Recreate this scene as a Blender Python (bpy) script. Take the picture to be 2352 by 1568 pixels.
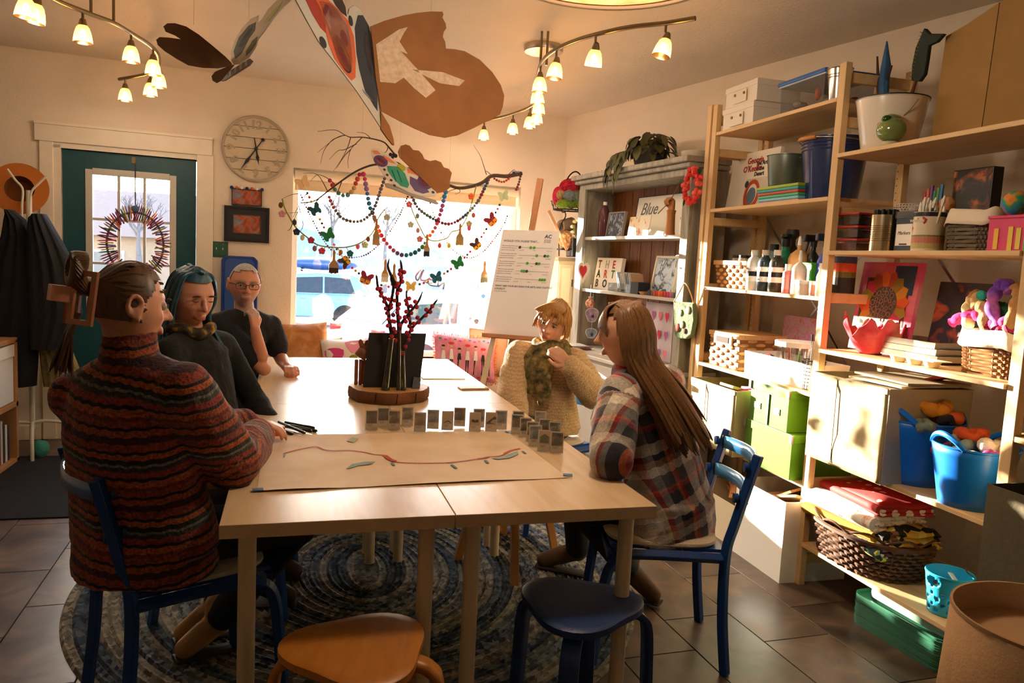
import bpy, bmesh, math, random
from math import sin, cos, pi, sqrt, radians
import numpy as np
from mathutils import Vector, Matrix
random.seed(7)
LS, AR = np.linspace, np.array
for o in list(bpy.data.objects): bpy.data.objects.remove(o)
SC = bpy.context.scene
C = SC.collection
# --- camera
CX, CY, F, H = 1176., 784., 1756.455, 1.42
def cam_axes(yaw, pitch, roll):
 f = AR([sin(yaw)*cos(pitch), cos(yaw)*cos(pitch), sin(pitch)])
 r = AR([cos(yaw), -sin(yaw), 0.]); u = np.cross(r, f)
 return r*cos(roll)+u*sin(roll), -r*sin(roll)+u*cos(roll), f
CR, CU, CF = cam_axes(0.2635771, -0.10373996, 0.05017656)
O = AR([0, 0, H])
cd = bpy.data.cameras.new('camera'); cam = bpy.data.objects.new('camera', cd); C.objects.link(cam)
cam.matrix_world = Matrix([[CR[0], CU[0], -CF[0], 0], [CR[1], CU[1], -CF[1], 0], [CR[2], CU[2], -CF[2], H], [0, 0, 0, 1]])
cd.sensor_width = 36; cd.lens = F/2352*36; cd.clip_start = .05; cd.clip_end = 400
SC.camera = cam
# --- light
SC.view_settings.view_transform = 'Standard'; SC.view_settings.look = 'None'
SC.view_settings.gamma = 1; SC.view_settings.use_curve_mapping = False
SC.view_settings.exposure = 0.6
SUN_S, SUN_DROP = .45, .132            # sunlight travels +x by S and down by DROP for each metre towards the room
sd = bpy.data.lights.new('sun', 'SUN'); sd.energy = 34; sd.angle = .009; sd.color = (1, .9, .74)
sun = bpy.data.objects.new('sun', sd); C.objects.link(sun)
sun.rotation_euler = Vector((SUN_S, -1, -SUN_DROP)).to_track_quat('-Z', 'Y').to_euler()
sun.location = (-8, 18, 6)
w = bpy.data.worlds.new('sky'); SC.world = w; w.use_nodes = True
nt = w.node_tree; bg = nt.nodes['Background']
sky = nt.nodes.new('ShaderNodeTexSky'); sky.sky_type = 'NISHITA'; sky.sun_disc = False
sky.sun_elevation = radians(24); sky.sun_rotation = math.atan2(-SUN_S, 1); sky.dust_density = 2.0
nt.links.new(sky.outputs[0], bg.inputs[0]); bg.inputs[1].default_value = 1.3
# --- pixel -> point
def ray(p):
 d = CF*F+CR*(p[0]-CX)-CU*(p[1]-CY); return d/np.linalg.norm(d)
def pz(px, py, z):                      # on the level z
 r = ray((px, py)); return O+r*(z-H)/r[2]
def pp(px, py, n, c):                   # on a plane
 r = ray((px, py)); n = AR(n, float); return O+r*(((AR(c, float)-O)@n)/(r@n))
def px_x(px, py, x): return pp(px, py, (1, 0, 0), (x, 0, 0))
def px_y(px, py, y): return pp(px, py, (0, 1, 0), (0, y, 0))
# --- materials
def lin(h):
 if not isinstance(h, str): return tuple(h)
 h = h.lstrip('#'); out = []
 for i in (0, 2, 4):
  c = int(h[i:i+2], 16)/255; out.append(c/12.92 if c <= .04045 else ((c+.055)/1.055)**2.4)
 return tuple(out)
MATS = {}
def N(t, typ, **kw):
 n = t.nodes.new(typ)
 for k, v in kw.items(): setattr(n, k, v)
 return n
def mat(col, rough=.6, metal=0., noise=.0, nscale=8., bump=0., bscale=60., spec=.5, name=None, stretch=None, rand=0., emis=0., alpha=None, sheen=0., coat=0.):
 """Principled material with noise-mottled colour, fine relief and optional per-object variation."""
 key = (col, rough, metal, noise, nscale, bump, bscale, spec, stretch, rand, emis, alpha, sheen, coat)
 if key in MATS: return MATS[key]
 m = bpy.data.materials.new(name or 'mat'); m.use_nodes = True; t = m.node_tree
 b = t.nodes['Principled BSDF']; c = lin(col)
 b.inputs['Roughness'].default_value = rough; b.inputs['Metallic'].default_value = metal
 b.inputs['Specular IOR Level'].default_value = spec; b.inputs['Base Color'].default_value = (*c, 1)
 if sheen: b.inputs['Sheen Weight'].default_value = sheen
 if coat: b.inputs['Coat Weight'].default_value = coat; b.inputs['Coat Roughness'].default_value = .15
 src = None
 if noise or bump:
  tc = N(t, 'ShaderNodeTexCoord'); mp = N(t, 'ShaderNodeMapping'); t.links.new(tc.outputs['Object'], mp.inputs[0])
  if stretch: mp.inputs['Scale'].default_value = stretch
 if noise:
  nz = N(t, 'ShaderNodeTexNoise'); nz.inputs['Scale'].default_value = nscale; nz.inputs['Detail'].default_value = 5
  t.links.new(mp.outputs[0], nz.inputs['Vector'])
  r = N(t, 'ShaderNodeMapRange'); r.inputs[1].default_value = .3; r.inputs[2].default_value = .7
  r.inputs[3].default_value = 1-noise; r.inputs[4].default_value = 1+noise*.6
  t.links.new(nz.outputs[0], r.inputs[0])
  mx = N(t, 'ShaderNodeVectorMath', operation='SCALE'); mx.inputs[0].default_value = c
  t.links.new(r.outputs[0], mx.inputs['Scale']); src = mx.outputs[0]
 if rand:
  oi = N(t, 'ShaderNodeObjectInfo'); r = N(t, 'ShaderNodeMapRange'); r.inputs[3].default_value = 1-rand; r.inputs[4].default_value = 1+rand
  t.links.new(oi.outputs['Random'], r.inputs[0])
  mx = N(t, 'ShaderNodeVectorMath', operation='SCALE')
  if src: t.links.new(src, mx.inputs[0])
  else: mx.inputs[0].default_value = c
  t.links.new(r.outputs[0], mx.inputs['Scale']); src = mx.outputs[0]
 if src: t.links.new(src, b.inputs['Base Color'])
 if bump:
  nb = N(t, 'ShaderNodeTexNoise'); nb.inputs['Scale'].default_value = bscale; nb.inputs['Detail'].default_value = 3
  t.links.new(mp.outputs[0], nb.inputs['Vector'])
  bn = N(t, 'ShaderNodeBump'); bn.inputs['Strength'].default_value = bump; bn.inputs['Distance'].default_value = .01
  t.links.new(nb.outputs[0], bn.inputs['Height']); t.links.new(bn.outputs[0], b.inputs['Normal'])
 if emis:
  b.inputs['Emission Color'].default_value = (*c, 1); b.inputs['Emission Strength'].default_value = emis
 if alpha is not None: b.inputs['Alpha'].default_value = alpha
 MATS[key] = m; return m
def glassmat(col='#ffffff', fac=.06, rough=.02, name='clear_glass', key=None):
 """thin clear sheet: mostly see-through, a little mirror"""
 k = ('glass', col, fac, rough)
 if k in MATS: return MATS[k]
 m = bpy.data.materials.new(name); m.use_nodes = True; t = m.node_tree; t.nodes.clear()
 out = N(t, 'ShaderNodeOutputMaterial'); mx = N(t, 'ShaderNodeMixShader'); tr = N(t, 'ShaderNodeBsdfTransparent'); gl = N(t, 'ShaderNodeBsdfGlossy')
 tr.inputs[0].default_value = (*lin(col), 1); gl.inputs['Roughness'].default_value = rough; mx.inputs[0].default_value = fac
 t.links.new(tr.outputs[0], mx.inputs[1]); t.links.new(gl.outputs[0], mx.inputs[2]); t.links.new(mx.outputs[0], out.inputs[0])
 MATS[k] = m; return m
def ramp_mat(name, vec, stops, rough=.6, kind='noise', scale=5., detail=4., dist=0., interp='LINEAR', bump=0., metal=0., bands='X', stretch=(1, 1, 1), spec=.5, wdir='BANDS'):
 """colour ramp driven by a noise / wave / voronoi texture"""
 m = bpy.data.materials.new(name); m.use_nodes = True; t = m.node_tree; b = t.nodes['Principled BSDF']
 b.inputs['Roughness'].default_value = rough; b.inputs['Metallic'].default_value = metal; b.inputs['Specular IOR Level'].default_value = spec
 tc = N(t, 'ShaderNodeTexCoord'); mp = N(t, 'ShaderNodeMapping'); mp.inputs['Scale'].default_value = stretch
 t.links.new(tc.outputs[vec], mp.inputs[0])
 if kind == 'noise':
  x = N(t, 'ShaderNodeTexNoise'); x.inputs['Detail'].default_value = detail; x.inputs['Distortion'].default_value = dist
 elif kind == 'wave':
  x = N(t, 'ShaderNodeTexWave'); x.wave_type = wdir; x.bands_direction = bands; x.inputs['Distortion'].default_value = dist; x.inputs['Detail'].default_value = detail
 else:
  x = N(t, 'ShaderNodeTexVoronoi')
 x.inputs['Scale'].default_value = scale; t.links.new(mp.outputs[0], x.inputs['Vector'])
 o = x.outputs['Color'] if kind == 'voronoi' else x.outputs[1 if kind == 'wave' else 0]
 cr = N(t, 'ShaderNodeValToRGB'); cr.color_ramp.interpolation = interp
 e = cr.color_ramp.elements
 while len(e) < len(stops): e.new(.5)
 for i, (p, c) in enumerate(stops): e[i].position = p; e[i].color = (*lin(c), 1)
 t.links.new(o, cr.inputs[0]); t.links.new(cr.outputs[0], b.inputs['Base Color'])
 if bump:
  bn = N(t, 'ShaderNodeBump'); bn.inputs['Strength'].default_value = bump; bn.inputs['Distance'].default_value = .01
  t.links.new(o, bn.inputs['Height']); t.links.new(bn.outputs[0], b.inputs['Normal'])
 return m
# --- mesh builder
def rotz(a): return AR([[cos(a), -sin(a), 0], [sin(a), cos(a), 0], [0, 0, 1]])
class MB:
 def __init__(s): s.v = []; s.f = []; s.m = []
 def add(s, vs, fs, mi=0):
  k = len(s.v); s.v += [tuple(map(float, p)) for p in vs]; s.f += [tuple(i+k for i in q) for q in fs]; s.m += [mi]*len(fs); return s
 def box(s, c, d, R=None, mi=0, taper=(1, 1)):
  c = AR(c, float); x, y, z = AR(d, float)/2; tx, ty = taper
  vs = [(-x, -y, -z), (x, -y, -z), (x, y, -z), (-x, y, -z), (-x*tx, -y*ty, z), (x*tx, -y*ty, z), (x*tx, y*ty, z), (-x*tx, y*ty, z)]
  if R is not None:
   if np.isscalar(R): R = rotz(R)
   vs = [R@AR(p) for p in vs]
  return s.add([c+AR(p) for p in vs], [(0, 3, 2, 1), (4, 5, 6, 7), (0, 1, 5, 4), (1, 2, 6, 5), (2, 3, 7, 6), (3, 0, 4, 7)], mi)
 def span(s, a, b, mi=0):
  a = AR(a, float); b = AR(b, float); return s.box((a+b)/2, np.abs(b-a), mi=mi)
 def bar(s, a, b, w, h, up=(0, 0, 1), mi=0):
  """rectangular bar from a to b; w across, h along 'up'"""
  a = AR(a, float); b = AR(b, float); d = b-a; L = np.linalg.norm(d); d = d/L
  up = AR(up, float); sx = np.cross(d, up)
  if np.linalg.norm(sx) < 1e-4: sx = np.cross(d, (1, 0, 0))
  sx /= np.linalg.norm(sx); u = np.cross(sx, d)
  q = [(-1, -1), (1, -1), (1, 1), (-1, 1)]
  vs = [e+sx*i*w/2+u*j*h/2 for e in (a, b) for i, j in q]
  return s.add(vs, [(0, 1, 2, 3), (7, 6, 5, 4), (0, 4, 5, 1), (1, 5, 6, 2), (2, 6, 7, 3), (3, 7, 4, 0)], mi)
 def tube(s, pts, r, n=8, cap=True, mi=0, flat=1., closed=False, up=None):
  pts = [AR(p, float) for p in pts]; k = len(pts); rs = r if hasattr(r, '__len__') else [r]*k
  t0 = None; vs = []; prev = None
  for i, p in enumerate(pts):
   d = (pts[(i+1) % k]-pts[i-1]) if closed else (pts[min(i+1, k-1)]-pts[max(i-1, 0)])
   d = d/(np.linalg.norm(d)+1e-12)
   if prev is None:
    a = AR(up if up is not None else ((0, 0, 1) if abs(d[2]) < .9 else (1, 0, 0)), float)
   else: a = prev
   a = a-d*(a@d); a /= (np.linalg.norm(a)+1e-12); prev = a; b = np.cross(d, a)
   for j in range(n):
    w = 2*pi*j/n; vs.append(p+(a*cos(w)*flat+b*sin(w))*rs[i])
  fs = [(i*n+j, i*n+(j+1) % n, ((i+1) % k)*n+(j+1) % n, ((i+1) % k)*n+j) for i in range(k if closed else k-1) for j in range(n)]
  if cap and not closed: fs += [tuple(range(n-1, -1, -1)), tuple((k-1)*n+j for j in range(n))]
  return s.add(vs, fs, mi)
 def lathe(s, prof, n=24, c=(0, 0, 0), sx=1., sy=1., cap0=True, cap1=True, mi=0, R=None):
  c = AR(c, float); vs = []
  for r, z in prof:
   for j in range(n):
    a = 2*pi*j/n; p = AR([r*cos(a)*sx, r*sin(a)*sy, z])
    vs.append(c+(R@p if R is not None else p))
  k = len(prof)
  fs = [(i*n+j, i*n+(j+1) % n, (i+1)*n+(j+1) % n, (i+1)*n+j) for i in range(k-1) for j in range(n)]
  if cap0: fs.append(tuple(range(n-1, -1, -1)))
  if cap1: fs.append(tuple((k-1)*n+j for j in range(n)))
  return s.add(vs, fs, mi)
 def ball(s, c, r, n=10, m=6, mi=0, R=None):
  r = AR(r if hasattr(r, '__len__') else (r, r, r), float); c = AR(c, float)
  vs = [(0, 0, -1)]
  for i in range(1, m):
   b = -pi/2+pi*i/m
   vs += [(cos(b)*cos(2*pi*j/n), cos(b)*sin(2*pi*j/n), sin(b)) for j in range(n)]
  vs.append((0, 0, 1)); L = len(vs)-1
  fs = [(0, 1+(j+1) % n, 1+j) for j in range(n)]
  for i in range(m-2): fs += [(1+i*n+j, 1+i*n+(j+1) % n, 1+(i+1)*n+(j+1) % n, 1+(i+1)*n+j) for j in range(n)]
  fs += [(L, 1+(m-2)*n+j, 1+(m-2)*n+(j+1) % n) for j in range(n)]
  q = [AR(p)*r for p in vs]
  if R is not None: q = [R@p for p in q]
  return s.add([c+p for p in q], fs, mi)
 def poly(s, pts, off, mi=0):
  """closed outline of 3-D points extruded by the vector off"""
  pts = [AR(p, float) for p in pts]; k = len(pts); off = AR(off, float)
  return s.add(pts+[p+off for p in pts], [tuple(range(k-1, -1, -1)), tuple(range(k, 2*k))]+[(i, (i+1) % k, k+(i+1) % k, k+i) for i in range(k)], mi)
 def grid(s, P, mi=0, closed_u=False):
  """P[i][j] points"""
  a, b = len(P), len(P[0]); vs = [q for row in P for q in row]
  fs = [(i*b+j, i*b+(j+1) % b, ((i+1) % a)*b+(j+1) % b, ((i+1) % a)*b+j) for i in range(a-1) for j in range(b if closed_u else b-1)]
  return s.add(vs, fs, mi)
 def build(s, name, m, parent=None, smooth=False, bevel=0., loc=None, solid=0., sub=0, fix=True):
  me = bpy.data.meshes.new(name); me.from_pydata(s.v, [], s.f); me.update()
  ms = m if isinstance(m, (list, tuple)) else [m]
  for q in ms: me.materials.append(q)
  if len(ms) > 1: me.polygons.foreach_set('material_index', s.m)
  if fix:
   bm = bmesh.new(); bm.from_mesh(me); bmesh.ops.recalc_face_normals(bm, faces=bm.faces); bm.to_mesh(me); bm.free()
  if smooth:
   me.polygons.foreach_set('use_smooth', [True]*len(me.polygons))
   try: me.set_sharp_from_angle(angle=radians(smooth if smooth is not True else 40))
   except Exception: pass
  o = bpy.data.objects.new(name, me); C.objects.link(o)
  if loc is not None: o.location = loc
  if parent is not None: o.parent = parent
  if bevel:
   b = o.modifiers.new('bevel', 'BEVEL'); b.width = bevel; b.segments = 2; b.limit_method = 'ANGLE'
  if solid:
   b = o.modifiers.new('solid', 'SOLIDIFY'); b.thickness = solid; b.offset = 0
  if sub:
   b = o.modifiers.new('sub', 'SUBSURF'); b.levels = sub; b.render_levels = sub
  return o
def tag(o, label=None, cat=None, group=None, kind=None):
 if label: o['label'] = label
 if cat: o['category'] = cat
 if group: o['group'] = group
 if kind: o['kind'] = kind
 return o
def thing(name, label, cat, loc=(0, 0, 0), rz=0., group=None, kind=None):
 o = bpy.data.objects.new(name, None); C.objects.link(o); o.location = tuple(map(float, loc)); o.rotation_euler = (0, 0, rz); o.empty_display_size = .05
 return tag(o, label, cat, group, kind)
def dup(root, loc=None, rz=None, label=None, group=None):
 def cp(o, par):
  c = o.copy(); C.objects.link(c); c.parent = par
  for ch in o.children: cp(ch, c)
  return c
 r = cp(root, None)
 if loc is not None: r.location = tuple(map(float, loc))
 if rz is not None: r.rotation_euler = (0, 0, rz)
 if label: r['label'] = label
 if group: r['group'] = group
 return r
def text_mesh(name, body, m, size, parent, M, align='LEFT', bold=0., shear=0., thick=.0006, spacing=1.):
 """lettering as thin solid glyphs placed by matrix M (x right, y up)"""
 cu = bpy.data.curves.new(name, 'FONT'); cu.body = body; cu.size = size; cu.align_x = align; cu.extrude = thick; cu.offset = bold; cu.shear = shear
 cu.resolution_u = 2; cu.space_character = spacing
 o = bpy.data.objects.new(name+'_tmp', cu); C.objects.link(o)
 dg = bpy.context.evaluated_depsgraph_get(); me = bpy.data.meshes.new_from_object(o.evaluated_get(dg)); bpy.data.objects.remove(o)
 me.name = name; me.materials.clear(); me.materials.append(m)
 me.transform(M)
 q = bpy.data.objects.new(name, me); C.objects.link(q)
 if parent is not None: q.parent = parent
 return q
def frame(o, x, y, z=None):
 """4x4 with columns x, y, z at origin o"""
 x = Vector(x).normalized(); y = Vector(y).normalized(); z = Vector(z).normalized() if z is not None else x.cross(y)
 return Matrix(((x[0], y[0], z[0], o[0]), (x[1], y[1], z[1], o[1]), (x[2], y[2], z[2], o[2]), (0, 0, 0, 1)))
def catmull(P, n=8, closed=False):
 P = [AR(p, float) for p in P]; k = len(P); out = []
 for i in range(k if closed else k-1):
  a, b, c, d = (P[(i-1) % k], P[i], P[(i+1) % k], P[(i+2) % k]) if closed else (P[max(i-1, 0)], P[i], P[i+1], P[min(i+2, k-1)])
  for j in range(n):
   t = j/n; out.append(.5*((2*b)+(-a+c)*t+(2*a-5*b+4*c-d)*t*t+(-a+3*b-3*c+d)*t**3))
 if not closed: out.append(P[-1])
 return out
# common materials
PINE = ramp_mat('pine', 'Object', [(0, '#b98a52'), (.45, '#d8b27c'), (1, '#e6c999')], rough=.55, kind='noise', scale=3.2, detail=6, dist=1.2, stretch=(6, .8, 6))
PINEV = ramp_mat('pine_upright', 'Object', [(0, '#b98a52'), (.45, '#d6b07a'), (1, '#e4c695')], rough=.55, kind='noise', scale=3.2, detail=6, dist=1.2, stretch=(7, 7, .8))
BLACK = mat('#0c0c0d', .5); WHITE = mat('#efece6', .5); WALLM = mat('#e2d3be', .85, noise=.05, nscale=3, bump=.25, bscale=90, name='painted_plaster')
CREAMTRIM = mat('#e9dcc6', .55, noise=.04, nscale=12, name='trim_paint')
STEEL = mat('#b9b4ab', .28, metal=1.); DARKIRON = mat('#15120f', .5, metal=.4); BRASS = mat('#b08a4c', .3, metal=1.)
GLASS = glassmat()
# --- room shell
WA = radians(6.5); W0 = AR([-.37, 6.17, 0.]); WT = AR([cos(WA), sin(WA), 0]); WN = AR([sin(WA), -cos(WA), 0])   # along the wall; into the room
def wpt(s, d, z): return W0+WT*s+WN*d+AR([0, 0, z])
def wpx(px, py, d=0.):
 """pixel -> (s, z) on the plane d metres in front of the back wall"""
 q = pp(px, py, WN, W0+WN*d); return float((q-W0)@WT), float(q[2])
RWT = rotz(WA)
def wbox(b, s0, s1, d0, d1, z0, z1, mi=0):
 return b.box(wpt((s0+s1)/2, (d0+d1)/2, (z0+z1)/2), (abs(s1-s0), abs(d1-d0), abs(z1-z0)), RWT, mi)
CEIL = 2.68
DL, DR, DT = wpx(140, 341)[0], wpx(452, 363)[0], 2.045      # door opening
WL, WR, WTOP, WBOT = wpx(674, 380)[0], wpx(1197, 437)[0], 2.055, .58
SCORN = 2.53                                               # s of the right-hand corner
CORNER = wpt(SCORN, 0, 0)
def struct(o): o['kind'] = 'structure'; return o
b = MB()
for s0, s1, z0, z1 in [(-3.0, DL, 0, CEIL), (DL, DR, DT, CEIL), (DR, WL, 0, CEIL), (WL, WR, WTOP, CEIL), (WL, WR, 0, WBOT), (WR, SCORN+.3, 0, CEIL)]:
 wbox(b, s0, s1, 0, -.16, z0, z1)
struct(b.build('wall_back', WALLM))
# right wall
RA = radians(12.8); RD = AR([sin(RA), -cos(RA), 0]); RNI = AR([-cos(RA), -sin(RA), 0])
b = MB(); L = 9.6; c = CORNER+RD*(L/2-.2)-RNI*.06
b.box(c+AR([0, 0, CEIL/2]), (.12, L, CEIL), rotz(RA)); struct(b.build('wall_right', WALLM))
b = MB(); b.span((-3.42, -2.7, 0), (-3.3, 6.2, CEIL)); struct(b.build('wall_left', WALLM))
b = MB(); b.span((-3.42, -2.82, 0), (4.6, -2.7, CEIL)); struct(b.build('wall_front', WALLM))
CEILM = mat('#d8cab5', .85, noise=.05, nscale=2, bump=.25, bscale=70, name='ceiling_paint')
b = MB(); b.poly([(-3.42, -2.82, CEIL), (4.7, -2.82, CEIL), (4.7, 1, CEIL), tuple(CORNER+AR([.5, .35, CEIL])), tuple(wpt(-3.1, -.2, CEIL))], (0, 0, .12)); struct(b.build('ceiling', CEILM))
# floor: grout bed + staggered slate-look tiles
floor = MB().span((-3.42, -2.8, -.06), (4.6, 6.9, -.006)).build('floor', mat('#2a221c', .8, noise=.2)); struct(floor)
TILEM = bpy.data.materials.new('slate_tile'); TILEM.use_nodes = True
def _tile():
 t = TILEM.node_tree; bs = t.nodes['Principled BSDF']; tc = N(t, 'ShaderNodeTexCoord'); oi = N(t, 'ShaderNodeObjectInfo')
 ad = N(t, 'ShaderNodeVectorMath', operation='ADD'); sc = N(t, 'ShaderNodeVectorMath', operation='SCALE'); sc.inputs['Scale'].default_value = 3
 t.links.new(oi.outputs['Location'], sc.inputs[0]); t.links.new(tc.outputs['Object'], ad.inputs[0]); t.links.new(sc.outputs[0], ad.inputs[1])
 nz = N(t, 'ShaderNodeTexNoise'); nz.inputs['Scale'].default_value = 4.5; nz.inputs['Detail'].default_value = 7; nz.inputs['Distortion'].default_value = .8
 t.links.new(ad.outputs[0], nz.inputs['Vector'])
 cr = N(t, 'ShaderNodeValToRGB'); e = cr.color_ramp.elements; e[0].position = .32; e[0].color = (*lin('#3a2f28'), 1); e[1].position = .72; e[1].color = (*lin('#80674f'), 1)
 k = e.new(.5); k.color = (*lin('#5a4738'), 1)
 t.links.new(nz.outputs[0], cr.inputs[0])
 r = N(t, 'ShaderNodeMapRange'); r.inputs[3].default_value = .75; r.inputs[4].default_value = 1.15; t.links.new(oi.outputs['Random'], r.inputs[0])
 mx = N(t, 'ShaderNodeVectorMath', operation='SCALE'); t.links.new(cr.outputs[0], mx.inputs[0]); t.links.new(r.outputs[0], mx.inputs['Scale'])
 t.links.new(mx.outputs[0], bs.inputs['Base Color'])
 rr = N(t, 'ShaderNodeMapRange'); rr.inputs[3].default_value = .26; rr.inputs[4].default_value = .5; t.links.new(nz.outputs[0], rr.inputs[0]); t.links.new(rr.outputs[0], bs.inputs['Roughness'])
 bn = N(t, 'ShaderNodeBump'); bn.inputs['Strength'].default_value = .12; bn.inputs['Distance'].default_value = .01; t.links.new(nz.outputs[0], bn.inputs['Height']); t.links.new(bn.outputs[0], bs.inputs['Normal'])
_tile()
TW, TL, TA = .3045, .609, radians(2.6)
tb = MB(); g = .0018; x, y = TW/2-g, TL/2-g
tb.add([(-x, -y, -.008), (x, -y, -.008), (x, y, -.008), (-x, y, -.008), (-x, -y, -.0015), (x, -y, -.0015), (x, y, -.0015), (-x, y, -.0015), (-x+.0015, -y+.0015, 0), (x-.0015, -y+.0015, 0), (x-.0015, y-.0015, 0), (-x+.0015, y-.0015, 0)],
       [(0, 3, 2, 1), (0, 1, 5, 4), (1, 2, 6, 5), (2, 3, 7, 6), (3, 0, 4, 7), (4, 5, 9, 8), (5, 6, 10, 9), (6, 7, 11, 10), (7, 4, 8, 11), (8, 9, 10, 11)])
tile0 = tb.build('tile', TILEM, floor)
me0 = tile0.data; first = True
T0 = AR([1.745, 2.477]); ex = AR([cos(TA), sin(TA)]); ey = AR([-sin(TA), cos(TA)])
for i in range(-16, 9):
 for j in range(-6, 9):
  q = T0+ex*(i+.5)*TW+ey*(j+.5+(.5 if i % 2 else 0)*.8)*TL
  if not (-3.2 < q[0] < 3.3 and -.4 < q[1]) or (AR([q[0], q[1], 0])-W0)@WN < -.1 or (AR([q[0], q[1], 0])-CORNER)@RNI < -.1: continue
  if q[1] < .9 and (q[0] < -1.4 or q[0] > 2.6): continue
  o = tile0 if first else bpy.data.objects.new('tile', me0)
  if not first: C.objects.link(o); o.parent = floor
  first = False; o.location = (q[0], q[1], 0); o.rotation_euler = (0, 0, TA)
# baseboards
b = MB(); wbox(b, -3.0, DL-.14, 0, .014, 0, .1); wbox(b, DR+.14, SCORN-.02, 0, .014, 0, .1); struct(b.build('baseboard_back', CREAMTRIM))
b = MB(); b.box(CORNER+RD*4+RNI*.008+AR([0, 0, .05]), (.014, 7.6, .1), rotz(RA)); struct(b.build('baseboard_right', CREAMTRIM))
# door casing
hx0, hx1 = wpx(80, 279)[0], wpx(488, 318)[0]; hz0, hz1 = wpx(81, 322)[1], wpx(80, 279)[1]
tr = thing('trim_1', 'cream painted casing around the teal door', None, kind='structure')
b = MB(); wbox(b, hx0, hx1, 0, .03, hz0, hz1); b.build('head_board', CREAMTRIM, tr, bevel=.003)
b = MB(); wbox(b, hx0, hx1, 0, .042, hz1-.012, hz1+.006); b.build('cap_moulding', CREAMTRIM, tr)
for a0, a1 in ((wpx(92, 400)[0], DL-.045), (DR, DR+.115)):
 b = MB(); wbox(b, a0, a1, 0, .022, 0, hz0); b.build('side_board', CREAMTRIM, tr, bevel=.003)
b = MB(); wbox(b, DL-.045, DL, .012, -.16, 0, DT+.02); wbox(b, DR, DR+.02, .005, -.16, 0, DT+.02); wbox(b, DL-.045, DR+.02, .012, -.16, DT, DT+.045); b.build('jamb', CREAMTRIM, tr)
# door with nine lights
TEAL = mat('#0f4a52', .45, noise=.12, nscale=20, name='teal_door_paint')
door = thing('door_1', 'teal painted door with a nine-pane window', None, kind='structure')
g0, g1 = wpx(200, 388, -.03)[0], wpx(402, 404, -.03)[0]; gz1 = wpx(200, 388, -.03)[1]; gz0 = gz1-1.0
b = MB()
for s0, s1, z0, z1 in [(DL+.004, g0, .01, DT-.004), (g1, DR-.004, .01, DT-.004), (g0, g1, gz1, DT-.004), (g0, g1, .01, gz0)]: wbox(b, s0, s1, -.02, -.062, z0, z1)
b.build('door_slab', TEAL, door)
b = MB(); t = .035
for s0, s1, z0, z1 in [(g0-.01, g0+t, gz0, gz1), (g1-t, g1+.01, gz0, gz1), (g0+t, g1-t, gz1-t, gz1+.01), (g0+t, g1-t, gz0-.01, gz0+t)]: wbox(b, s0, s1, -.008, -.05, z0, z1)
b.build('glazing_frame', mat('#c9c3b4', .5), door, bevel=.003)
for i in (1, 2):
 s = g0+t+(g1-g0-2*t)*i/3; b = MB(); wbox(b, s-.009, s+.009, -.014, -.045, gz0+t, gz1-t); b.build('muntin', mat('#c9c3b4', .5), door)
 z = gz0+t+(gz1-gz0-2*t)*i/3; b = MB(); wbox(b, g0+t, g1-t, -.0145, -.0445, z-.009, z+.009); b.build('muntin', mat('#c9c3b4', .5), door)
for i in range(3):
 for j in range(3):
  a0 = g0+t+(g1-g0-2*t)*i/3+.006; a1 = g0+t+(g1-g0-2*t)*(i+1)/3-.006; z0 = gz0+t+(gz1-gz0-2*t)*j/3+.006; z1 = gz0+t+(gz1-gz0-2*t)*(j+1)/3-.006
  b = MB(); wbox(b, a0, a1, -.027, -.031, z0, z1); b.build('pane', GLASS, door)
b = MB(); wbox(b, DL+.04, DR-.04, -.019, -.0225, .12, .3); b.build('kick_plate', BRASS, door)
b = MB(); p = wpt(DR-.07, .02, 1.0); b.ball(p, .03); b.tube([wpt(DR-.07, -.02, 1.0), p], .012); b.build('door_knob', BRASS, door, smooth=True)
for z in (1.78, 1.05, .25): b = MB(); b.tube([wpt(DL-.006, -.012, z-.045), wpt(DL-.006, -.012, z+.045)], .008); b.build('hinge', BRASS, door)
b = MB(); q = wpx(307, 368, -.02); wbox(b, q[0]-.012, q[0]+.012, -.0195, -.012, q[1]-.022, q[1]+.022); b.build('hook_plate', mat('#6b5a34', .4, metal=.8), door)
# picture window
win = thing('window_1', 'large picture window with its cream blind rolled up', None, kind='structure')
VIN = mat('#f0ece2', .45)
b = MB(); t = .05
for s0, s1, z0, z1 in [(WL, WL+t, WBOT, WTOP), (WR-t, WR, WBOT, WTOP), (WL+t, WR-t, WTOP-t, WTOP), (WL+t, WR-t, WBOT, WBOT+t)]: wbox(b, s0, s1, -.09, -.15, z0, z1)
b.build('window_frame', VIN, win, bevel=.004)
b = MB(); wbox(b, WL+t-.005, WR-t+.005, -.12, -.125, WBOT+t-.005, WTOP-t+.005); b.build('pane', GLASS, win)
b = MB(); wbox(b, WL-.03, WR+.03, .06, -.10, WBOT-.03, WBOT); b.build('window_sill', CREAMTRIM, win, bevel=.004)
b = MB(); q0, q1 = wpt(WL+.015, -.045, WTOP-.05), wpt(WR-.015, -.045, WTOP-.05); b.tube([q0, q1], .034, 14); b.build('blind_roll', mat('#e9d9bb', .8, bump=.2, bscale=200), win, smooth=True)
b = MB(); wbox(b, WL+.02, WR-.02, -.058, -.0595, WTOP-.15, WTOP-.06); wbox(b, WL+.02, WR-.02, -.053, -.065, WTOP-.165, WTOP-.147); b.build('blind_cloth', mat('#e0cba5', .9), win)
b = MB()
for k in range(16):
 z = WTOP-.1-k*.075; b.tube([wpt(WL+.035+.004*sin(k*2.1), -.04, z), wpt(WL+.035+.004*sin(k*2.1+2.1), -.04, z-.075)], .0022, 5); b.ball(wpt(WL+.035+.004*sin(k*2.1), -.04, z), .005, 6, 4)
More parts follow.
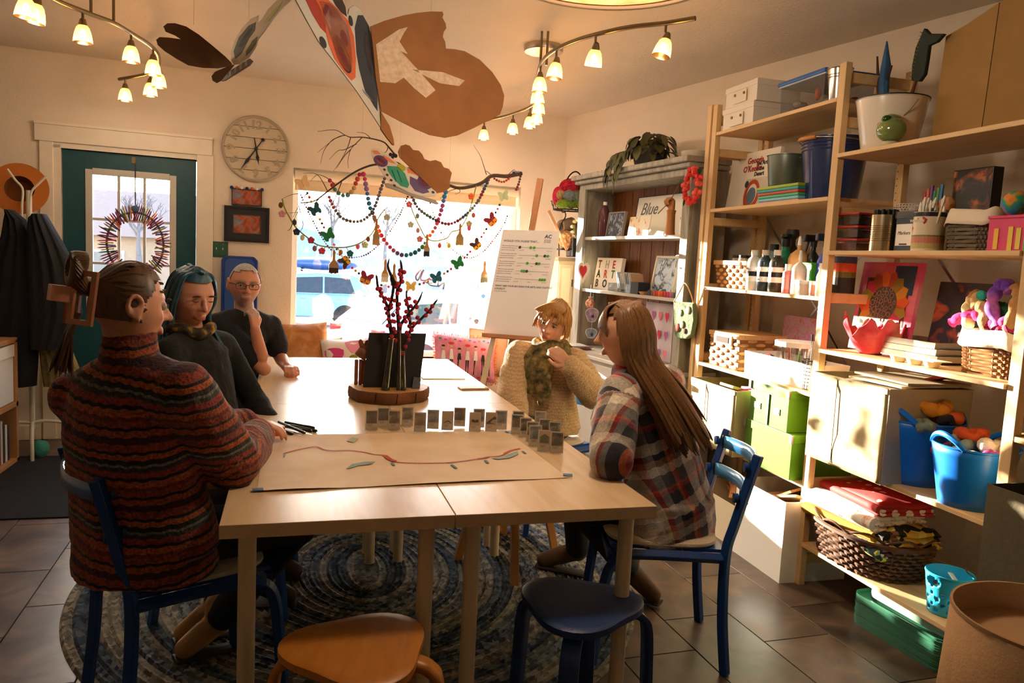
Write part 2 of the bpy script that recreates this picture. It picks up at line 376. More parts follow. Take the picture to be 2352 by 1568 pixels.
b.build('blind_cord', mat('#f4f0e6', .6), win)
# --- outside the window
GZ = -.8
b = MB(); b.span((-70, 6.75, GZ-.1), (90, 160, GZ)); o = b.build('street_ground', mat('#b5b0a8', .9, noise=.25, nscale=1.5, bump=.3, bscale=20)); struct(o)
def house(name, label, c, size, wall, roof, rz=0., ridge=1.2, wins=()):
 t = thing(name, label, 'building', (c[0], c[1], GZ), rz); sx, sy, sz = size
 MB().box((0, 0, sz/2), size).build('wall', mat(wall, .85, noise=.1, bump=.2, bscale=8), t)
 b = MB(); e = .4; x, y = sx/2+e, sy/2+e
 b.add([(-x, -y, sz), (x, -y, sz), (x, y, sz), (-x, y, sz), (-x, 0, sz+ridge), (x, 0, sz+ridge)], [(0, 1, 5, 4), (2, 3, 4, 5), (0, 4, 3), (1, 2, 5), (0, 3, 2, 1)])
 b.build('roof', mat(roof, .7, noise=.15), t)
 for wx, wz, ww, wh in wins:
  f = MB().box((wx, -sy/2-.02, wz), (ww, .06, wh)).build('window', mat('#e8e8e4', .5), t)
  MB().box((wx, -sy/2-.055, wz), (ww-.14, .02, wh-.14)).build('pane', mat('#4a6070', .1), f)
 return t
house('shop_building', 'long teal-roofed shop building across the street', (15.5, 34, 0), (9, 7, 2.9), '#c9c2b4', '#2f88b8', rz=.05, ridge=2.6, wins=[(-3, 1.5, 1.2, 1.2), (-.8, 1.5, 1.2, 1.2), (1.6, 1.4, 1.4, 1.6), (3.5, 1.4, 1, 1.6)])
house('brown_house', 'low brown house seen through the door glass', (-7.4, 30, 0), (8, 6, 2.4), '#9c8a78', '#6b5c58', rz=-.1, ridge=1.6, wins=[(-1.5, 1.4, 1.1, 1.1), (1.5, 1.4, 1.1, 1.1)])
house('added_shade_house', 'tall unseen house added left of the street to shade the door glass', (-8.9, 17.2, 0), (5.6, 6, 5.6), '#b7a88f', '#5d4f48', rz=.1, ridge=1.6, wins=[(-1.5, 1.6, 1.1, 1.3), (1.3, 1.6, 1.1, 1.3), (0, 4.2, 1.1, 1.2)])  # out of view, added to keep direct sun off the door glass
# utility pole
t = thing('utility_pole', 'weathered timber utility pole beside the teal-roofed shop', 'pole', (8.3, 28.5, GZ))
MB().tube([(0, 0, 0), (0, 0, 9)], [.16, .11], 10).build('pole', mat('#8c8279', .9, noise=.2), t); MB().bar((-1.1, 0, 8.3), (1.1, 0, 8.3), .12, .12).build('crossarm', mat('#8c8279', .9), t)
for q in (-.9, .9): MB().ball((q, 0, 8.43), .07).build('insulator', mat('#6f8a8f', .3), t)
# chimney-like brick pier beside the pole
t = thing('brick_chimney_stack', 'pale brick chimney stack beside the street', 'chimney', (9.9, 30, GZ))
for i in range(9): MB().box((0, 0, .2+i*.4), (.9-.004*i, .9-.004*i, .385), .02*i).build('brick_course', mat('#bfb2a4', .9, noise=.2), t)
# bare trees
def bare_tree(c, h, label, seed, col='#6f6a6c', n=5):
 rnd = random.Random(seed); t = thing('bare_tree', label, 'tree', (c[0], c[1], GZ), group=None); br = MB(); tr = MB()
 tr.tube([(0, 0, 0), (.05, .02, h*.2), (0, .05, h*.42)], [.16, .13, .09], 8)
 def grow(p, d, L, r, lev):
  q = p+d*L; br.tube([p, p+d*L*.5+AR([rnd.uniform(-.05, .05), rnd.uniform(-.05, .05), 0])*L, q], [r, r*.8, r*.55], 5 if lev < 2 else 3, cap=False)
  if lev >= 4: return
  for k in range(3 if lev else n):
   nd = d+AR([rnd.uniform(-.8, .8), rnd.uniform(-.8, .8), rnd.uniform(-.15, .5)]); nd /= np.linalg.norm(nd)
   grow(q if k else p+d*L*.7, nd, L*rnd.uniform(.62, .8), r*.6, lev+1)
 grow(AR([0, .05, h*.42]), AR([0, 0, 1.]), h*.16, .08, 0)
 m = mat(col, .9); tr.build('trunk', m, t, smooth=True); br.build('branches', m, t)
bare_tree((.9, 31), 5.6, 'bare grey tree behind the blue car', 3); bare_tree((-1.4, 34), 5.4, 'bare grey tree farthest back on the street', 11, '#77727a'); bare_tree((3.4, 36), 5.6, 'bare grey tree beside the grey wall', 5)
bare_tree((-4.9, 25), 4.4, 'bare tree in front of the low brown house', 8)
# grey wall with a scrawl
t = thing('graffiti_wall', 'grey block wall with scrawled writing across the street', 'wall', (4.6, 29, GZ))
MB().box((0, 0, .95), (3.4, .2, 1.9)).build('wall_slab', mat('#9d9a97', .9, noise=.12, bump=.2, bscale=6), t)
b = MB()
for st in [[(-.5, 1.75), (-.68, 1.5), (-.6, 1.35), (-.45, 1.7)], [(-.4, 1.75), (-.5, 1.4), (-.3, 1.35), (-.15, 1.45)], [(-.35, 1.3), (-.1, 1.25), (0, 1.35), (-.2, 1.4), (-.15, 1.2), (.15, 1.15)], [(.2, 1.4), (.18, 1.15), (.4, 1.3), (.38, 1.05)]]:
 b.tube([(x, -.105, z) for x, z in catmull(st, 6)], .025, 4)
b.build('scrawl', mat('#2b2a2c', .8), t)
# low hills
b = MB(); P = []
rr = random.Random(4)
for i in range(41):
 x = -80+i*5; hgt = 4.5+2.2*sin(i*.5)+1.5*sin(i*1.3+1)+rr.uniform(-.4, .4); P.append([(x, 118, GZ), (x, 128, GZ+hgt*.8), (x, 140, GZ+hgt)])
b.grid(P); struct(b.build('hills', mat('#8f97a3', .95, noise=.2, nscale=.3)))
# cars
def car(name, label, c, rz, paint, roofbox=False, L=4.6, Hh=1.62, back='suv'):
 t = thing(name, label, 'car', (c[0], c[1], GZ), rz); pm = mat(paint, .25, coat=.6, metal=.2); gm = mat('#12181d', .08); dk = mat('#151515', .7)
 W = .91; x0 = -L/2; x1 = L/2
 low = [(x0, .35), (x0-.02, .62), (x0+.03, .9), (x0+.1, .98), (x1-1.25, .98), (x1-.35, .82), (x1-.05, .68), (x1, .45), (x1-.05, .3), (x0+.1, .28)]
 P = [[(x, y*(1 if k else .97), z) for x, z in low] for k, y in ((0, -W), (1, -W*.97), (1, W*.97), (0, W))]
 b = MB(); n = len(low)
 for (ya, yb, sc) in ((-W, W, 1),):
  b.add([(x, ya, z) for x, z in low]+[(x, yb, z) for x, z in low], [tuple(range(n-1, -1, -1)), tuple(range(n, 2*n))]+[(i, (i+1) % n, n+(i+1) % n, n+i) for i in range(n)])
 b.build('body', pm, t, bevel=.06, smooth=50)
 gh = [(x0+.06, .96), (x0+.42 if back == 'suv' else x0+.62, Hh-.1), (x0+.7, Hh-.02), (x0+1.7, Hh), (x0+2.5, Hh-.06), (x1-1.3, .97)]
 n = len(gh); wi = .16
 def sec(y, s): return [(x, y*(1-wi*(z-.96)/(Hh-.96)), z) for x, z in gh]
 b = MB(); b.add(sec(-W*.97, 0)+sec(W*.97, 0), [tuple(range(n-1, -1, -1)), tuple(range(n, 2*n))]+[(i, (i+1) % n, n+(i+1) % n, n+i) for i in range(n)]); b.build('cabin', pm, t, bevel=.05, smooth=50)
 def yy(z, e=.008): return W*.97*(1-wi*(z-.96)/(Hh-.96))+e
 def side(pts, nm):
  for sg in (-1, 1):
   b = MB(); b.poly([(x, sg*yy(z), z) for x, z in pts], (0, sg*.006, 0)); b.build(nm, gm, t)
 zt = Hh-.13
 side([(x0+.55, 1.02), (x0+.72, zt), (x0+1.45, zt+.03), (x0+1.45, 1.02)], 'side_glass'); side([(x0+1.5, 1.02), (x0+1.5, zt+.03), (x0+2.3, zt-.02), (x0+2.75, 1.02)], 'side_glass')
 # rear glass, tail lamps, bumper, plate
 a = gh[0]; c2 = gh[1]; b = MB(); f = lambda u: (a[0]+(c2[0]-a[0])*u-.02, a[1]+(c2[1]-a[1])*u)
 p0, p1 = f(.15), f(.88); b.poly([(p0[0], -.7, p0[1]), (p0[0], .7, p0[1]), (p1[0], .6, p1[1]), (p1[0], -.6, p1[1])], (-.012, 0, .004)); b.build('rear_glass', gm, t)
 for sg in (-1, 1):
  MB().box((x0+.03, sg*.73, .85), (.12, .34, .16)).build('tail_lamp', mat('#b3121c', .2, emis=0.), t, bevel=.03)
  MB().box((x1-.12, sg*.66, .72), (.16, .36, .13)).build('headlamp', mat('#e8eef2', .1), t, bevel=.03)
  MB().ball((x1-1.5, sg*(W+.08), 1.02), (.06, .1, .07)).build('door_mirror', pm, t, smooth=True)
  for xx in (x0+1.0, x0+2.05): MB().box((xx, sg*(W+.015), .86), (.2, .03, .03)).build('door_handle', pm, t, bevel=.01)
 MB().box((x0-.03, 0, .48), (.1, 1.7, .2)).build('bumper', mat('#b9bec2', .4), t, bevel=.04)
 pl = MB().box((x0-.085, 0, .62), (.02, .4, .14)).build('number_plate', mat('#e9e7df', .5), t)
 for xx in (x0+.85, x1-.9):
  for sg in (-1, 1):
   wl = MB().lathe([(.2, -.11), (.33, -.11), (.345, -.07), (.345, .07), (.33, .11), (.2, .11)], 22, (xx, sg*(W-.09), .345), R=AR([[1, 0, 0], [0, 0, -1], [0, 1, 0]], float)).build('wheel', dk, t, smooth=True)
   MB().lathe([(.03, -.115), (.2, -.112), (.21, -.1)], 16, (xx, sg*(W-.085), .345), R=AR([[1, 0, 0], [0, 0, sg], [0, -sg, 0]], float)).build('hub_cap', STEEL, wl)
 if roofbox:
  for xx in (x0+1.1, x0+2.1): MB().bar((xx, -.62, Hh+.05), (xx, .62, Hh+.05), .06, .04).build('roof_bar', dk, t)
  b = MB(); b.ball((x0+1.55, .1, Hh+.26), (1.15, .42, .2), 20, 10); b.build('roof_box', mat('#2c4f86', .25, coat=.5), t, smooth=True)
 return t
car('parked_suv', 'light blue estate car with a dark blue roof box', (-.45, 24.2), pi+.03, '#7fa6c9', True, 4.7, 1.6)
car('parked_hatchback', 'white hatchback showing its red tail lamp close to the window', (2.8, 15.0), .47, '#e9edf0', False, 4.4, 1.5, 'hatch')
# letterbox
t = thing('letterbox', 'white round-topped letterbox on a post outside', 'letterbox', (.162, 8.3, GZ))
MB().bar((0, 0, 0), (0, 0, 1.55), .07, .07, (0, 1, 0)).build('post', mat('#eef0f2', .6), t)
b = MB(); pr = [(-.097, 0), (-.097, .12)]+[(-.097*cos(a), .12+.1*sin(a)) for a in LS(.2, pi-.2, 9)]+[(.097, .12), (.097, 0)]
b.poly([(x, -.22, 1.55+z) for x, z in pr], (0, .44, 0)); b.build('box', mat('#f2f4f6', .5), t, bevel=.006)
MB().box((0, -.226, 1.64), (.15, .012, .16)).build('flap', mat('#e6e8ea', .5), t); MB().box((-.105, .05, 1.66), (.012, .05, .16)).build('flag', mat('#c9ccd0', .5), t)
# sign board just outside the glass
sg = thing('studio_sign', 'white painted sign board reading Blue outside the window', 'sign')
def sgp(px, py): return pp(px, py, WN, W0+WN*-.32)
P = [sgp(1062, 603), sgp(1142, 607), sgp(1142, 760), sgp(1050, 752)]
P = [P[0], P[1]+WT*.25, P[2]+WT*.25, P[3]]
b = MB(); b.poly(P, -WN*.02); b.build('board', mat('#f5f4ef', .6), sg)
b = MB()
for e in (P[0]+WT*.05, P[1]-WT*.05): b.bar((e[0], e[1], GZ), (e[0], e[1], e[2]), .04, .04, WT); 
for v in range(len(b.v)): b.v[v] = tuple(AR(b.v[v])-WN*.045)
b.build('legs', mat('#d9d6cc', .6), sg)
def on_sign(px, py): return sgp(px, py)+WN*.0025
SM = lambda px, py: frame(on_sign(px, py), WT, (0, 0, 1), WN)
text_mesh('lettering', 'Blue', mat('#8f98a6', .6), .105, sg, SM(1072, 661), shear=.25, spacing=1.05)
text_mesh('lettering', 'Art Studio', mat('#a9b0ba', .6), .05, sg, SM(1094, 672), shear=.2)
for px, py, r, col in [(1094, 620, .028, '#c9786f'), (1131, 622, .02, '#d8c9a2'), (1066, 660, .02, '#9fc4d8'), (1110, 680, .018, '#3f7fb8'), (1094, 738, .022, '#4b3a3f'), (1080, 731, .012, '#9a6d70')]:
 b = MB(); q = on_sign(px, py); b.poly([q+WT*r*cos(a)*(1+.12*sin(3*a))+AR([0, 0, 1])*r*sin(a) for a in LS(0, 2*pi, 15)[:-1]], WN*.001); b.build('paint_dab', mat(col, .7), sg)
# --- tables
TAx = radians(1.1); TXD = AR([cos(TAx), sin(TAx), 0]); TYD = AR([-sin(TAx), cos(TAx), 0]); TO = AR([-.2, 1.937, 0]); TZ = .74
def tp(u, v, z=TZ): return TO+TXD*u+TYD*v+AR([0, 0, z])
BIRCH = ramp_mat('birch_foil', 'Object', [(0, '#cdaa7e'), (.5, '#ddc09a'), (1, '#e8d2b2')], rough=.24, kind='noise', scale=3, detail=6, dist=.7, stretch=(9, 1, 9), spec=.6)
LEGM = mat('#dcc9a6', .45)
for u0, v0, lab in [(0, 0, 'pale birch table at the front left, with the map paper taped on it'), (.595, 0, 'pale birch table at the front right, beside the plaid shirt'), (0, 1.565, 'pale birch table at the back left, under the bearded man\'s elbow'), (.595, 1.565, 'pale birch table at the back right, beside the cream jumper')]:
 o0 = tp(u0, v0, 0); t = thing('birch_table', lab, 'table', o0, TAx, 'four tables pushed together')
 MB().span((.0012, .0012, TZ-.036), (.5938, 1.5638, TZ)).build('table_top', BIRCH, t, bevel=.0015)
 for x in (.065, .53):
  for y in (.065, 1.5):
   l = MB().tube([(x, y, .004), (x, y, TZ-.036)], .0225, 16).build('leg', LEGM, t, smooth=True)
   MB().tube([(x, y, TZ-.044), (x, y, TZ-.0362)], .04, 16).build('mounting_plate', STEEL, l); MB().tube([(x, y, 0), (x, y, .012)], .025, 14).build('foot_cap', mat('#d9d2c4', .6), l)
# --- chairs
BLUEP = mat('#0e3f86', .38, noise=.08, nscale=30, name='blue_lacquer'); CUSH = mat('#cdbb9d', .9, bump=.4, bscale=160, sheen=.2)
def make_chair(label, loc, rz, cushion=True, slatcol='#1f66b4'):
 t = thing('blue_chair', label, 'chair', loc, rz, 'blue chairs around the table')
 for sx in (-.205, .205):
  path = catmull([(sx, -.23, 0), (sx, -.205, .22), (sx, -.2, .44), (sx, -.225, .56), (sx, -.285, .8)], 5)
  MB().tube(path, .021, 4, up=(1, 0, 0)).build('back_leg', BLUEP, t, bevel=.004)
  path = catmull([(sx, .245, 0), (sx, .228, .2), (sx, .205, .36), (sx, .15, .415), (sx, .05, .425), (sx, -.19, .425)], 6)
  MB().tube(path, .021, 4, up=(1, 0, 0)).build('front_leg', BLUEP, t, bevel=.004)
  for z, y in ((.645, -.245), (.755, -.272)):
   MB().box((sx*.93, y-.005, z), (.02, .03, .05)).build('slat_clip', BLACK, t, bevel=.003)
   MB().tube([(sx, y+.02, z), (sx, y+.034, z)], .017, 12).build('bolt_cap', BLUEP, t, smooth=True)
 for z, y in ((.645, -.237), (.755, -.264)):
  P = [[(x, y-.055*(1-(x/.2)**2), zz) for x in LS(-.19, .19, 13)] for zz in (z-.024, z+.024)]
  MB().grid(P).build('back_slat', mat(slatcol, .25, coat=.5), t, solid=.012, smooth=True)
 b = MB(); P = []
 for u in LS(-1, 1, 9): P.append([(u*.19, v*.2, .446-.006*(1-u*u)) for v in LS(-1, 1, 7)])
 b.grid(P); b.build('seat_panel', BLUEP, t, solid=.012)
 if cushion:
  b = MB(); n = 32; rows = []
  for r, z in [(.0, .478), (.6, .482), (.9, .478), (.99, .468), (1, .46), (.98, .454), (.6, .4525), (0, .4525)]:
   rows.append([(.205*r*math.copysign(abs(cos(a))**.55, cos(a)), .01+.205*r*math.copysign(abs(sin(a))**.55, sin(a)), z) for a in LS(0, 2*pi, n+1)[:-1]])
  b.grid(rows, closed_u=True); b.build('cushion', CUSH, t, smooth=True)
 for yy in (.2,): MB().bar((-.19, yy, .41), (.19, yy, .41), .02, .03).build('front_rail', BLUEP, t)
 return t
CHA = ((-.356, 2.466, 0), radians(-64.5)); CHE = ((1.295, 2.545, 0), radians(74))
CHB = ((-.29, 3.16, 0), radians(-95)); CHC = ((-.36, 4.42, 0), radians(-112)); CHD = ((1.27, 3.97, 0), radians(112))
make_chair('blue chair carrying the woman in the striped jumper', *CHA)
make_chair('blue chair with cream cushion under the plaid shirt', *CHE, slatcol='#4f9fe0')
make_chair('blue chair under the woman with long blue hair', *CHB)
make_chair('blue chair under the bearded man in black', *CHC)
make_chair('blue chair under the woman in the cream jumper', *CHD, slatcol='#2b6fb8')
# stools
def stool(label, loc, rz, m, s=1., seed=0):
 t = thing('bentwood_stool', label, 'stool', loc, rz, 'bentwood stools by the table front')
 ang = LS(0, 2*pi, 49)[:-1]; R = lambda a: (.172+.022*cos(3*(a-pi/2))+.006*cos(a))*s
 rows = []
 for k, z in [(.0, .45), (.8, .45), (.97, .4495), (1, .446), (1, .428), (.97, .4245), (0, .4245)]: rows.append([(R(a)*k*cos(a), R(a)*k*sin(a), z) for a in ang])
 b = MB(); b.grid(rows, closed_u=True); b.build('seat', m, t, smooth=40)
 for a in (radians(90), radians(205), radians(335), radians(270)):
  d = AR([cos(a), sin(a), 0]); w = np.cross(d, (0, 0, 1))
  pts = catmull([d*.06+AR([0, 0, .412]), d*.14+AR([0, 0, .412]), d*.185+AR([0, 0, .395]), d*.207+AR([0, 0, .35]), d*.217+AR([0, 0, .18]), d*.228], 6)
  P = [[p+w*q+np.cross(w, d)*0 for q in (-.026, .026)] for p in pts]
  b = MB(); b.grid(P); b.build('leg', m, t, solid=.02, smooth=50, bevel=.002)
 return t
OAK = ramp_mat('orange_birch', 'Object', [(0, '#a8641f'), (.5, '#c07a2c'), (1, '#cf8c3c')], rough=.4, kind='noise', scale=4, detail=6, dist=.6, stretch=(2, 9, 9))
NAVY = mat('#163873', .45, noise=.1, nscale=40, bump=.1, bscale=150, name='navy_stain')
stool('honey-coloured bentwood stool with rounded three-sided seat', (.14, 1.845, 0), radians(75), OAK, 1.02); stool('navy bentwood stool with rounded three-sided seat', (.79, 2.0, 0), radians(152), NAVY, 1.0)
# plain wooden stool under the right-hand side
t = thing('wooden_stool', 'plain wooden stool with square tapered legs under the table', 'stool', (.955, 3.41, 0))
MB().lathe([(.0, .41), (.17, .41), (.18, .415), (.18, .432), (.17, .44), (0, .44)], 28).build('seat', mat('#b77f45', .45, noise=.1), t, smooth=40)
for x, y in ((-.245, .02), (-.05, -.3), (.245, .02), (.05, .31)): MB().bar((x, y, 0), (x*.6, y*.55, .41), .034, .034, (1, 0, 0)).build('leg', mat('#b77f45', .45, noise=.1), t, bevel=.002)
# --- braided rug
rug = thing('braided_rug', 'large oval braided rug in grey, blue and cream under the table', 'rug', (.28, 3.38, 0), .0)
RUGC = [('#3a414c', '#5c646e', '#868c8f'), ('#4a4e52', '#70726f', '#989488'), ('#2c3642', '#465464', '#6a747d'), ('#605e56', '#858276', '#a8a292')]
RM = []
for i, cs in enumerate(RUGC):
 RM.append(ramp_mat('rug_braid', 'Object', [(.2, cs[0]), (.5, cs[1]), (.8, cs[2])], rough=.95, kind='voronoi', scale=46, interp='LINEAR', spec=.1))
rnd = random.Random(5); NR = 29
def braid_ring(a, bb, wd, mi):
 per = pi*(3*(a+bb)-sqrt((3*a+bb)*(a+3*bb))); n = max(24, int(per/.012)); rep = max(4, int(per/.032)); vs = []
 prof = [-1, -.55, 0, .55, 1]
 rows = []
 for i in range(n):
  th = 2*pi*i/n; row = []
  for q in prof:
   k = sin(rep*th+(1.9 if q > 0 else -1.9)*abs(q)+(pi if q > 0 else 0))
   z = .003+.009*sqrt(max(0, 1-(abs(q)-.5)**2*3.6))+.0022*k
   if abs(q) == 1: z = .001
   if q == 0: z = .007+.001*k
   row.append(((a+q*wd)*cos(th), (bb+q*wd)*sin(th), z))
  rows.append(row)
 rows.append(rows[0]); b = MB(); b.grid(rows); return b
for k in range(NR):
 wd = .0205; a = .03+k*.0405; bb = a+.14
 if k: o = braid_ring(a, bb, wd, 0).build('braid', RM[(k*3+k//3) % 4 if k % 4 else 3], rug, smooth=True, fix=False)
 else: MB().lathe([(0, .007), (.8, .008), (1, .001)], 24, sx=.054, sy=.194, cap0=False, cap1=False).build('braid', RM[1], rug)
# dark door mat left of the group
t = tag(MB().span((-2.3, 4.25, .0), (-.85, 5.5, .008)).build('door_mat', mat('#1b1a19', .98, noise=.3, nscale=60, bump=.6, bscale=180), bevel=.003), 'flat black door mat below the hanging coats', 'mat')
# --- shelving unit
SX = 2.222; SB = 2.60                                     # front face, back face
unit = thing('pine_shelving_unit', 'tall open pine shelving unit filled with craft supplies', 'shelving', (SX, 1.9, 0))
UO = AR([SX, 1.9, 0])
def up(b, nm, m=PINE, bevel=.002, par=None, **k):
 b.v = [tuple(AR(v)-UO) for v in b.v]; return b.build(nm, m, par or unit, bevel=bevel, **k)
HOLE = mat('#4a3218', .9)
for y, top, sec in ((4.105, 2.375, 0), (4.04, 2.365, 1), (2.955, 2.35, 1), (1.955, 2.35, 1)):
 for x in (SX, SB-.032):
  up(MB().span((x, y-.022, 0), (x+.032, y+.022, top)), 'upright', PINEV)
 if sec:
  b = MB()
  for z in np.arange(.12, 2.2, .032):
   b.tube([(SB-.0325, y+.01, z), (SB-.0335, y+.01, z)], .0028, 6)
  up(b, 'peg_holes', HOLE, 0)
 for z in (.12, .48, .92, 1.33, 1.71, 2.1, 2.29):
  if z+.05 < top: up(MB().span((SX+.032, y-.012, z-.022), (SB-.032, y+.012, z+.022)), 'rung', PINE)
LB = [2.19, 1.76, 1.315, .875, .45]; RB = [1.94, 1.52, 1.085, .615, .19]; TB = .018
for z in LB: up(MB().span((SX+.001, 2.979, z), (SB-.001, 4.016, z+TB)), 'shelf_board', PINE)
for z in RB: up(MB().span((SX-.012, 1.979, z), (SB-.001, 2.931, z+TB)), 'shelf_board', PINE)
for z in (.92, .30, 1.42): up(MB().span((SX+.001, 1.1, z), (SB-.001, 1.931, z+TB)), 'shelf_board', PINE)
for a, c in (((SB+.004, 4.03, .75), (SB+.004, 2.97, 1.75)), ((SB+.006, 4.03, 1.75), (SB+.006, 2.97, .75)), ((SB+.004, 2.94, .75), (SB+.004, 1.97, 1.75)), ((SB+.006, 2.94, 1.75), (SB+.006, 1.97, .75))):
 up(MB().bar(a, c, .004, .012), 'cross_brace', STEEL, 0)
Z1, Z2, Z3, Z4, Z5 = [z+TB+.0005 for z in LB]; Q1, Q2, Q3, Q4, Q5 = [z+TB+.0005 for z in RB]
def yx(px, py, x): return float(px_x(px, py, x)[1])
def zx(px, py, x): return float(px_x(px, py, x)[2])
# ---------- generic makers (local origin at base centre)
def storage_box(label, c, d, m, lid=.035, parts=(), rz=0, group=None, name='storage_box', lidm=None):
 t = thing(name, label, 'box', c, rz, group); x, y, z = d
 MB().box((0, 0, (z-.004)/2), (x, y, z-.004)).build('body', m, t, bevel=.002)
 MB().box((0, 0, z-lid/2), (x+.008, y+.008, lid)).build('lid', lidm or m, t, bevel=.002); return t
def bucket(name, label, c, r0, r1, h, m, handle=None, wood=False, hm=STEEL, th=.003, cat='bucket', ribs=(), sx=1., hang=0.):
 t = thing(name, label, cat, c)
 pr = [(0, 0), (r0*.97, 0), (r0, .004)]
 for q in ribs: pr += [(r0+(r1-r0)*(q-.01), h*(q-.012)), (r0+(r1-r0)*q+.004, h*q), (r0+(r1-r0)*(q+.01), h*(q+.012))]
 pr += [(r1, h-.006), (r1+.004, h-.003), (r1+.004, h), (r1-th, h), (r0-th, .006), (0, .006)]
 MB().lathe(pr, 32, sx=sx, cap0=False, cap1=False).build('body', m, t, smooth=35)
 if handle:
  arc = [(sin(hang)*handle*sin(a), -(r1+.006)*cos(a), h-.02+cos(hang)*handle*sin(a)) for a in LS(0, pi, 17)]
  hd = MB().tube(arc, .0025, 6).build('handle', hm, t, smooth=True)
  if wood: MB().tube([arc[6], arc[7], arc[9], arc[10]], [.009, .012, .012, .009], 10).build('wooden_grip', mat('#b5732c', .4), hd, smooth=True)
 return t
def bottle(label, c, prof, m, cap=None, capm=None, lab=None, labm=None, group=None, n=20, name='paint_bottle', cat='bottle', sx=1., rz=0., txt=None):
 t = thing(name, label, cat, c, rz, group); MB().lathe(prof, n, sx=sx).build('body', m, t, smooth=35)
 if cap: MB().lathe(cap, 16).build('cap', capm, t, smooth=35)
 if lab:
  z0, z1, r = lab; l = MB().lathe([(r, z0), (r, z1)], n, cap0=False, cap1=False, sx=sx).build('label', labm, t, smooth=True)
  if txt:
   for tz, s, body, tm in txt:
    text_mesh('lettering', body, tm, s, l, frame((-r*sx-.001, 0, tz), (0, -1, 0), (0, 0, 1), (-1, 0, 0)), 'CENTER')
 return t
def wicker(name, label, c, rx, ry, h, flare, m, rows=10, stakes=20, power=.6, group=None, rz=0., tw=.008, rim=True):
 """oval or rounded-square basket: separate woven strands around upright stakes"""
 t = thing(name, label, 'basket', c, rz, group)
 def P(a, u, off=0.):
  ca, sa = cos(a), sin(a); k = 1+flare*(u-1)
  return AR([(rx*k+off)*math.copysign(abs(ca)**power, ca), (ry*k+off)*math.copysign(abs(sa)**power, sa), h*u])
 for i in range(rows):
  u = (i+.5)/rows; n = stakes*4
  pts = [P(2*pi*j/n, u, tw*.55*sin(pi/2*j+(pi if i % 2 else 0))) for j in range(n)]
  MB().tube(pts, h/rows*.5, 5, closed=True).build('weave_strand', m, t, smooth=True)
 for k in range(stakes):
  a = 2*pi*(k+.0)/stakes+pi/stakes*.5; MB().tube([P(a, 0), P(a, .5), P(a, 1)], .0035, 5).build('stake', m, t)
 b = MB(); n = 28; b.add([P(2*pi*j/n, .02, -.004) for j in range(n)], [tuple(range(n))]); b.build('base', m, t, solid=.004)
 if rim: MB().tube([P(2*pi*j/48, 1.0) for j in range(48)], tw*.9, 6, closed=True).build('rim', m, t, smooth=True)
 return t
def blob(name, label, c, r, m, seed, cat='wool', group=None, amp=.28, n=16, mm=10):
 rn = random.Random(seed); ph = [rn.uniform(0, 6) for _ in range(6)]
 b = MB(); b.ball((0, 0, 0), r, n, mm); r3 = AR(r if hasattr(r, '__len__') else (r,)*3)
 out = []
 for v in b.v:
  u = AR(v)/r3; k = 1+amp*(sin(4*u[0]+ph[0])*sin(3.3*u[1]+ph[1])+.6*sin(7*u[2]+ph[2])*sin(6*u[0]+ph[3])+.35*sin(11*u[1]+ph[4]))
  out.append(tuple(AR(v)*k))
 b.v = out; o = b.build(name, m, None, smooth=True, loc=tuple(map(float, c))); return tag(o, label, cat, group)
def canvas(name, label, center, wdt, hgt, xdir, lean, m, depth=.018, edge=None, cat='painting'):
 """stretched canvas; face towards -x side given by xdir (horizontal direction to its right), leaning back"""
 xd = Vector(xdir).normalized(); n = Vector((xd[1], -xd[0], 0)); upv = (Vector((0, 0, 1))*cos(lean)-n*sin(lean)).normalized(); nn = xd.cross(upv)
 t = thing(name, label, cat); t.matrix_world = frame(center, xd, upv, nn)
 MB().box((0, 0, -depth/2), (wdt, hgt, depth)).build('stretched_canvas', edge or WHITE, t)
 MB().add([(-wdt/2, -hgt/2, .0006), (wdt/2, -hgt/2, .0006), (wdt/2, hgt/2, .0006), (-wdt/2, hgt/2, .0006)], [(0, 1, 2, 3)]).build('painted_face', m, t, fix=False)
 return t
YD = (0, -1, 0)                                         # 'right' for things that face the room from this unit
# ---------- left bay, top board
WBX = mat('#e6dccb', .6, noise=.04)
for k, (z0, h, yl, yr, lab) in enumerate([(Z1, .118, 3.985, 3.68, 'lower white cardboard box with brass studs on the top shelf'), (Z1+.1185, .112, 3.97, 3.66, 'upper white cardboard box with brass studs, stacked on another')]):
 t = storage_box(lab, (2.24+.135, (yl+yr)/2, z0), (.26, yl-yr, h), WBX, .03, group='white storage boxes', name='white_box')
 MB().box((-.137, .0, h*.38), (.003, .13, h*.55)).build('front_flap', WBX, t)
 for q in (-.045, .045): MB().ball((-.14, q, h*.5), .008).build('brass_stud', BRASS, t, smooth=True)
t = thing('clear_bin', 'clear plastic bin with a blue lid full of shells', 'bin', (2.27+.14, 3.315, Z1)); CLR = glassmat('#d6dce2', .12, .1, 'clear_plastic')
b = MB(); b.box((0, 0, .074), (.26, .33, .146), taper=(1.05, 1.05)); b.build('tub', CLR, t); MB().box((0, 0, .158), (.3, .372, .02)).build('lid', mat('#2a5fa6', .35), t, bevel=.006)
MB().box((0, 0, .145), (.285, .36, .008)).build('rim', mat('#aeb8c2', .3), t)
rn = random.Random(2)
for k in range(22): MB().ball((rn.uniform(-.1, .08), rn.uniform(-.14, .14), .025+rn.uniform(0, .03)), (rn.uniform(.015, .028), rn.uniform(.018, .03), rn.uniform(.012, .022)), 8, 5).build('shell', mat(rn.choice(['#a38d78', '#8a7766', '#b9a692', '#6f6258']), .7), t, smooth=True)
MB().ball((-.08, -.05, .08), (.014, .016, .032), 8, 5).build('shell', mat('#d9602a', .6), t, smooth=True)
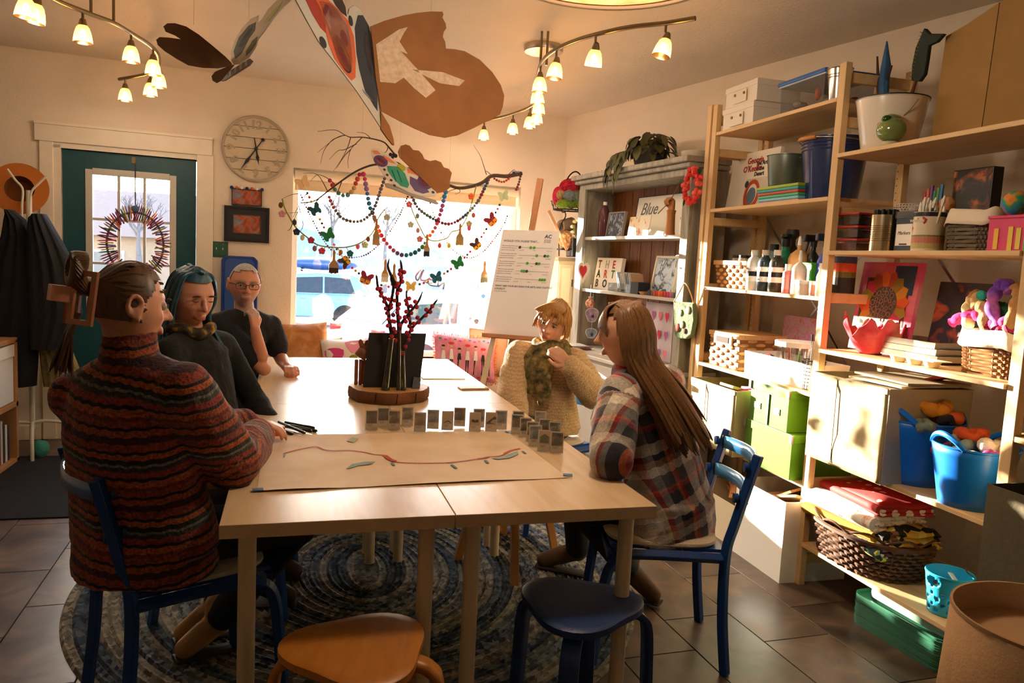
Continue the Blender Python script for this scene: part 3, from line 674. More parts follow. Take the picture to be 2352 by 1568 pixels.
bucket('tin_pail', 'small shiny galvanised pail with green rim on the top shelf', (2.30, 3.075, Z1), .038, .054, .15, mat('#cfcac0', .18, metal=1.), ribs=(.72, .8))
# ---------- left bay, second board
ylb, yrb = yx(1672, 470, 2.42), yx(1775, 470, 2.42)
bk = thing('art_book', 'white art book with red lettering and an orange flower cover', 'book'); hb = .335; wb_ = ylb-yrb
xd = Vector((0, -1, 0)); le = .13; n_ = Vector((-1, 0, 0)); upv = Vector((sin(le), 0, cos(le))); bk.matrix_world = frame((2.40, (ylb+yrb)/2, Z2), xd, upv)
MB().span((-wb_/2, 0, -.022), (wb_/2, hb, 0)).build('cover', mat('#efe6d6', .4), bk, bevel=.001)
MB().span((-wb_/2+.004, .003, -.02), (wb_/2+.001, hb-.003, -.002)).build('pages', mat('#f4eedf', .8), bk)
MB().span((-.055, .012, .0002), (wb_/2-.003, .18, .0008)).build('cover_picture', mat('#cfc6b4', .5), bk)
def disc(cx_, cy_, rx, ry, z, m, par, nm='print', a0=0., a1=2*pi, rot=0.):
 b = MB(); k = 24; A = LS(a0, a1, k+1)
 pts = [(cx_+rx*cos(a)*cos(rot)-ry*sin(a)*sin(rot), cy_+rx*cos(a)*sin(rot)+ry*sin(a)*cos(rot), z) for a in A]
 if a1-a0 > 6.2: pts = pts[:-1]
 b.add(pts, [tuple(range(len(pts)))]); return b.build(nm, m, par, fix=False)
disc(.028, .085, .078, .088, .0012, mat('#b5471f', .5), bk); disc(.03, .09, .05, .058, .0015, mat('#e1d9cc', .5), bk); disc(.026, .08, .045, .048, .0018, mat('#5a7186', .5), bk); disc(-.04, .15, .02, .02, .0015, mat('#3a3f45', .5), bk)
RT = mat('#a8241f', .6); DT2 = mat('#3b3a34', .6)
for bd, x, y, s, m in [('Georgia', -.075, .268, .05, RT), ("O'Keeffe", -.105, .222, .05, RT), ('The Artist', .018, .252, .034, DT2), ('in the', .028, .222, .034, DT2), ('Desert', .018, .192, .034, DT2)]:
 text_mesh('lettering', bd, m, s, bk, Matrix.Translation((x, y, .0012)), bold=.0012)
ty0, ty1 = yx(1737, 465, 2.27), yx(1832, 455, 2.27)
t = thing('plastic_tray_stack', 'stack of six rainbow coloured plastic trays on pine shelf', 'trays', (2.27+.11, (ty0+ty1)/2, Z2)); z = 0
zt_ = zx(1740, 432, 2.27)-Z2; hh = zt_/6
for k, colr in enumerate(['#d99a9a', '#7fc4d8', '#3fae7c', '#b5442c', '#2f9a94', '#9bb323']):
 w_ = (ty0-ty1)*(.94+.012*k); MB().box((0, 0, hh*(k+.5)), (.2+.006*k, w_, hh*.96), taper=(1.02, 1.02)).build('tray', mat(colr, .35), t, bevel=.004)
bucket('grey_pail', 'grey green metal pail standing on the rainbow tray stack', (2.38, yx(1806, 400, 2.38), Z2+zt_+.001), .085, .1, .165, mat('#7c8273', .35, metal=.6, noise=.25, nscale=10), handle=.1, hm=mat('#8a7a5a', .4), hang=1.35)
bucket('navy_bucket', 'navy enamel bucket with a wooden grip on its handle', (2.43, yx(1913, 400, 2.43), Z2), .12, .155, .30, mat('#142a5c', .18, coat=.8), handle=.17, wood=True, hang=-1.5, ribs=(.8, .85, .9))
# ---------- left bay, third board: baskets and bottles
WOODW = mat('#c9955a', .55, noise=.2, nscale=25, name='chip_wood')
def chip_basket(label, c, rx, ry, h, flare, cells=(9, 7), m=WOODW, handle=False, name='chip_basket'):
 t = thing(name, label, 'basket', c); rows = cells[1]; n = cells[0]*4
 b0 = MB().box((0, 0, h/2), (2*rx*(1-flare/2), 2*ry*(1-flare/2), h*.97), taper=(1/(1-flare/2)*1.0, 1/(1-flare/2)*1.0)).build('lining', mat('#8a5a2c', .7), t)
 rn = random.Random(1)
 for i in range(rows):
  u = (i+.5)/rows; k = (1-flare/2)+(flare/2)*u*1.0; k = (1-flare/2)*(1-u)+u
  for side, (L, W, ax) in enumerate(((ry, rx, 1), (rx, ry, 0))):
   q = cells[0] if side == 0 else max(4, int(cells[0]*rx/ry))
   for sgn in ((-1,) if side == 0 else (-1, 1)):
    for j in range(q):
     if (i+j) % 2: continue
     p = -L*k+2*L*k*(j+.5)/q; ww = 2*L*k/q*.95; zz = h*u
     if side == 0: MB().ball((sgn*(W*k+.002), p, zz), (.008, ww*.62, h/rows*.5), 8, 5).build('weave_chip', m, t, smooth=True)
     else: MB().ball((p, sgn*(W*k+.002), zz), (ww*.62, .008, h/rows*.5), 8, 5).build('weave_chip', m, t, smooth=True)
 for z in (h-.012,): MB().box((0, 0, z), (2*rx+.018, 2*ry+.018, .026)).build('rim', mat('#d3a46a', .5), t, bevel=.003)
 return t
yb0, yb1 = yx(1642, 655, 2.27), yx(1700, 660, 2.27)
chip_basket('small square woven chip basket holding black-lidded jars', (2.27+.1, (yb0+yb1)/2+.0, Z3), .09, (yb0-yb1)/2+.03, zx(1660, 598, 2.27)-Z3, .3, (8, 7))
for dy, dx in ((.05, -.03), (-.03, .02), (-.07, -.04)): bottle('black-lidded glass jar inside the small chip basket', (2.37+dx, (yb0+yb1)/2+dy*.7, zx(1660, 598, 2.27)+.003), [(.0, 0), (.028, 0), (.028, .012), (.022, .016)], mat('#b9a58c', .2), [(.026, .016), (.026, .03), (0, .03)], BLACK, group='jars in the chip basket', name='glass_jar', cat='jar')
ACR = [(0, 0), (.033, 0), (.036, .006), (.036, .145), (.03, .165), (.017, .178), (.016, .19)]
LABW = mat('#ece7dc', .6)
for px, colr, capc, lb in [(1727, '#d9d2c6', '#e8e2d6', 'white'), (1752, '#2f3f4a', '#d9d3c6', 'slate blue'), (1779, '#34342c', '#e0d9cc', 'black')]:
 y = yx(px, 668, 2.29)
 t = bottle('tall acrylic bottle of %s paint with white cap' % lb, (2.29, y, Z3), ACR, mat(colr, .25), [(.0185, .185), (.019, .187), (.019, .212), (0, .212)], mat(capc, .4), (.048, .125, .0364), LABW, 'acrylic paint bottles', txt=[(.108, .015, 'ACRYLIC', mat('#8c2b25', .6)), (.056, .009, 'STUDIO', BLACK)])
 MB().lathe([(.0368, .075), (.0368, .1)], 20, cap0=False, cap1=False).build('label_band', BLACK, t)
SMB = lambda r, h, n=.3: [(0, 0), (r*.93, 0), (r, .005), (r, h*.7), (r*.8, h*.8), (r*n, h*.9), (r*n, h)]
def yb(px, x=2.33): return yx(px, 668, x)
bottle('dark bottle with a flat black cap behind the acrylic bottles', (2.42, yx(1772, 650, 2.42), Z3), SMB(.034, .22, .6), mat('#5c6468', .3), [(.024, .215), (.024, .25), (0, .25)], BLACK, name='dark_bottle')
bottle('green pump bottle with a black pump head', (2.40, yx(1797, 650, 2.4), Z3), SMB(.05, .24, .4), mat('#1f7a58', .3), [(.022, .235), (.024, .24), (.024, .275), (.012, .28), (.03, .285), (.03, .3), (0, .3)], BLACK, name='pump_bottle')
bottle('black trigger bottle standing behind the green pump bottle', (2.48, yx(1812, 640, 2.48), Z3), SMB(.045, .28, .4), mat('#3a3534', .4), [(.02, .28), (.035, .3), (.03, .33), (0, .33)], mat('#2b2728', .5), name='trigger_bottle')
bottle('peach glue bottle with pointed nozzle', (2.37, yx(1829, 655, 2.37), Z3), SMB(.05, .245, .2), mat('#d8a468', .4), [(.011, .24), (.008, .275), (.003, .285)], WHITE, name='glue_bottle')
t = bottle('black spray bottle with a trigger head', (2.42, yx(1862, 640, 2.42), Z3), SMB(.036, .235, .35), mat('#17181a', .3), [(.016, .235), (.016, .26), (0, .26)], BLACK, name='spray_bottle')
MB().box((-.02, 0, .275), (.075, .024, .035)).build('trigger_head', BLACK, t, bevel=.006); MB().bar((-.03, 0, .26), (-.045, 0, .21), .012, .006).build('trigger', BLACK, t)
t = bottle('violet blue spray bottle with a black trigger', (2.38, yx(1890, 650, 2.38), Z3), SMB(.036, .23, .35), mat('#3a49b0', .3), [(.016, .23), (.016, .26), (0, .26)], BLACK, name='spray_bottle')
MB().box((-.02, 0, .275), (.075, .024, .035)).build('trigger_head', mat('#23304a', .4), t, bevel=.006)
bottle('small pink paint bottle with a white cap', (2.262, yx(1806, 672, 2.262), Z3), [(0, 0), (.0225, 0), (.024, .005), (.024, .105), (.013, .112)], mat('#dd7f7c', .35), [(.016, .11), (.016, .142), (0, .142)], WHITE, (.02, .09, .0243), mat('#e59a94', .5), name='pink_bottle', txt=[(.07, .012, 'Pink', mat('#4b4aa0', .6))])
bottle('white squeeze bottle with a red-edged label', (2.285, yx(1832, 670, 2.285), Z3), SMB(.035, .17, .25), mat('#efe2cd', .4), [(.01, .165), (.006, .21), (0, .21)], WHITE, (.05, .11, .0353), mat('#e7c9b8', .5), name='squeeze_bottle')
storage_box('bright green box between the paint bottles', (2.36, yx(1862, 650, 2.36), Z3), (.06, .075, .155), mat('#4fae2b', .4), .012, name='green_carton')
bottle('round white tub with clear lid at the shelf edge', (2.255, yx(1848, 676, 2.255), Z3), [(0, 0), (.04, 0), (.045, .05), (.047, .055)], mat('#f1e7da', .4), [(.049, .05), (.049, .068), (0, .068)], WHITE, name='round_tub', cat='tub')
bottle('small salmon pot beside the round white tub', (2.25, yx(1868, 678, 2.25), Z3), [(0, 0), (.02, 0), (.022, .05)], mat('#d98f77', .4), [(.022, .05), (.022, .066), (0, .066)], WHITE, name='paint_pot', cat='pot')
bottle('slim white bottle next to the middle upright', (2.25, yx(1881, 676, 2.25), Z3), SMB(.018, .125, .5), mat('#efe7db', .4), [(.01, .125), (.01, .15), (0, .15)], WHITE, name='slim_bottle')
t = bottle('square white jug of medium with an orange banded label', (2.36, yx(1932, 680, 2.36), Z3), [(0, 0), (.05, 0), (.053, .006), (.053, .19), (.03, .215), (.022, .22)], mat('#e9dcc8', .45), [(.03, .222), (.03, .25), (0, .25)], mat('#d9c9ae', .5), name='medium_jug')
for z0, z1, colr in ((.02, .09, '#2a2622'), (.09, .115, '#6f6a2e'), (.115, .155, '#d9582b'), (.155, .185, '#3a4468')): MB().lathe([(.0536, z0), (.0536, z1)], 24, cap0=False, cap1=False).build('label_band', mat(colr, .6), t)
# ---------- left bay, fourth board
y0, y1 = yx(1624, 835, 2.24), yx(1690, 850, 2.24)
zt = zx(1630, 757, 2.24)
t = chip_basket('large woven chip basket with a cut-out handle', (2.245+.16, (y0+y1)/2-.0, Z4), .155, (y0-y1)/2, zt-Z4, .03, (6, 9))
MB().box((-.163, 0, (zt-Z4)*.8), (.012, (y0-y1)*.62, .055)).build('handle_frame', mat('#dcb683', .5), t, bevel=.004); MB().box((-.166, 0, (zt-Z4)*.8), (.012, (y0-y1)*.42, .032)).build('handle_hole', mat('#3a2412', .9), t)
def open_box(name, label, c, d, m, th=.003, cat='bin', rz=0., notch=False, flare=1.):
 t = thing(name, label, cat, c, rz); x, y, z = AR(d)/2*AR([1, 1, 2]); f = flare; b = MB()
 b.add([(-x, -y, 0), (x, -y, 0), (x, y, 0), (-x, y, 0), (-x*f, -y*f, z), (x*f, -y*f, z), (x*f, y*f, z), (-x*f, y*f, z)], [(0, 1, 2, 3), (0, 1, 5, 4), (1, 2, 6, 5), (2, 3, 7, 6), (3, 0, 4, 7)])
 b.build('walls', m, t, solid=th); return t
y0, y1 = yx(1708, 855, 2.26), yx(1862, 890, 2.26)
t = open_box('white_bin', 'white plastic bin with a dipped front on the pine shelf', (2.26+.1, (y0+y1)/2, Z4), (.2, y0-y1-.02, .12), mat('#f0e9dd', .4), .004, flare=1.03)
blob('wool_ball', 'red and blue wool ball inside the white bin', (2.32, y0-.12, Z4+.085), (.04, .055, .03), ramp_mat('redblue', 'Object', [(.4, '#b3202c'), (.5, '#1d4d8f'), (.6, '#1a6f66')], kind='noise', scale=14, interp='CONSTANT'), 3)
y0, y1 = yx(1780, 800, 2.34), yx(1868, 820, 2.34)
t = thing('clear_tub', 'tall clear tub with a white lid rim and striped straws', 'tub', (2.36, (y0+y1)/2, Z4)); h = zx(1800, 778, 2.36)-Z4
MB().lathe([(.0, .003), (.085, .003), (.1, h-.02)], 24, cap1=False).build('tub', glassmat('#eceae6', .15, .1, 'clear_plastic'), t, smooth=35); MB().lathe([(.1, h-.025), (.108, h-.025), (.108, h), (.1, h)], 28, cap0=False, cap1=False).build('lid_ring', WHITE, t)
for k in range(9): a = k*.7; MB().tube([(.05*cos(a), .06*sin(a), .004), (.07*cos(a), .08*sin(a), h-.03)], .005, 6).build('straw', mat(['#c23a34', '#5c8a3a', '#e9e2d4', '#a3563c', '#4a3a34'][k % 5], .5), t)
y0, y1 = yx(1792, 770, 2.52), yx(1870, 780, 2.52); hz = zx(1795, 722, 2.52)-Z4
PINKP = ramp_mat('wildflower_painting', 'Object', [(0, '#8c3f5c'), (.42, '#b9748f'), (.5, '#c48aa2'), (.56, '#9aa06a'), (.62, '#c9606c'), (1, '#7a4a86')], kind='noise', scale=22, detail=6, dist=1.5, rough=.6)
t = canvas('flower_canvas', 'small mauve canvas of wild flowers at the shelf back', (2.53, (y0+y1)/2-.03, Z4+hz/2), y0-y1+.06, hz, YD, .06, PINKP, edge=mat('#8c4a66', .6))
y0, y1 = yx(1826, 885, 2.25), yx(1866, 895, 2.25)
t = thing('wire_basket', 'small dark wire mesh basket by the middle upright', 'basket', (2.25+.045, (y0+y1)/2, Z4))
b = MB(); r0, r1, hw = .042, .052, .135
for k in range(18): a = 2*pi*k/18; b.tube([(r0*cos(a), r0*sin(a), .002), (r1*cos(a), r1*sin(a), hw)], .0012, 4, cap=False)
for i in range(9): u = i/8; r = r0+(r1-r0)*u; b.tube([(r*cos(a), r*sin(a), .003+hw*u) for a in LS(0, 2*pi, 19)[:-1]], .0012 if i < 8 else .0025, 4, closed=True)
b.build('wire_mesh', DARKIRON, t)
for k, (colr, dx) in enumerate([('#3a3f38', .01), ('#9a9484', -.015), ('#22201e', 0)]): tag(MB().tube([(0, 0, .0), (.01, -.012+.02*k, .19+.03*k)], .006, 6).build('tool_handle', mat(colr, .5), None, loc=(2.292+dx, (y0+y1)/2-.01+.01*k, Z4+.008)), '%s tool handle standing in the wire basket' % ['dark green', 'grey', 'black'][k], 'tool')
# ---------- left bay, fifth board
LINEN = mat('#b9a57c', .85, noise=.12, nscale=5, bump=.5, bscale=8, name='linen_fabric')
def fabric_bin(label, c, d, m=LINEN):
 t = open_box('fabric_bin', label, c, d, m, .008, flare=1.02); x, y, z = d
 b = MB(); rn = random.Random(int(c[1]*100)); P = []
 for i in range(13):
  u = i/12; P.append([(-x/2-.006-.010*sin(5*u+3*v)*sin(pi*u)*sin(pi*v)-.006*sin(13*v+6*u)*sin(pi*v)*u, -y/2+y*v, z*u) for v in LS(0, 1, 17)])
 b.grid(P); b.build('front_panel', m, t, smooth=True, solid=.003)
 MB().tube([(-x/2-.011, y*.12, .01), (-x/2-.013, y*.12, z-.01)], .0018, 4).build('seam', mat('#7d6c4a', .9), t)
 MB().bar((-x/2-.01, -y/2, z-.012), (-x/2-.01, y/2, z-.012), .004, .02).build('hem', m, t); return t
fabric_bin('beige fabric bin with papers at the end of the low shelf', (2.14+.19, 3.70, Z5), (.36, .47, .345))
tag(MB().box((0, 0, 0), (.2, .14, .015), AR(Matrix.Rotation(.25, 3, 'Y'))).build('yellow_pad', mat('#d9cf6a', .6), None, loc=(2.3, 3.66, Z5+.32), bevel=.003), 'pale yellow pad poking out of the beige fabric bin', 'pad')
tag(MB().bar((2.24, 3.6, Z5+.33), (2.42, 3.42, Z5+.375), .02, .006).build('pink_ruler', mat('#d92a86', .4), None), 'hot pink ruler lying across the beige fabric bin', 'ruler')
tag(MB().box((0, 0, 0), (.22, .2, .03), AR(Matrix.Rotation(-.15, 3, 'X'))).build('dark_folder', mat('#2f2a24', .6), None, loc=(2.44, 3.62, Z5+.33), bevel=.003), 'dark folder lying in the beige fabric bin', 'folder')
GREENB = mat('#5c8f1e', .35, noise=.05, coat=.3)
for k, (z0, h, yl, yr, lab) in enumerate([(Z5, .215, 3.42, 3.03, 'large green lidded storage box with metal corners, the lower one'), (Z5+.216, .2, 3.40, 3.08, 'smaller green lidded storage box stacked on the large one')]):
 t = storage_box(lab, (2.19+.17, (yl+yr)/2, z0), (.34, yl-yr, h), GREENB, .04, group='green storage boxes', name='green_box')
 for s in (-1, 1): MB().box((-.174, s*(yl-yr)/2, h-.02), (.012, .022, .042)).build('metal_corner', STEEL, t, bevel=.002)
 if k:
  for s in (-.07, .09):
   lh = MB().box((-.1715, s, h*.42), (.003, .055, .03)).build('label_holder', STEEL, t); MB().box((-.1735, s, h*.42), (.002, .042, .018)).build('label_card', WHITE, lh)
  MB().box((-.172, .0, h*.4), (.006, .014, h*.76)).build('divider', mat('#2c4a0c', .5), t)
# floor box and wood offcuts
t = open_box('white_box_open', 'big open white carton on the floor under the shelving', (2.135+.18, 3.17, 0), (.35, .41, .385), mat('#f1ece2', .5), .006, cat='box')
rn = random.Random(8)
for k in range(5): tag(MB().box((0, 0, 0), (.2, .24, .012), AR((Matrix.Rotation(rn.uniform(-.5, .5), 3, 'X')@Matrix.Rotation(rn.uniform(-.4, .4), 3, 'Y')))).build('kraft_paper', mat('#b98c58', .8, noise=.1), None, loc=(2.33+rn.uniform(-.03, .04), 3.13+rn.uniform(-.06, .06), .285+.02*k)), 'crumpled kraft paper sheet in the open white carton', 'paper', 'kraft papers in the white carton')
t = open_box('shallow_crate', 'shallow carton of wood strips beside the open white carton', (2.33, 3.66, 0), (.34, .5, .22), mat('#d8c7a6', .7), .006, cat='crate')
for k in range(14): tag(MB().bar((2.2+rn.uniform(0, .1), 3.46+rn.uniform(0, .1), .2+.004*k), (2.4+rn.uniform(-.05, .05), 3.85+rn.uniform(-.1, .02), .21+.005*k), .022, .006).build('wood_strip', mat(rn.choice(['#b06a34', '#c98a4e', '#8f5227']), .6), None), 'thin wood strip lying in the shallow carton', 'wood strip', 'wood strips in the shallow carton')
# --- right bay, top board
yc = yx(2040, 330, 2.36)
bk2 = bucket('enamel_pail', 'white enamel pail with a black rim holding painted sticks', (2.36, yc, Q1), .105, .14, .215, mat('#e5d9c4', .25, coat=.6), handle=.13, hang=-2.6)
MB().lathe([(.138, .213), (.145, .213), (.145, .218), (.138, .218)], 32, cap0=False, cap1=False).build('black_rim', BLACK, bk2)
def P2(px, py, x=2.40): return px_x(px, py, x)
t = thing('painted_stick', 'blue painted driftwood stick standing in the enamel pail', 'stick')
MB().tube([P2(2030, 300), P2(2030, 250), P2(2030, 190), P2(2035, 150), P2(2037, 95)], [.013, .018, .022, .02, .003], 8).build('stick', mat('#2c5c86', .6, noise=.3, nscale=20), t, smooth=True)
MB().tube([P2(2022, 190), P2(2030, 200), P2(2048, 150)], [.006, .012, .005], 6).build('twig_fork', mat('#3a3038', .8), t, smooth=True)
t = tag(MB().tube([P2(2020, 300), P2(2019, 240), P2(2017, 195), P2(2015, 130)], [.008, .01, .008, .004], 7).build('bark_stick', mat('#5a3a22', .9, noise=.3), None, smooth=True), 'thin brown bark stick next to the blue painted stick', 'stick')
t = thing('fish_stick', 'dark green fish-shaped painted stick with fringed edge', 'stick')
b = MB(); b.poly([P2(x, y) for x, y in [(2092, 185), (2094, 150), (2102, 110), (2115, 80), (2122, 64), (2134, 77), (2167, 77), (2150, 96), (2132, 104), (2127, 140), (2122, 170), (2110, 187)]], (.02, 0, 0)); b.build('fish_body', mat('#16261c', .7, noise=.4, nscale=30), t, bevel=.004)
MB().tube([P2(2085, 255), P2(2094, 215), P2(2104, 185)], [.007, .008, .006], 7).build('stick', mat('#5c2f18', .8), t, smooth=True)
b = MB()
for k in range(14):
 u = k/13; p = P2(2092+u*26, 185-u*110); b.tube([p, p+AR([-.002, .012, .006])], [.002, .0008], 4)
b.build('fringe', mat('#6b7a1f', .8), t)
# duck ornament
dk = thing('duck_ornament', 'green glass duck ornament with a wooden bill', 'ornament', (2.275, yx(2045, 320, 2.275), Q1), 0)
b = MB(); b.ball((0, 0, .07), (.055, .062, .05), 20, 12); b.ball((0, .005, .1), (.04, .042, .035), 16, 10); b.build('body', mat('#7d8f4a', .1, coat=.8, noise=.4, nscale=12), dk, smooth=True)
MB().lathe([(0, 0), (.035, 0), (.038, .008), (.032, .022)], 18).build('foot', mat('#c9bf9a', .2), dk, smooth=True); MB().bar((-.01, .035, .1), (-.02, .115, .098), .02, .016).build('bill', mat('#a8702f', .5), dk, bevel=.004)
MB().ball((-.03, -.005, .11), (.02, .02, .016)).build('green_patch', mat('#1f4a16', .15), dk, smooth=True)
# big board
t = thing('brown_board', 'tall plain brown board with a fold leaning on the wall above the shelf', 'board')
ya, yb_ = yx(2140, 305, 2.43), 1.35; yf = yx(2255, 275, 2.43); ztp = zx(2170, 80, 2.43)
b = MB(); b.poly([(2.43, ya, Q1), (2.43, yf, Q1), (2.45, yf, ztp+.06), (2.45, ya-.1, ztp+.02), (2.45, ya, ztp)], (.012, 0, 0)); b.build('panel', mat('#a37b43', .85, noise=.08, nscale=10), t)
b = MB(); b.poly([(2.43, yf-.004, Q1), (2.41, yb_, Q1), (2.43, yb_, ztp+.08), (2.45, yf-.004, ztp+.06)], (.012, 0, 0)); b.build('panel', mat('#9c753f', .85, noise=.08, nscale=10), t)
# --- right bay, second board
yc = yx(1957, 573, 2.31); RED = mat('#b3221c', .35)
for k in range(3):
 h = .052; t = thing('snack_tub', ['lowest', 'middle', 'topmost'][k]+' of three clear tubs with red lids', 'tub', (2.33, yc, Q2+.056*k), 0, 'red-lidded tubs')
 MB().box((0, 0, h/2), (.12, .15, h-.002), taper=(1.1, 1.1)).build('tub', glassmat('#f0ece6', .2, .1, 'clear_plastic'), t); MB().box((0, 0, h-.003), (.145, .178, .009)).build('lid', RED, t, bevel=.004)
 MB().box((0, 0, .021), (.105, .13, .03)).build('contents', mat(['#6a2f2a', '#56483f', '#2c2420'][k], .7, noise=.6, nscale=40), t)
TIN = mat('#cdbb96', .2, metal=1.)
t = thing('tin_can', 'large ribbed tin can packed with black marker pens', 'can', (2.30, yx(2029, 575, 2.30), Q2)); r, h = .058, .148
pr = [(0, 0), (r, 0), (r, .008)]
for i in range(9): z = h*(.28+.05*i); pr += [(r, z), (r-.002, z+h*.0125), (r, z+h*.025)]
pr += [(r, h), (r-.002, h), (r-.002, .01), (0, .01)]
MB().lathe(pr, 36, cap0=False, cap1=False).build('can', TIN, t, smooth=35)
for k in range(17):
 a = k*2.4; rr_ = .012*sqrt(k); tag(MB().tube([(0, 0, 0), (0, 0, .16)], .0068, 8).build('marker_pen', BLACK, None, loc=(2.30+rr_*cos(a), float(yx(2029, 575, 2.30))+rr_*sin(a), Q2+.0105)), 'black marker pen standing in the ribbed tin can', 'marker', 'markers in the tin can')
t = storage_box('slate blue caddy with a white label reading Markers', (2.33, yx(2078, 573, 2.29), Q2), (.1, .1, .16), mat('#2f3c48', .4), .03, name='marker_caddy', lidm=glassmat('#e8ecee', .2, .1, 'clear_plastic'))
lb = MB().box((-.0515, 0, .065), (.002, .084, .085)).build('label', LABW, t); text_mesh('lettering', 'Markers', mat('#5a3440', .6), .02, lb, frame((-.0528, 0, .066), (0, -1, 0), (0, 0, 1), (-1, 0, 0)), 'CENTER', shear=.3)
MB().box((-.0525, 0, .028), (.001, .04, .006)).build('label_rule', BLACK, lb)
for px, rr_, z0, lab in [(2038, .037, .19, 'smaller white lace-edged pot behind the tin can'), (2080, .052, .215, 'larger white lace-edged pot behind the marker caddy')]:
 t = thing('lace_pot', lab, 'pot', (2.45, yx(px, 540, 2.45), Q2), 0, 'lace-edged pots'); MB().lathe([(0, 0), (rr_*.9, 0), (rr_, z0*.72)], 26, cap1=False).build('pot', mat('#eae0d3', .5), t, smooth=35)
 n = 26; b = MB()
 for i in range(n):
  for j in range(3):
   a = 2*pi*(i+.5*(j % 2))/n; zc = z0*(.75+.09*j); rad = 2*pi*rr_/n*.52
   b.tube([(rr_*cos(a+rad/rr_*cos(q)), rr_*sin(a+rad/rr_*cos(q)), zc+rad*1.0*sin(q)) for q in LS(0, 2*pi, 8)[:-1]], .0016, 4, closed=True)
 b.build('lace_edge', mat('#eae0d3', .5), t)
t = thing('pencil_holder', 'pink holder with coloured pencils at the back of the shelf', 'pencils', (2.5, yx(2132, 540, 2.5), Q2)); MB().box((0, 0, .1), (.07, .1, .2)).build('holder', mat('#b9869a', .5), t, bevel=.003)
for k, colr in enumerate(['#b3371f', '#d9622c', '#7a3a7a', '#1f7a5a', '#4f9a2c', '#3a6fb0']): MB().tube([(0, .04-.016*k, .15), (.004, .045-.018*k, .26+.012*(k % 3))], .008, 6).build('pencil', mat(colr, .5), t)
t = thing('brush_can', 'painted tin with a red steer label holding paint brushes', 'can', (2.29, yx(2128, 576, 2.29), Q2)); r, h = .056, .148
MB().lathe([(0, 0), (r, 0), (r, h), (r-.002, h), (r-.002, .01), (0, .01)], 32, cap0=False, cap1=False).build('can', mat('#d8c9ae', .4), t, smooth=35)
for z0, z1, colr in ((.01, .03, '#b9a96a'), (.03, .055, '#c27a62'), (.055, .06, '#6f7a3a')): MB().lathe([(r+.0006, z0), (r+.0006, z1)], 32, cap0=False, cap1=False).build('label_band', mat(colr, .6), t)
def wrap(pts, r, rot=pi): return [(r*cos(rot+q/r), r*sin(rot+q/r), z) for q, z in pts]
b = MB(); b.add(wrap([(-.035, .07), (-.02, .085), (.0, .09), (.03, .1), (.04, .118), (.025, .128), (.0, .122), (-.03, .125), (-.04, .1)], r+.0008), [tuple(range(9))]); b.build('red_steer', mat('#a3221c', .6), t, fix=False)
text_mesh('lettering', 'WESTERN', mat('#f0e6d6', .6), .016, t, frame((-r-.0012, 0, .108), (0, -1, 0), (0, 0, 1), (-1, 0, 0)), 'CENTER')
MB().lathe([(r+.001, h-.018), (r+.001, h-.002)], 32, cap0=False, cap1=False).build('black_rim', BLACK, t)
rn = random.Random(12)
for k in range(12):
 a = k*2.4; q = .012*sqrt(k); base = AR([2.29+q*cos(a), float(yx(2128, 576, 2.29))+q*sin(a), Q2+.011]); tip = base+AR([rn.uniform(-.012, .012), -.012+rn.uniform(-.045, .045), .16+rn.uniform(0, .035)])
 t = thing('paint_brush', 'white bristled brush standing in the red steer tin', 'brush', base, 0, 'brushes in the steer tin'); MB().tube([(0, 0, 0), (tip-base)*.8], .004, 6).build('handle', mat(rn.choice(['#e9e3d6', '#d8c9a8', '#2a2a2a']), .4), t)
 MB().tube([(tip-base)*.8, (tip-base)*.9, tip-base], [.005, .008, .003], 6).build('bristles', mat('#ece5d4', .8), t)
ya, yb_ = yx(2160, 574, 2.27), yx(2264, 578, 2.27)
GREYW = mat('#6f6250', .5, noise=.2, nscale=30); wk = wicker('grey_wicker_basket', 'grey wicker basket with a white cloth liner on the shelf', (2.27+.12, (ya+yb_)/2, Q2), .11, (ya-yb_)/2, .115, .06, GREYW, 8, 30, .35)
b = MB(); P = []
for i in range(4):
 P.append([((.116+.004*i)*math.copysign(abs(cos(a))**.35, cos(a)), ((ya-yb_)/2+.006+.003*i)*math.copysign(abs(sin(a))**.35, sin(a)), .15-.018*i+.006*sin(5*a)) for a in LS(0, 2*pi, 49)[:-1]])
b.grid(P, closed_u=True); b.build('cloth_liner', mat('#e2d2bb', .9, bump=.3, bscale=30), wk, solid=.003, smooth=True)
tag(blob('twine_ball', 'tan ball of twine beside the grey wicker basket', (2.33, yx(2172, 500, 2.33), Q2+.178), (.03, .032, .03), mat('#c98a5a', .9, bump=.5, bscale=90), 6, 'twine', amp=.03), None)
bx = thing('game_box', 'dark picture box with orange and blue print standing behind the basket', 'box', (2.505, yx(2212, 520, 2.46), Q2), 0)
MB().box((0, 0, .165), (.05, .185, .33)).build('box', mat('#17120f', .4), bx, bevel=.002)
GP = ramp_mat('night_picture', 'Object', [(0, '#0c0b0c'), (.48, '#17130f'), (.55, '#6b3a1f'), (.62, '#c9662a'), (.7, '#1f2f5c'), (1, '#0e1526')], kind='noise', scale=11, detail=5, dist=1., rough=.35)
b = MB(); b.add([(-.0256, .09, .005), (-.0256, -.09, .005), (-.0256, -.09, .325), (-.0256, .09, .325)], [(0, 1, 2, 3)]); b.build('picture', GP, bx, fix=False); MB().box((-.027, 0, .045), (.002, .17, .05)).build('title_strip', mat('#27406f', .5), bx)
tag(MB().box((0, 0, .15), (.07, .05, .3)).build('clear_sleeve', glassmat('#d9d6c8', .15, .05, 'clear_plastic'), None, loc=(2.505, yx(2162, 520, 2.46)-.005, Q2), bevel=.002), 'clear plastic sleeve standing beside the dark picture box', 'sleeve')
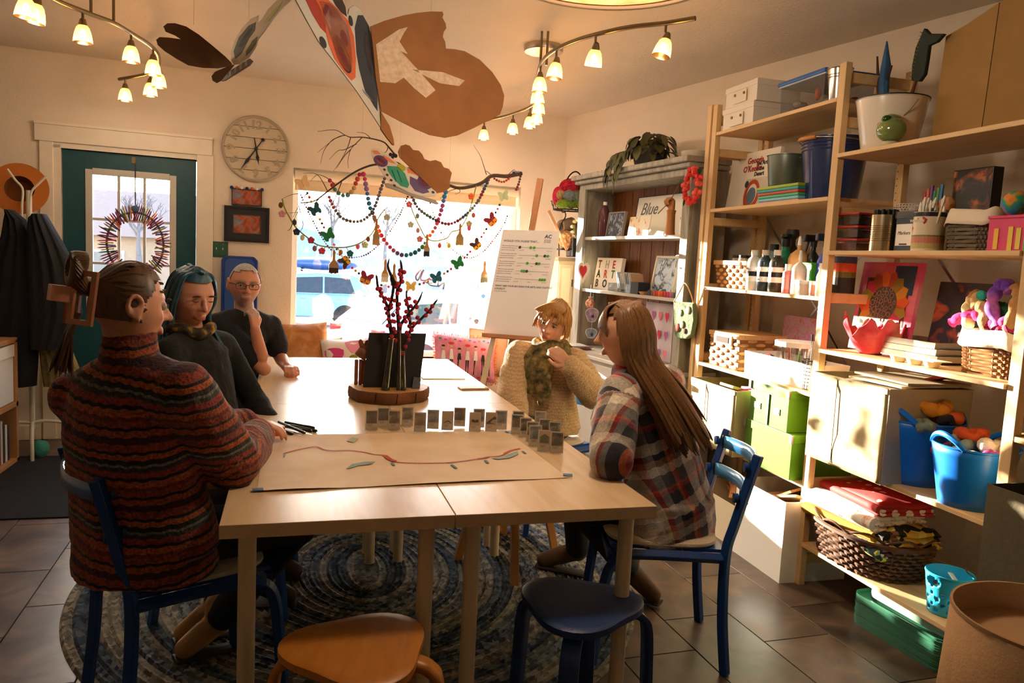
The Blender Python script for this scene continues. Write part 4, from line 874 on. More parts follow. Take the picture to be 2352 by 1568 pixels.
pk = storage_box('pink box with yellow and green stripes at the shelf end', (2.25+.1, yx(2262, 573, 2.25)-.125, Q2), (.2, .24, .118), mat('#d23a6a', .5), .01, name='pink_box')
for k, (yy, colr) in enumerate([(.085, '#e9b53a'), (.03, '#e3c04a'), (.0, '#d9c552'), (-.03, '#7aa65a'), (-.065, '#e0a93a'), (-.095, '#5a9a86')]): MB().box((-.1015, yy, .04), (.002, .018, .07+.01*(k % 2))).build('stripe', mat(colr, .5), pk)
FELTM = ramp_mat('rainbow_felt', 'Object', [(.25, '#b3207a'), (.4, '#e08a2a'), (.5, '#3a9a5a'), (.6, '#2a7fb0'), (.75, '#d84a5a')], kind='noise', scale=18, detail=3, rough=.95)
blob('felt_ball', 'rainbow felt ball resting on the pink box', (2.31, yx(2330, 495, 2.31), Q2+.162), .043, FELTM, 2, 'felt ball', amp=.02)
# --- right bay, third board
ya, yb_ = yx(1955, 800, 2.45), yx(2088, 800, 2.45); h = .40; wd = ya-yb_
cv = thing('flower_canvas', 'bright canvas of an orange petalled sunflower on pink', 'painting'); le = .12
cv.matrix_world = frame((2.43, (ya+yb_)/2, Q3), (0, -1, 0), (sin(le), 0, cos(le)))
PBG = ramp_mat('pink_ground', 'Object', [(.3, '#d9898a'), (.5, '#d3557a'), (.7, '#c92f62')], kind='noise', scale=6, rough=.6)
MB().span((-wd/2, 0, -.02), (wd/2, h, 0)).build('stretched_canvas', PBG, cv)
for x0, x1, y0, y1, colr in [(-.13, -.02, .12, .33, '#5a4a1c'), (.03, .15, .26, .385, '#2b4a66'), (-.15, -.06, .08, .22, '#4a5a44'), (.05, .13, .12, .26, '#5a3024')]: MB().span((x0, y0, .0003), (x1, y1, .0012)).build('colour_patch', mat(colr, .7, noise=.2, nscale=30), cv)
PC = ['#d9601f', '#c98a1f', '#8f7a1c', '#b3481c', '#d9752a', '#a3571c', '#c4304f', '#9a8420']
for k in range(16):
 a = 2*pi*k/16+.1; d = AR([cos(a), sin(a)]); q = AR([-d[1], d[0]]); c0 = AR([-.005, .215])
 pts = [c0+d*.06-q*.018, c0+d*.125-q*.028, c0+d*.15, c0+d*.125+q*.028, c0+d*.06+q*.018]
 pts = [(np.clip(p[0], -wd/2+.004, wd/2-.004), p[1]) for p in pts]
 b = MB(); b.poly([(p[0], p[1], .0015+.0004*(k % 3)) for p in pts], (0, 0, .002)); b.build('petal', mat(PC[k % 8], .6), cv)
disc(-.005, .215, .082, .078, .0045, mat('#5c5044', .7, noise=.4, nscale=40), cv, 'flower_heart')
b = MB(); rn = random.Random(3)
for k in range(26): a = k*2.4; q = .015*sqrt(k); rad = rn.uniform(.007, .013); c0 = (-.005+q*cos(a), .215+q*sin(a)); b.tube([(c0[0]+rad*cos(w), c0[1]+rad*sin(w), .0055) for w in LS(0, 2*pi, 11)[:-1]], .0014, 4, closed=True)
b.build('coiled_cord', mat('#b08a6a', .7), cv)
# coral felt bowl
yc = yx(1995, 815, 2.335); CORAL = ramp_mat('coral_felt', 'Object', [(.3, '#c9243f'), (.5, '#e0525a'), (.7, '#ee8a6a')], kind='noise', scale=12, rough=.95)
b = MB(); P = []
for i in range(12):
 u = i/11; row = []
 for j in range(48):
  a = 2*pi*j/48; rim = 1+.08*sin(3*a+1)+.10*sin(7*a)+.07*sin(13*a)
  r_ = .04+.08*u**.7*(1+.06*sin(7*a)*u); z = .0+.125*u*(1+(rim-1)*u*1.8); row.append((r_*cos(a), r_*sin(a), max(z, .0)))
 P.append(row)
b.grid(P, closed_u=True); b.add([P[0][j] for j in range(48)], [tuple(range(48))])
tag(b.build('felt_bowl', CORAL, None, loc=(2.345, yc, Q3+.003), solid=.006, smooth=True), 'ragged coral pink felt bowl in front of the sunflower canvas', 'bowl')
# metal baking tins
ya, yb_ = yx(2058, 815, 2.42), yx(2190, 830, 2.42)
for k in range(3):
 t = open_box('baking_tin', ['lowest', 'middle', 'topmost'][k]+' silver baking tin of the stack', (2.44-.004*k, (ya+yb_)/2+.004*k, Q3+.012+.026*k), (.2, ya-yb_, .024), mat('#b9b2a6', .3, metal=.9), .002, cat='tin', flare=1.05); t['group'] = 'stacked baking tins'
 MB().box((0, 0, .0005), (.198, (ya-yb_)*.99, .001)).build('base', mat('#b9b2a6', .3, metal=.9), t)
t = thing('muffin_tin', 'cream six-cup palette tin at the front of the shelf', 'tin', (2.272, yx(2100, 830, 2.27), Q3), 0)
for k in range(3):
 for j in (0,): MB().lathe([(.0, .001), (.022, .001), (.034, .026), (.036, .026)], 18, (0, .085-.085*k, 0), cap1=False).build('cup', mat('#d9cdb4', .4), t, smooth=35, solid=.0015)
MB().box((0, 0, .0262), (.088, .27, .003)).build('flange', mat('#d9cdb4', .4), t, bevel=.001)
DK = ramp_mat('dark_abstract', 'Object', [(.2, '#26301a'), (.42, '#3a2f2a'), (.52, '#2a2233'), (.6, '#c2542c'), (.66, '#3a2a22'), (.85, '#3f4a1c')], kind='noise', scale=5, detail=3, dist=.6, rough=.6)
canvas('abstract_canvas', 'dark abstract canvas with an orange streak leaning behind the tins', (2.53, yx(2195, 740, 2.52), Q3+.165), .26, .32, YD, .14, DK, edge=mat('#1f1c16', .6))
ya, yb_ = yx(2188, 850, 2.29), yx(2318, 865, 2.29); WILLOW = mat('#8a5a2c', .45, noise=.25, nscale=30)
hb = zx(2250, 770, 2.29)-Q3
wk = wicker('willow_basket', 'willow basket with a white liner full of felted birds', (2.29+.12, (ya+yb_)/2+.0, Q3), .115, (ya-yb_)/2, hb, .08, WILLOW, 13, 22, .42)
b = MB(); P = []
for i in range(4): P.append([((.122+.003*i)*math.copysign(abs(cos(a))**.42, cos(a)), ((ya-yb_)/2+.006+.003*i)*math.copysign(abs(sin(a))**.42, sin(a)), hb+.02-.02*i+.005*sin(6*a)) for a in LS(0, 2*pi, 49)[:-1]])
b.grid(P, closed_u=True); b.build('cloth_liner', mat('#f0e4cf', .9, bump=.3, bscale=30), wk, solid=.004, smooth=True)
def curl(name, label, pts, r, m, seed, cat='felt', group=None):
 P = catmull(pts, 8); rn = random.Random(seed); rs = [r*(.75+.4*abs(sin(i*.5+seed)))*(.5 if i in (0, len(P)-1) else 1) for i in range(len(P))]
 return tag(MB().tube(P, rs, 9).build(name, m, None, smooth=True), label, cat, group)
def PB(px, py, x=2.38): return px_x(px, py, x)
MG = mat('#c22f78', .95, noise=.25, nscale=30, bump=.5, bscale=60); 
curl('felt_bird', 'purple headed felted bird in the willow basket', [PB(2295, 755), PB(2278, 705), PB(2290, 665), PB(2310, 652), PB(2322, 672)], .022, ramp_mat('purplefelt', 'Object', [(.4, '#6a3aa8'), (.55, '#b06ac2'), (.7, '#d97a9a')], kind='noise', scale=16, rough=.95), 1)
curl('felt_bird', 'sandy felted bird with teal head in the willow basket', [PB(2265, 765), PB(2262, 720), PB(2250, 690), PB(2236, 675)], .024, mat('#c9a06a', .95, bump=.5, bscale=70), 2)
blob('teal_felt_ball', 'teal felted ball beside the sandy bird', PB(2256, 678, 2.365), (.016, .022, .015), mat('#2aa79a', .95), 4, 'felt')
curl('felt_bird', 'cream felted bird at the near side of the willow basket', [PB(2225, 755), PB(2222, 715), PB(2232, 690), PB(2246, 705)], .02, mat('#e3c690', .95, bump=.5, bscale=70), 3)
curl('felt_bird', 'tan felted bird with long neck at the far end of the willow basket', [PB(2310, 765), PB(2328, 710), PB(2338, 675), PB(2330, 655)], .018, mat('#b98a56', .95, bump=.5, bscale=70), 9)
curl('felt_scrap', 'magenta felt scrap hanging over the willow basket', [PB(2185, 742), PB(2210, 728), PB(2240, 720), PB(2262, 738), PB(2290, 742), PB(2318, 738)], .02, MG, 5)
curl('felt_scrap', 'crimson felt scrap along the willow basket rim', [PB(2255, 752), PB(2280, 745), PB(2300, 755), PB(2322, 750)], .019, mat('#b3204f', .95, noise=.3, nscale=30, bump=.5, bscale=60), 6)
blob('felt_leaf', 'dark green felt wad in the willow basket', PB(2300, 715, 2.43), (.03, .035, .03), mat('#1f5a3a', .95), 5, 'felt')
# --- right bay, fourth board
fabric_bin('beige fabric bin with papers on the lower right board', (2.15+.2, 2.65, Q4), (.38, .46, .375))
rn = random.Random(3)
for k in range(4): tag(MB().box((0, 0, 0), (.3, .3, .008), AR(Matrix.Rotation(rn.uniform(-.04, .04), 3, 'X')@Matrix.Rotation(-.08+.03*k, 3, 'Y'))).build('card_sheet', mat(['#b9a482', '#a8946f', '#c4b08c', '#9c8763'][k], .8), None, loc=(2.35+.01*k, 2.62-.02*k, Q4+.352+.014*k)), 'tan card sheet lying in the beige fabric bin', 'card', 'card sheets in the fabric bin')
tag(MB().box((0, 0, 0), (.05, .12, .012), AR(Matrix.Rotation(-.3, 3, 'X'))).build('red_tag', mat('#c9402c', .6), None, loc=(2.46, 2.49, Q4+.41)), 'red scrap on top of the card sheets', 'scrap')
TUB = mat('#1273d8', .35, name='blue_tub_plastic')
def flex_tub(label, c, rz=0., s=1.):
 t = thing('flexible_tub', label, 'tub', c, rz, 'blue flexible tubs'); h = .25*s; r0, r1 = .115*s, .158*s; P = []; n = 48
 for i in range(9):
  u = i/8; row = []
  for j in range(n):
   a = 2*pi*j/n; hh = h*u
   r_ = r0+(r1-r0)*u; row.append((r_*cos(a), r_*1.02*sin(a), hh))
  P.append(row)
 b = MB(); b.grid(P, closed_u=True); b.add(P[0], [tuple(range(n))]); b.build('tub', TUB, t, solid=.004, smooth=45)
 MB().tube(P[-1], .0045, 6, closed=True).build('rim', TUB, t, smooth=True)
 for s0 in (pi, 0):
  A = LS(-.62, .62, 15); pts = [AR([r1*cos(s0+a), r1*1.02*sin(s0+a), h+.05*s*(1-(a/.62)**2)]) for a in A]
  b = MB(); b.tube(pts, .009*s, 6, flat=1.3); b.build('handle', TUB, t, smooth=True)
 return t
T1 = (2.36, yx(2120, 1090, 2.36)+.045, Q4); T2 = (2.32, yx(2238, 1140, 2.32)+.02, Q4)
flex_tub('large blue flexible tub of wool next to the fabric bin', T1, .1, 1.0); flex_tub('blue flexible tub of pale wool by the near upright', T2, -.1, .86)
WC = [('#8c1f3a', 'crimson'), ('#b3202c', 'red'), ('#c9501f', 'orange'), ('#d98a1f', 'amber'), ('#4a1f2c', 'maroon'), ('#d9a3b0', 'pale pink'), ('#e3d3bc', 'cream'), ('#8a3a6a', 'plum'), ('#241a22', 'black'), ('#d9622c', 'tangerine'), ('#7a8a7a', 'sage'), ('#a84a7a', 'rose')]
rn = random.Random(21)
def wool(T, s, items):
 for k, (ci, dx, dy, dz, rr_) in enumerate(items):
  m = mat(WC[ci][0], .98, noise=.25, nscale=25, bump=.6, bscale=45); c = AR([T[0]+dx*s, T[1]+dy*s, T[2]+.215*s+dz])
  a = rn.uniform(0, 6); d = AR([cos(a), sin(a), 0]); e = np.cross(d, (0, 0, 1))
  curl('wool_roving', WC[ci][1]+' wool roving heaped in the '+('large' if s == 1 else 'smaller')+' blue tub', [c-d*rr_, c-d*rr_*.3+e*rr_*.8+AR([0, 0, .012]), c+d*rr_*.7+e*rr_*.3, c+d*rr_*.3-e*rr_*.7+AR([0, 0, .015]), c-d*rr_*.4-e*rr_*.2], rr_*.5, m, k, 'wool', 'wool in the blue tubs')
wool(T1, 1., [(4, -.03, .1, .03, .05), (0, -.06, .05, .03, .05), (11, -.1, 0, .0, .04), (1, .02, .06, .07, .055), (2, .02, .0, .06, .05), (3, .0, -.07, .08, .05), (6, -.08, -.03, .01, .04), (9, .05, -.1, .05, .05), (8, .0, -.13, .05, .03), (1, .08, .02, .08, .05), (10, -.07, -.1, .02, .04)])
wool(T2, .86, [(7, -.07, .08, -.01, .04), (6, -.08, -.03, -.01, .045), (10, -.02, .05, .02, .04), (2, .04, .06, .05, .045), (6, .03, -.07, .03, .05), (5, -.1, .02, -.015, .035), (11, .0, -.1, .01, .04)])
curl('felt_spoon', 'red felt scrap sticking up behind the blue tubs', [px_x(2150, 960, 2.5), px_x(2146, 930, 2.5), px_x(2138, 905, 2.5)], .02, mat('#c9303a', .95), 2)
# --- right bay, fifth board
OV = (2.37, 2.68, Q5); BW = mat('#5c3a22', .5, noise=.35, nscale=20)
wk = wicker('oval_wicker_basket', 'large oval brown wicker basket heaped with folded fabric', OV, .19, .27, .15, .16, BW, 9, 30, .85, tw=.012)
for k in range(10):
 a = 2*pi*k/10+.2; p = AR([.19*cos(a), .27*sin(a), .155]); q = AR([.205*cos(a+.45), .285*sin(a+.45), .19]); r_ = AR([.19*cos(a+.8), .27*sin(a+.8), .15]); MB().tube(catmull([p, q, r_], 6), .005, 5).build('rim_loop', BW, wk, smooth=True)
def folded(label, c, d, m, seed, rz=0., roll=True, tilt=0.):
 """soft folded cloth: three rounded layers with a rolled front edge"""
 t = thing('folded_fabric', label, 'fabric', c, rz, 'folded fabrics in the oval basket'); t.rotation_euler = (tilt, 0, rz); x, y, z = d; L = 3
 for k in range(L):
  P = []
  for i in range(15):
   u = -1+2*i/14; row = []
   for j in range(13):
    v = -1+2*j/12; e = max(abs(u), abs(v))**6; row.append((u*x/2*(1-.03*k), v*y/2*(1-.02*k), z/L*(k+1)-z*.3*e+.006*sin(4*u+seed+k)*cos(3*v+seed)))
   P.append(row)
  b = MB(); b.grid(P); b.build('layer', m, t, smooth=True, solid=.012)
 if roll: MB().tube([(-x/2, -y/2+.01, z*.45), (-x/2-.006, 0, z*.5), (-x/2, y/2-.01, z*.45)], z*.4, 10).build('rolled_edge', m, t, smooth=True)
 return t
YF = mat('#b3801f', .9, noise=.15, bump=.2, bscale=20)
def dots(name, base, dot, scale, thr, extra=None):
 m = bpy.data.materials.new(name); m.use_nodes = True; t = m.node_tree; b = t.nodes['Principled BSDF']; b.inputs['Roughness'].default_value = .8
 tc = N(t, 'ShaderNodeTexCoord'); v = N(t, 'ShaderNodeTexVoronoi'); v.inputs['Scale'].default_value = scale; v.inputs['Randomness'].default_value = .35; v.voronoi_dimensions = '3D'; t.links.new(tc.outputs['Object'], v.inputs['Vector'])
 c = N(t, 'ShaderNodeValToRGB'); c.color_ramp.interpolation = 'CONSTANT'; e = c.color_ramp.elements; e[0].color = (*lin(dot), 1); e[1].position = thr; e[1].color = (*lin(base), 1)
 t.links.new(v.outputs['Distance'], c.inputs[0]); t.links.new(c.outputs[0], b.inputs['Base Color']); return m
DOTR = dots('red_polka', '#b3261f', '#ecd6b8', 17, .3); FLOR = ramp_mat('pale_floral', 'Object', [(.0, '#efe3cc'), (.55, '#f0e4d0'), (.6, '#c98a6a'), (.64, '#efe2cc'), (.7, '#3f4650'), (.76, '#e9dcc4')], kind='noise', scale=26, detail=2, rough=.85)
GEO = ramp_mat('yellow_black_print', 'Object', [(0, '#16140f'), (.3, '#c9a23a'), (.45, '#d9c25a'), (.6, '#15130f'), (.75, '#8a5a3a'), (.9, '#3f6f7a')], kind='voronoi', scale=30, interp='CONSTANT', rough=.85)
LEAF = ramp_mat('leaf_print', 'Object', [(0, '#23424a'), (.4, '#2f5a66'), (.55, '#c9c23a'), (.7, '#e3dcc4')], kind='voronoi', scale=34, interp='CONSTANT', rough=.85)
folded('blue and yellow leaf-print cloth at the bottom of the fabric pile', (2.355, 2.60, Q5+.10), (.26, .3, .05), LEAF, 1); folded('mustard yellow cloth in the fabric pile', (2.37, 2.74, Q5+.145), (.28, .42, .055), YF, 2, .1)
folded('black and yellow geometric cloth in the fabric pile', (2.40, 2.54, Q5+.145), (.22, .2, .07), GEO, 3, -.2); folded('pale floral cloth near the top of the fabric pile', (2.36, 2.73, Q5+.195), (.27, .43, .07), FLOR, 4, .06)
folded('red polka-dot cloth on top of the fabric pile', (2.39, 2.70, Q5+.262), (.24, .44, .045), DOTR, 5, -.12, True, -.04)
# polka-hole basket
t = thing('perforated_basket', 'turquoise plastic basket with round holes and oval handle', 'basket', (2.315, yx(2150, 1400, 2.27), Q5), 0); AQ = mat('#2ab0d8', .35); R0, R1, HB = .062, .08, .15
b = MB(); n = 40; rows = 22; P = []
holes = [(2*pi*(i+.5*(j % 2))/11, .14+.14*j) for j in range(4) for i in range(11)]
vs = [[(lambda u, a: ((R0+(R1-R0)*u)*cos(a), (R0+(R1-R0)*u)*sin(a), HB*u))(i/rows, 2*pi*j/(n*2)) for j in range(n*2)] for i in range(rows+1)]
flat = [p for r in vs for p in r]; fs = []
for i in range(rows):
 for j in range(n*2):
  u = (i+.5)/rows; a = 2*pi*(j+.5)/(n*2); ok = True
  for ha, hu in holes:
   da = (a-ha+pi) % (2*pi)-pi
   if (da*(R0+R1)/2/.0075)**2+((u-hu)*HB/.0075)**2 < 1: ok = False; break
  if abs((a-pi+pi) % (2*pi)-pi) < .42 and abs(u-.82) < .13: ok = ok and ((((a-pi+pi) % (2*pi)-pi)/.42)**2+((u-.82)/.12)**2 > 1)
  if ok: k = n*2; fs.append((i*k+j, i*k+(j+1) % k, (i+1)*k+(j+1) % k, (i+1)*k+j))
b.add(flat, fs); b.add(vs[0], [tuple(range(n*2))]); b.build('basket', AQ, t, solid=.003, smooth=40); MB().tube(vs[-1][::2], .004, 6, closed=True).build('rim', AQ, t, smooth=True)
rn = random.Random(6)
for k in range(6): tag(MB().box((0, 0, 0), (.03, .05, .004), AR(Matrix.Rotation(rn.uniform(-1, 1), 3, 'X')@Matrix.Rotation(rn.uniform(-1, 1), 3, 'Y'))).build('paper_scrap', mat('#e6e1d6', .6), None, loc=(2.315+rn.uniform(-.02, .02), yx(2150, 1400, 2.27)+rn.uniform(-.025, .025), Q5+.06+.014*k)), 'white scrap inside the turquoise basket', 'scrap', 'scraps in the turquoise basket')
for k in range(3):
 c0 = AR([2.33+.03*k, 2.1-.02*k, Q5+.03+.012*k]); curl('cable', ['white looped cable on the low shelf beside the turquoise basket', 'cream looped cable under the white one', 'pale cable curled near the upright'][k], [c0+AR([.06*cos(a), .07*sin(a), .03*sin(2*a+k)+.03]) for a in LS(0, 5.2, 9)], .004, mat(['#e6dfd0', '#d8cfba', '#cfc6b2'][k], .5), k, 'cable')
storage_box('flat translucent case leaning on the low shelf', (2.36, 2.05, Q5), (.12, .1, .1), mat('#b9bfc4', .3), .01, name='plastic_case', rz=.4)
tag(MB().lathe([(0, 0), (.05, 0), (.11, .05), (.115, .052), (.108, .05), (.05, .004), (0, .004)], 32, cap0=False, cap1=False).build('steel_bowl', STEEL, None, loc=(2.47, 2.13, Q5+.104), smooth=35), 'shiny steel bowl on the low shelf near the upright', 'bowl')
# --- green trays on the floor
def tray_shape(w_, d_, r_, h): return [(sx*(w_/2-r_)+r_*cos(a), sy*(d_/2-r_)+r_*sin(a), h) for sx, sy, a0 in ((1, 1, 0), (-1, 1, pi/2), (-1, -1, pi), (1, -1, 1.5*pi)) for a in LS(a0, a0+pi/2, 7)]
GT = mat('#3a7258', .3, noise=.15, name='green_tray_plastic'); GT2 = mat('#8fae98', .3)
def tray_mesh():
 b = MB(); o_ = tray_shape(.3, .46, .05, .012); i_ = tray_shape(.292, .452, .046, .012); k = len(o_); lo = [(x*.985, y*.985, 0) for x, y, z in o_]; li = [(x, y, .002) for x, y, z in i_]
 b.add(lo+o_+i_+li, [(j, (j+1) % k, k+(j+1) % k, k+j) for j in range(k)]+[(k+j, k+(j+1) % k, 2*k+(j+1) % k, 2*k+j) for j in range(k)]+[(2*k+j, 2*k+(j+1) % k, 3*k+(j+1) % k, 3*k+j) for j in range(k)]+[tuple(range(k-1, -1, -1)), tuple(range(3*k, 4*k))]); return b
t0 = tag(tray_mesh().build('painting_tray', [GT], None, smooth=35), 'green tray in the low wide stack on the floor', 'tray', 'green trays in the wide stack')
tm = t0.data; N1, N2 = 14, 9; th = .0088
for k in range(N1):
 o = t0 if k == 0 else t0.copy()
 if k: C.objects.link(o)
 o.location = (2.385+.002*sin(k*2), 2.375, .0005+k*th); o.rotation_euler = (0, 0, .02*sin(k*3.1)+.06)
me2 = tm.copy(); me2.materials.clear(); me2.materials.append(GT2)
for k in range(N2):
 o = bpy.data.objects.new('painting_tray', me2); C.objects.link(o); tag(o, 'pale green tray in the upper stack, set back on the wide stack', 'tray', 'pale trays in the upper stack')
 o.location = (2.42, 2.33, .0005+N1*th+k*.0075+.004); o.rotation_euler = (0, 0, .05+.01*sin(k*2))
tag(MB().span((2.32, 2.17, .203), (2.56, 2.55, .2036)).build('black_tray_liner', mat('#171716', .6), None), 'black liner sheet inside the topmost pale tray', 'liner')
# --- third bay, dark bin and lamp shade
t = open_box('olive_fabric_bin', 'dark olive fabric bin hanging past the near upright', (2.13+.17, 1.68, .39), (.36, .46, .40), mat('#5a4f34', .85, noise=.1, bump=.3, bscale=30), .008)
MB().tube([(-.185, -.15, .35), (-.2, -.12, .37), (-.2, -.02, .37), (-.185, .01, .35)], .006, 6).build('handle', mat('#3f3724', .8), t)
for k in range(5): tag(MB().tube([(.1*cos(a), .1*sin(a), 0) for a in LS(0, 2*pi, 25)[:-1]], .006, 6, closed=True).build('embroidery_hoop', mat('#c9bfae', .25, metal=.8), None, loc=(2.33, 1.8, .325+.0125*k), smooth=True), 'shiny metal hoop in the stack below the olive bin', 'hoop', 'metal hoops under the olive bin')
b = MB(); t = thing('small_wire_rack', 'dark wire rack behind the near upright', 'rack', (2.3, 1.75, .94))
for k in range(6): MB().tube([(0, -.1+.04*k, 0), (.02, -.1+.04*k, .1), (.2, -.1+.04*k, .1), (.22, -.1+.04*k, 0)], .003, 5).build('wire', DARKIRON, t)
SHM = mat('#c39a6e', .9, noise=.06, nscale=60, bump=.15, bscale=200, name='linen_shade')
ls = thing('lamp_shade', 'plain tan linen drum lampshade on a stand in the foreground', 'lamp', (1.325, 1.02, 0))
LZ0, LZ1 = .54, .825
b = MB(); b.lathe([(.182, LZ0), (.168, LZ1)], 48, cap0=False, cap1=False); b.build('shade', SHM, ls, solid=.003, smooth=35)
MB().lathe([(.169, LZ1-.006), (.1715, LZ1-.006), (.1715, LZ1), (.1665, LZ1)], 48, cap0=False, cap1=False).build('top_trim', mat('#b08a60', .9), ls, smooth=35)
MB().lathe([(0, .77), (.167, .77)], 40, cap0=False, cap1=False).build('diffuser', mat('#c9a078', .9), ls)
MB().tube([(0, 0, .02), (0, 0, .6)], .014, 10).build('stem', mat('#8a6a44', .4, metal=.6), ls); MB().lathe([(0, 0), (.13, 0), (.13, .015), (.03, .025), (0, .025)], 28).build('foot', mat('#6f5434', .5), ls, smooth=35)
for a in (0, 2.1, 4.2): MB().tube([(0, 0, .6), (.178*cos(a), .178*sin(a), .6)], .003, 5).build('spider_arm', STEEL, ls)
# --- grey dresser in the corner
HA = radians(97.2); HD = AR([cos(HA), sin(HA), 0]); HN = AR([HD[1], -HD[0], 0]); H0 = AR([2.20, 4.19, 0]); HL = 1.46; HDEP = .25
def hp(s, d, z): return H0+HD*s+HN*d+AR([0, 0, z])
def hpx(px, py, d=0.): q = pp(px, py, HN, H0+HN*d); return float((q-H0)@HD), float(q[2])
RHT = rotz(HA)
def hbox(b, s0, s1, d0, d1, z0, z1, mi=0): return b.box(hp((s0+s1)/2, (d0+d1)/2, (z0+z1)/2), (abs(s1-s0), abs(d1-d0), abs(z1-z0)), RHT, mi)
GREYWD = ramp_mat('greywashed_wood', 'Object', [(.2, '#6f6a5c'), (.5, '#948d7c'), (.8, '#aba392')], rough=.6, kind='noise', scale=4, detail=6, dist=1, stretch=(5, 5, 1)); REDWD = ramp_mat('honey_boards', 'Object', [(.2, '#5f3512'), (.5, '#8a5220'), (.8, '#a3682e')], rough=.5, kind='noise', scale=5, detail=6, dist=1, stretch=(6, 6, .7))
dr = thing('dresser', 'grey-washed wooden dresser with a honey boarded back in the corner', 'dresser', hp(HL/2, .1, 0)); DO = AR(dr.location)
def dpart(b, nm, m, par=None, **k):
 b.v = [tuple(AR(v)-DO) for v in b.v]; return b.build(nm, m, par or dr, **k)
for s0, s1 in ((0, .045), (HL-.07, HL)): b = MB(); hbox(b, s0, s1, 0, HDEP, .80, 2.0); dpart(b, 'side_panel', GREYWD, bevel=.003)
for s0, s1 in ((-.0, .075), (HL-.1, HL+.0)): b = MB(); hbox(b, s0, s1, -.02, -.001, .80, 2.0); dpart(b, 'face_frame', GREYWD, bevel=.002)
b = MB(); n = 9
for k in range(n):
 b = MB(); hbox(b, .046+(HL-.117)*k/n+.003, .046+(HL-.117)*(k+1)/n-.003, HDEP-.014, HDEP-.004, .82, 1.995); dpart(b, 'back_board', REDWD, bevel=.002)
b = MB(); hbox(b, .045, HL-.07, HDEP-.0035, HDEP+.002, .82, 1.99); dpart(b, 'back_panel', mat('#4a2a10', .8))
for z in (1.625, 1.235): b = MB(); hbox(b, .046, HL-.071, .0, HDEP-.015, z-.012, z+.01); dpart(b, 'shelf', mat('#b9b2a2', .5), bevel=.002)
for k, (e, z0, z1) in enumerate(((.0, 1.985, 2.03), (.03, 2.03, 2.06), (.055, 2.06, 2.095))): b = MB(); hbox(b, -e*.4, HL+e, -.02-e, HDEP, z0, z1); dpart(b, 'cornice', GREYWD, bevel=.008)
OFFW = mat('#cfc6b4', .5, noise=.06)
b = MB(); hbox(b, 0, HL+.02, -.17, HDEP, .06, .775); dpart(b, 'base_cabinet', OFFW, bevel=.003); b = MB(); hbox(b, -.02, HL+.04, -.2, HDEP, .775, .80); dpart(b, 'counter', mat('#d9d2c4', .35), bevel=.003)
for k in range(3):
 s0 = .03+k*.48; b = MB(); hbox(b, s0, s0+.46, -.186, -.171, .1, .75); d_ = dpart(b, 'cupboard_door', OFFW, bevel=.004); b = MB(); b.tube([hp(s0+.42, -.205, .52), hp(s0+.42, -.205, .64)], .006, 8); dpart(b, 'handle', BLACK, d_)
S1, S2 = 1.6355, 1.2455
def hs(px, py, d): return hpx(px, py, d)[0]
# shelf 1 contents
s = hs(1386, 540, .12); t = thing('soda_bottle', 'clear plastic bottle of pink water with white cap', 'bottle', hp(s, .12, S1)); MB().lathe([(0, 0), (.042, 0), (.045, .01), (.045, .16), (.04, .19), (.02, .23), (.014, .245)], 24).build('bottle', mat('#6a3f44', .08, alpha=.75), t, smooth=35); MB().lathe([(.016, .243), (.016, .268), (0, .268)], 16).build('cap', WHITE, t)
def fr(name, label, px0, px1, py0, py1, d, m_face, m_frame, bw=.012, lean=.12, cat='picture', z0=None, depth=.014, par=None):
 """flat framed thing standing on a dresser shelf, leaning back"""
 s0, s1 = hpx(px0, py1, d)[0], hpx(px1, py1, d)[0]; z0 = z0 if z0 is not None else hpx(px0, py1, d)[1]; hgt = hpx((px0+px1)/2, py0, d)[1]-z0; wdt = abs(s0-s1)
 t = thing(name, label, cat); upv = Vector(tuple(HN*sin(lean)+AR([0, 0, cos(lean)]))); t.matrix_world = frame(hp((s0+s1)/2, d, z0), -HD, upv)
 MB().span((-wdt/2, 0, -depth), (wdt/2, hgt, -.001)).build('backing', m_frame, t); MB().add([(-wdt/2+bw, bw, .0002), (wdt/2-bw, bw, .0002), (wdt/2-bw, hgt-bw, .0002), (-wdt/2+bw, hgt-bw, .0002)], [(0, 1, 2, 3)]).build('face', m_face, t, fix=False)
 if bw > .003:
  for a0, a1, b0, b1 in ((-wdt/2, wdt/2, 0, bw), (-wdt/2, wdt/2, hgt-bw, hgt), (-wdt/2, -wdt/2+bw, bw, hgt-bw), (wdt/2-bw, wdt/2, bw, hgt-bw)): MB().span((a0, b0, -.001), (a1, b1, .006)).build('frame_strip', m_frame, t)
 return t, wdt, hgt
fr('elephant_card', 'grey card with a patterned dark figure on the dresser', 1391, 1428, 486, 546, .1, ramp_mat('patterned', 'Object', [(.3, '#4a4f5a'), (.5, '#2f3440'), (.7, '#8f98a6')], kind='voronoi', scale=60), mat('#8a8078', .7), .01, z0=S1)
fr('floral_card', 'cream card with a yellow star flower on the dresser', 1440, 1465, 497, 545, .06, ramp_mat('f1', 'Object', [(.3, '#e9dcc4'), (.52, '#e6d6bc'), (.58, '#d9b04a'), (.68, '#b0607a')], kind='noise', scale=22), mat('#e6dac4', .7), .002, cat='card', z0=S1, depth=.004)
fr('floral_card', 'cream card with a pink balloon on the dresser', 1463, 1488, 494, 544, .05, ramp_mat('f2', 'Object', [(.3, '#ece2d0'), (.55, '#eadfcc'), (.62, '#d97a78'), (.7, '#8a9a8a')], kind='noise', scale=16), mat('#e6dac4', .7), .002, cat='card', z0=S1, depth=.004)
t, wd, hg = fr('framed_sign', 'white framed sign with the word Blue in script', 1452, 1562, 446, 540, .16, mat('#ece7da', .15), mat('#3a3430', .5), .006, z0=S1)
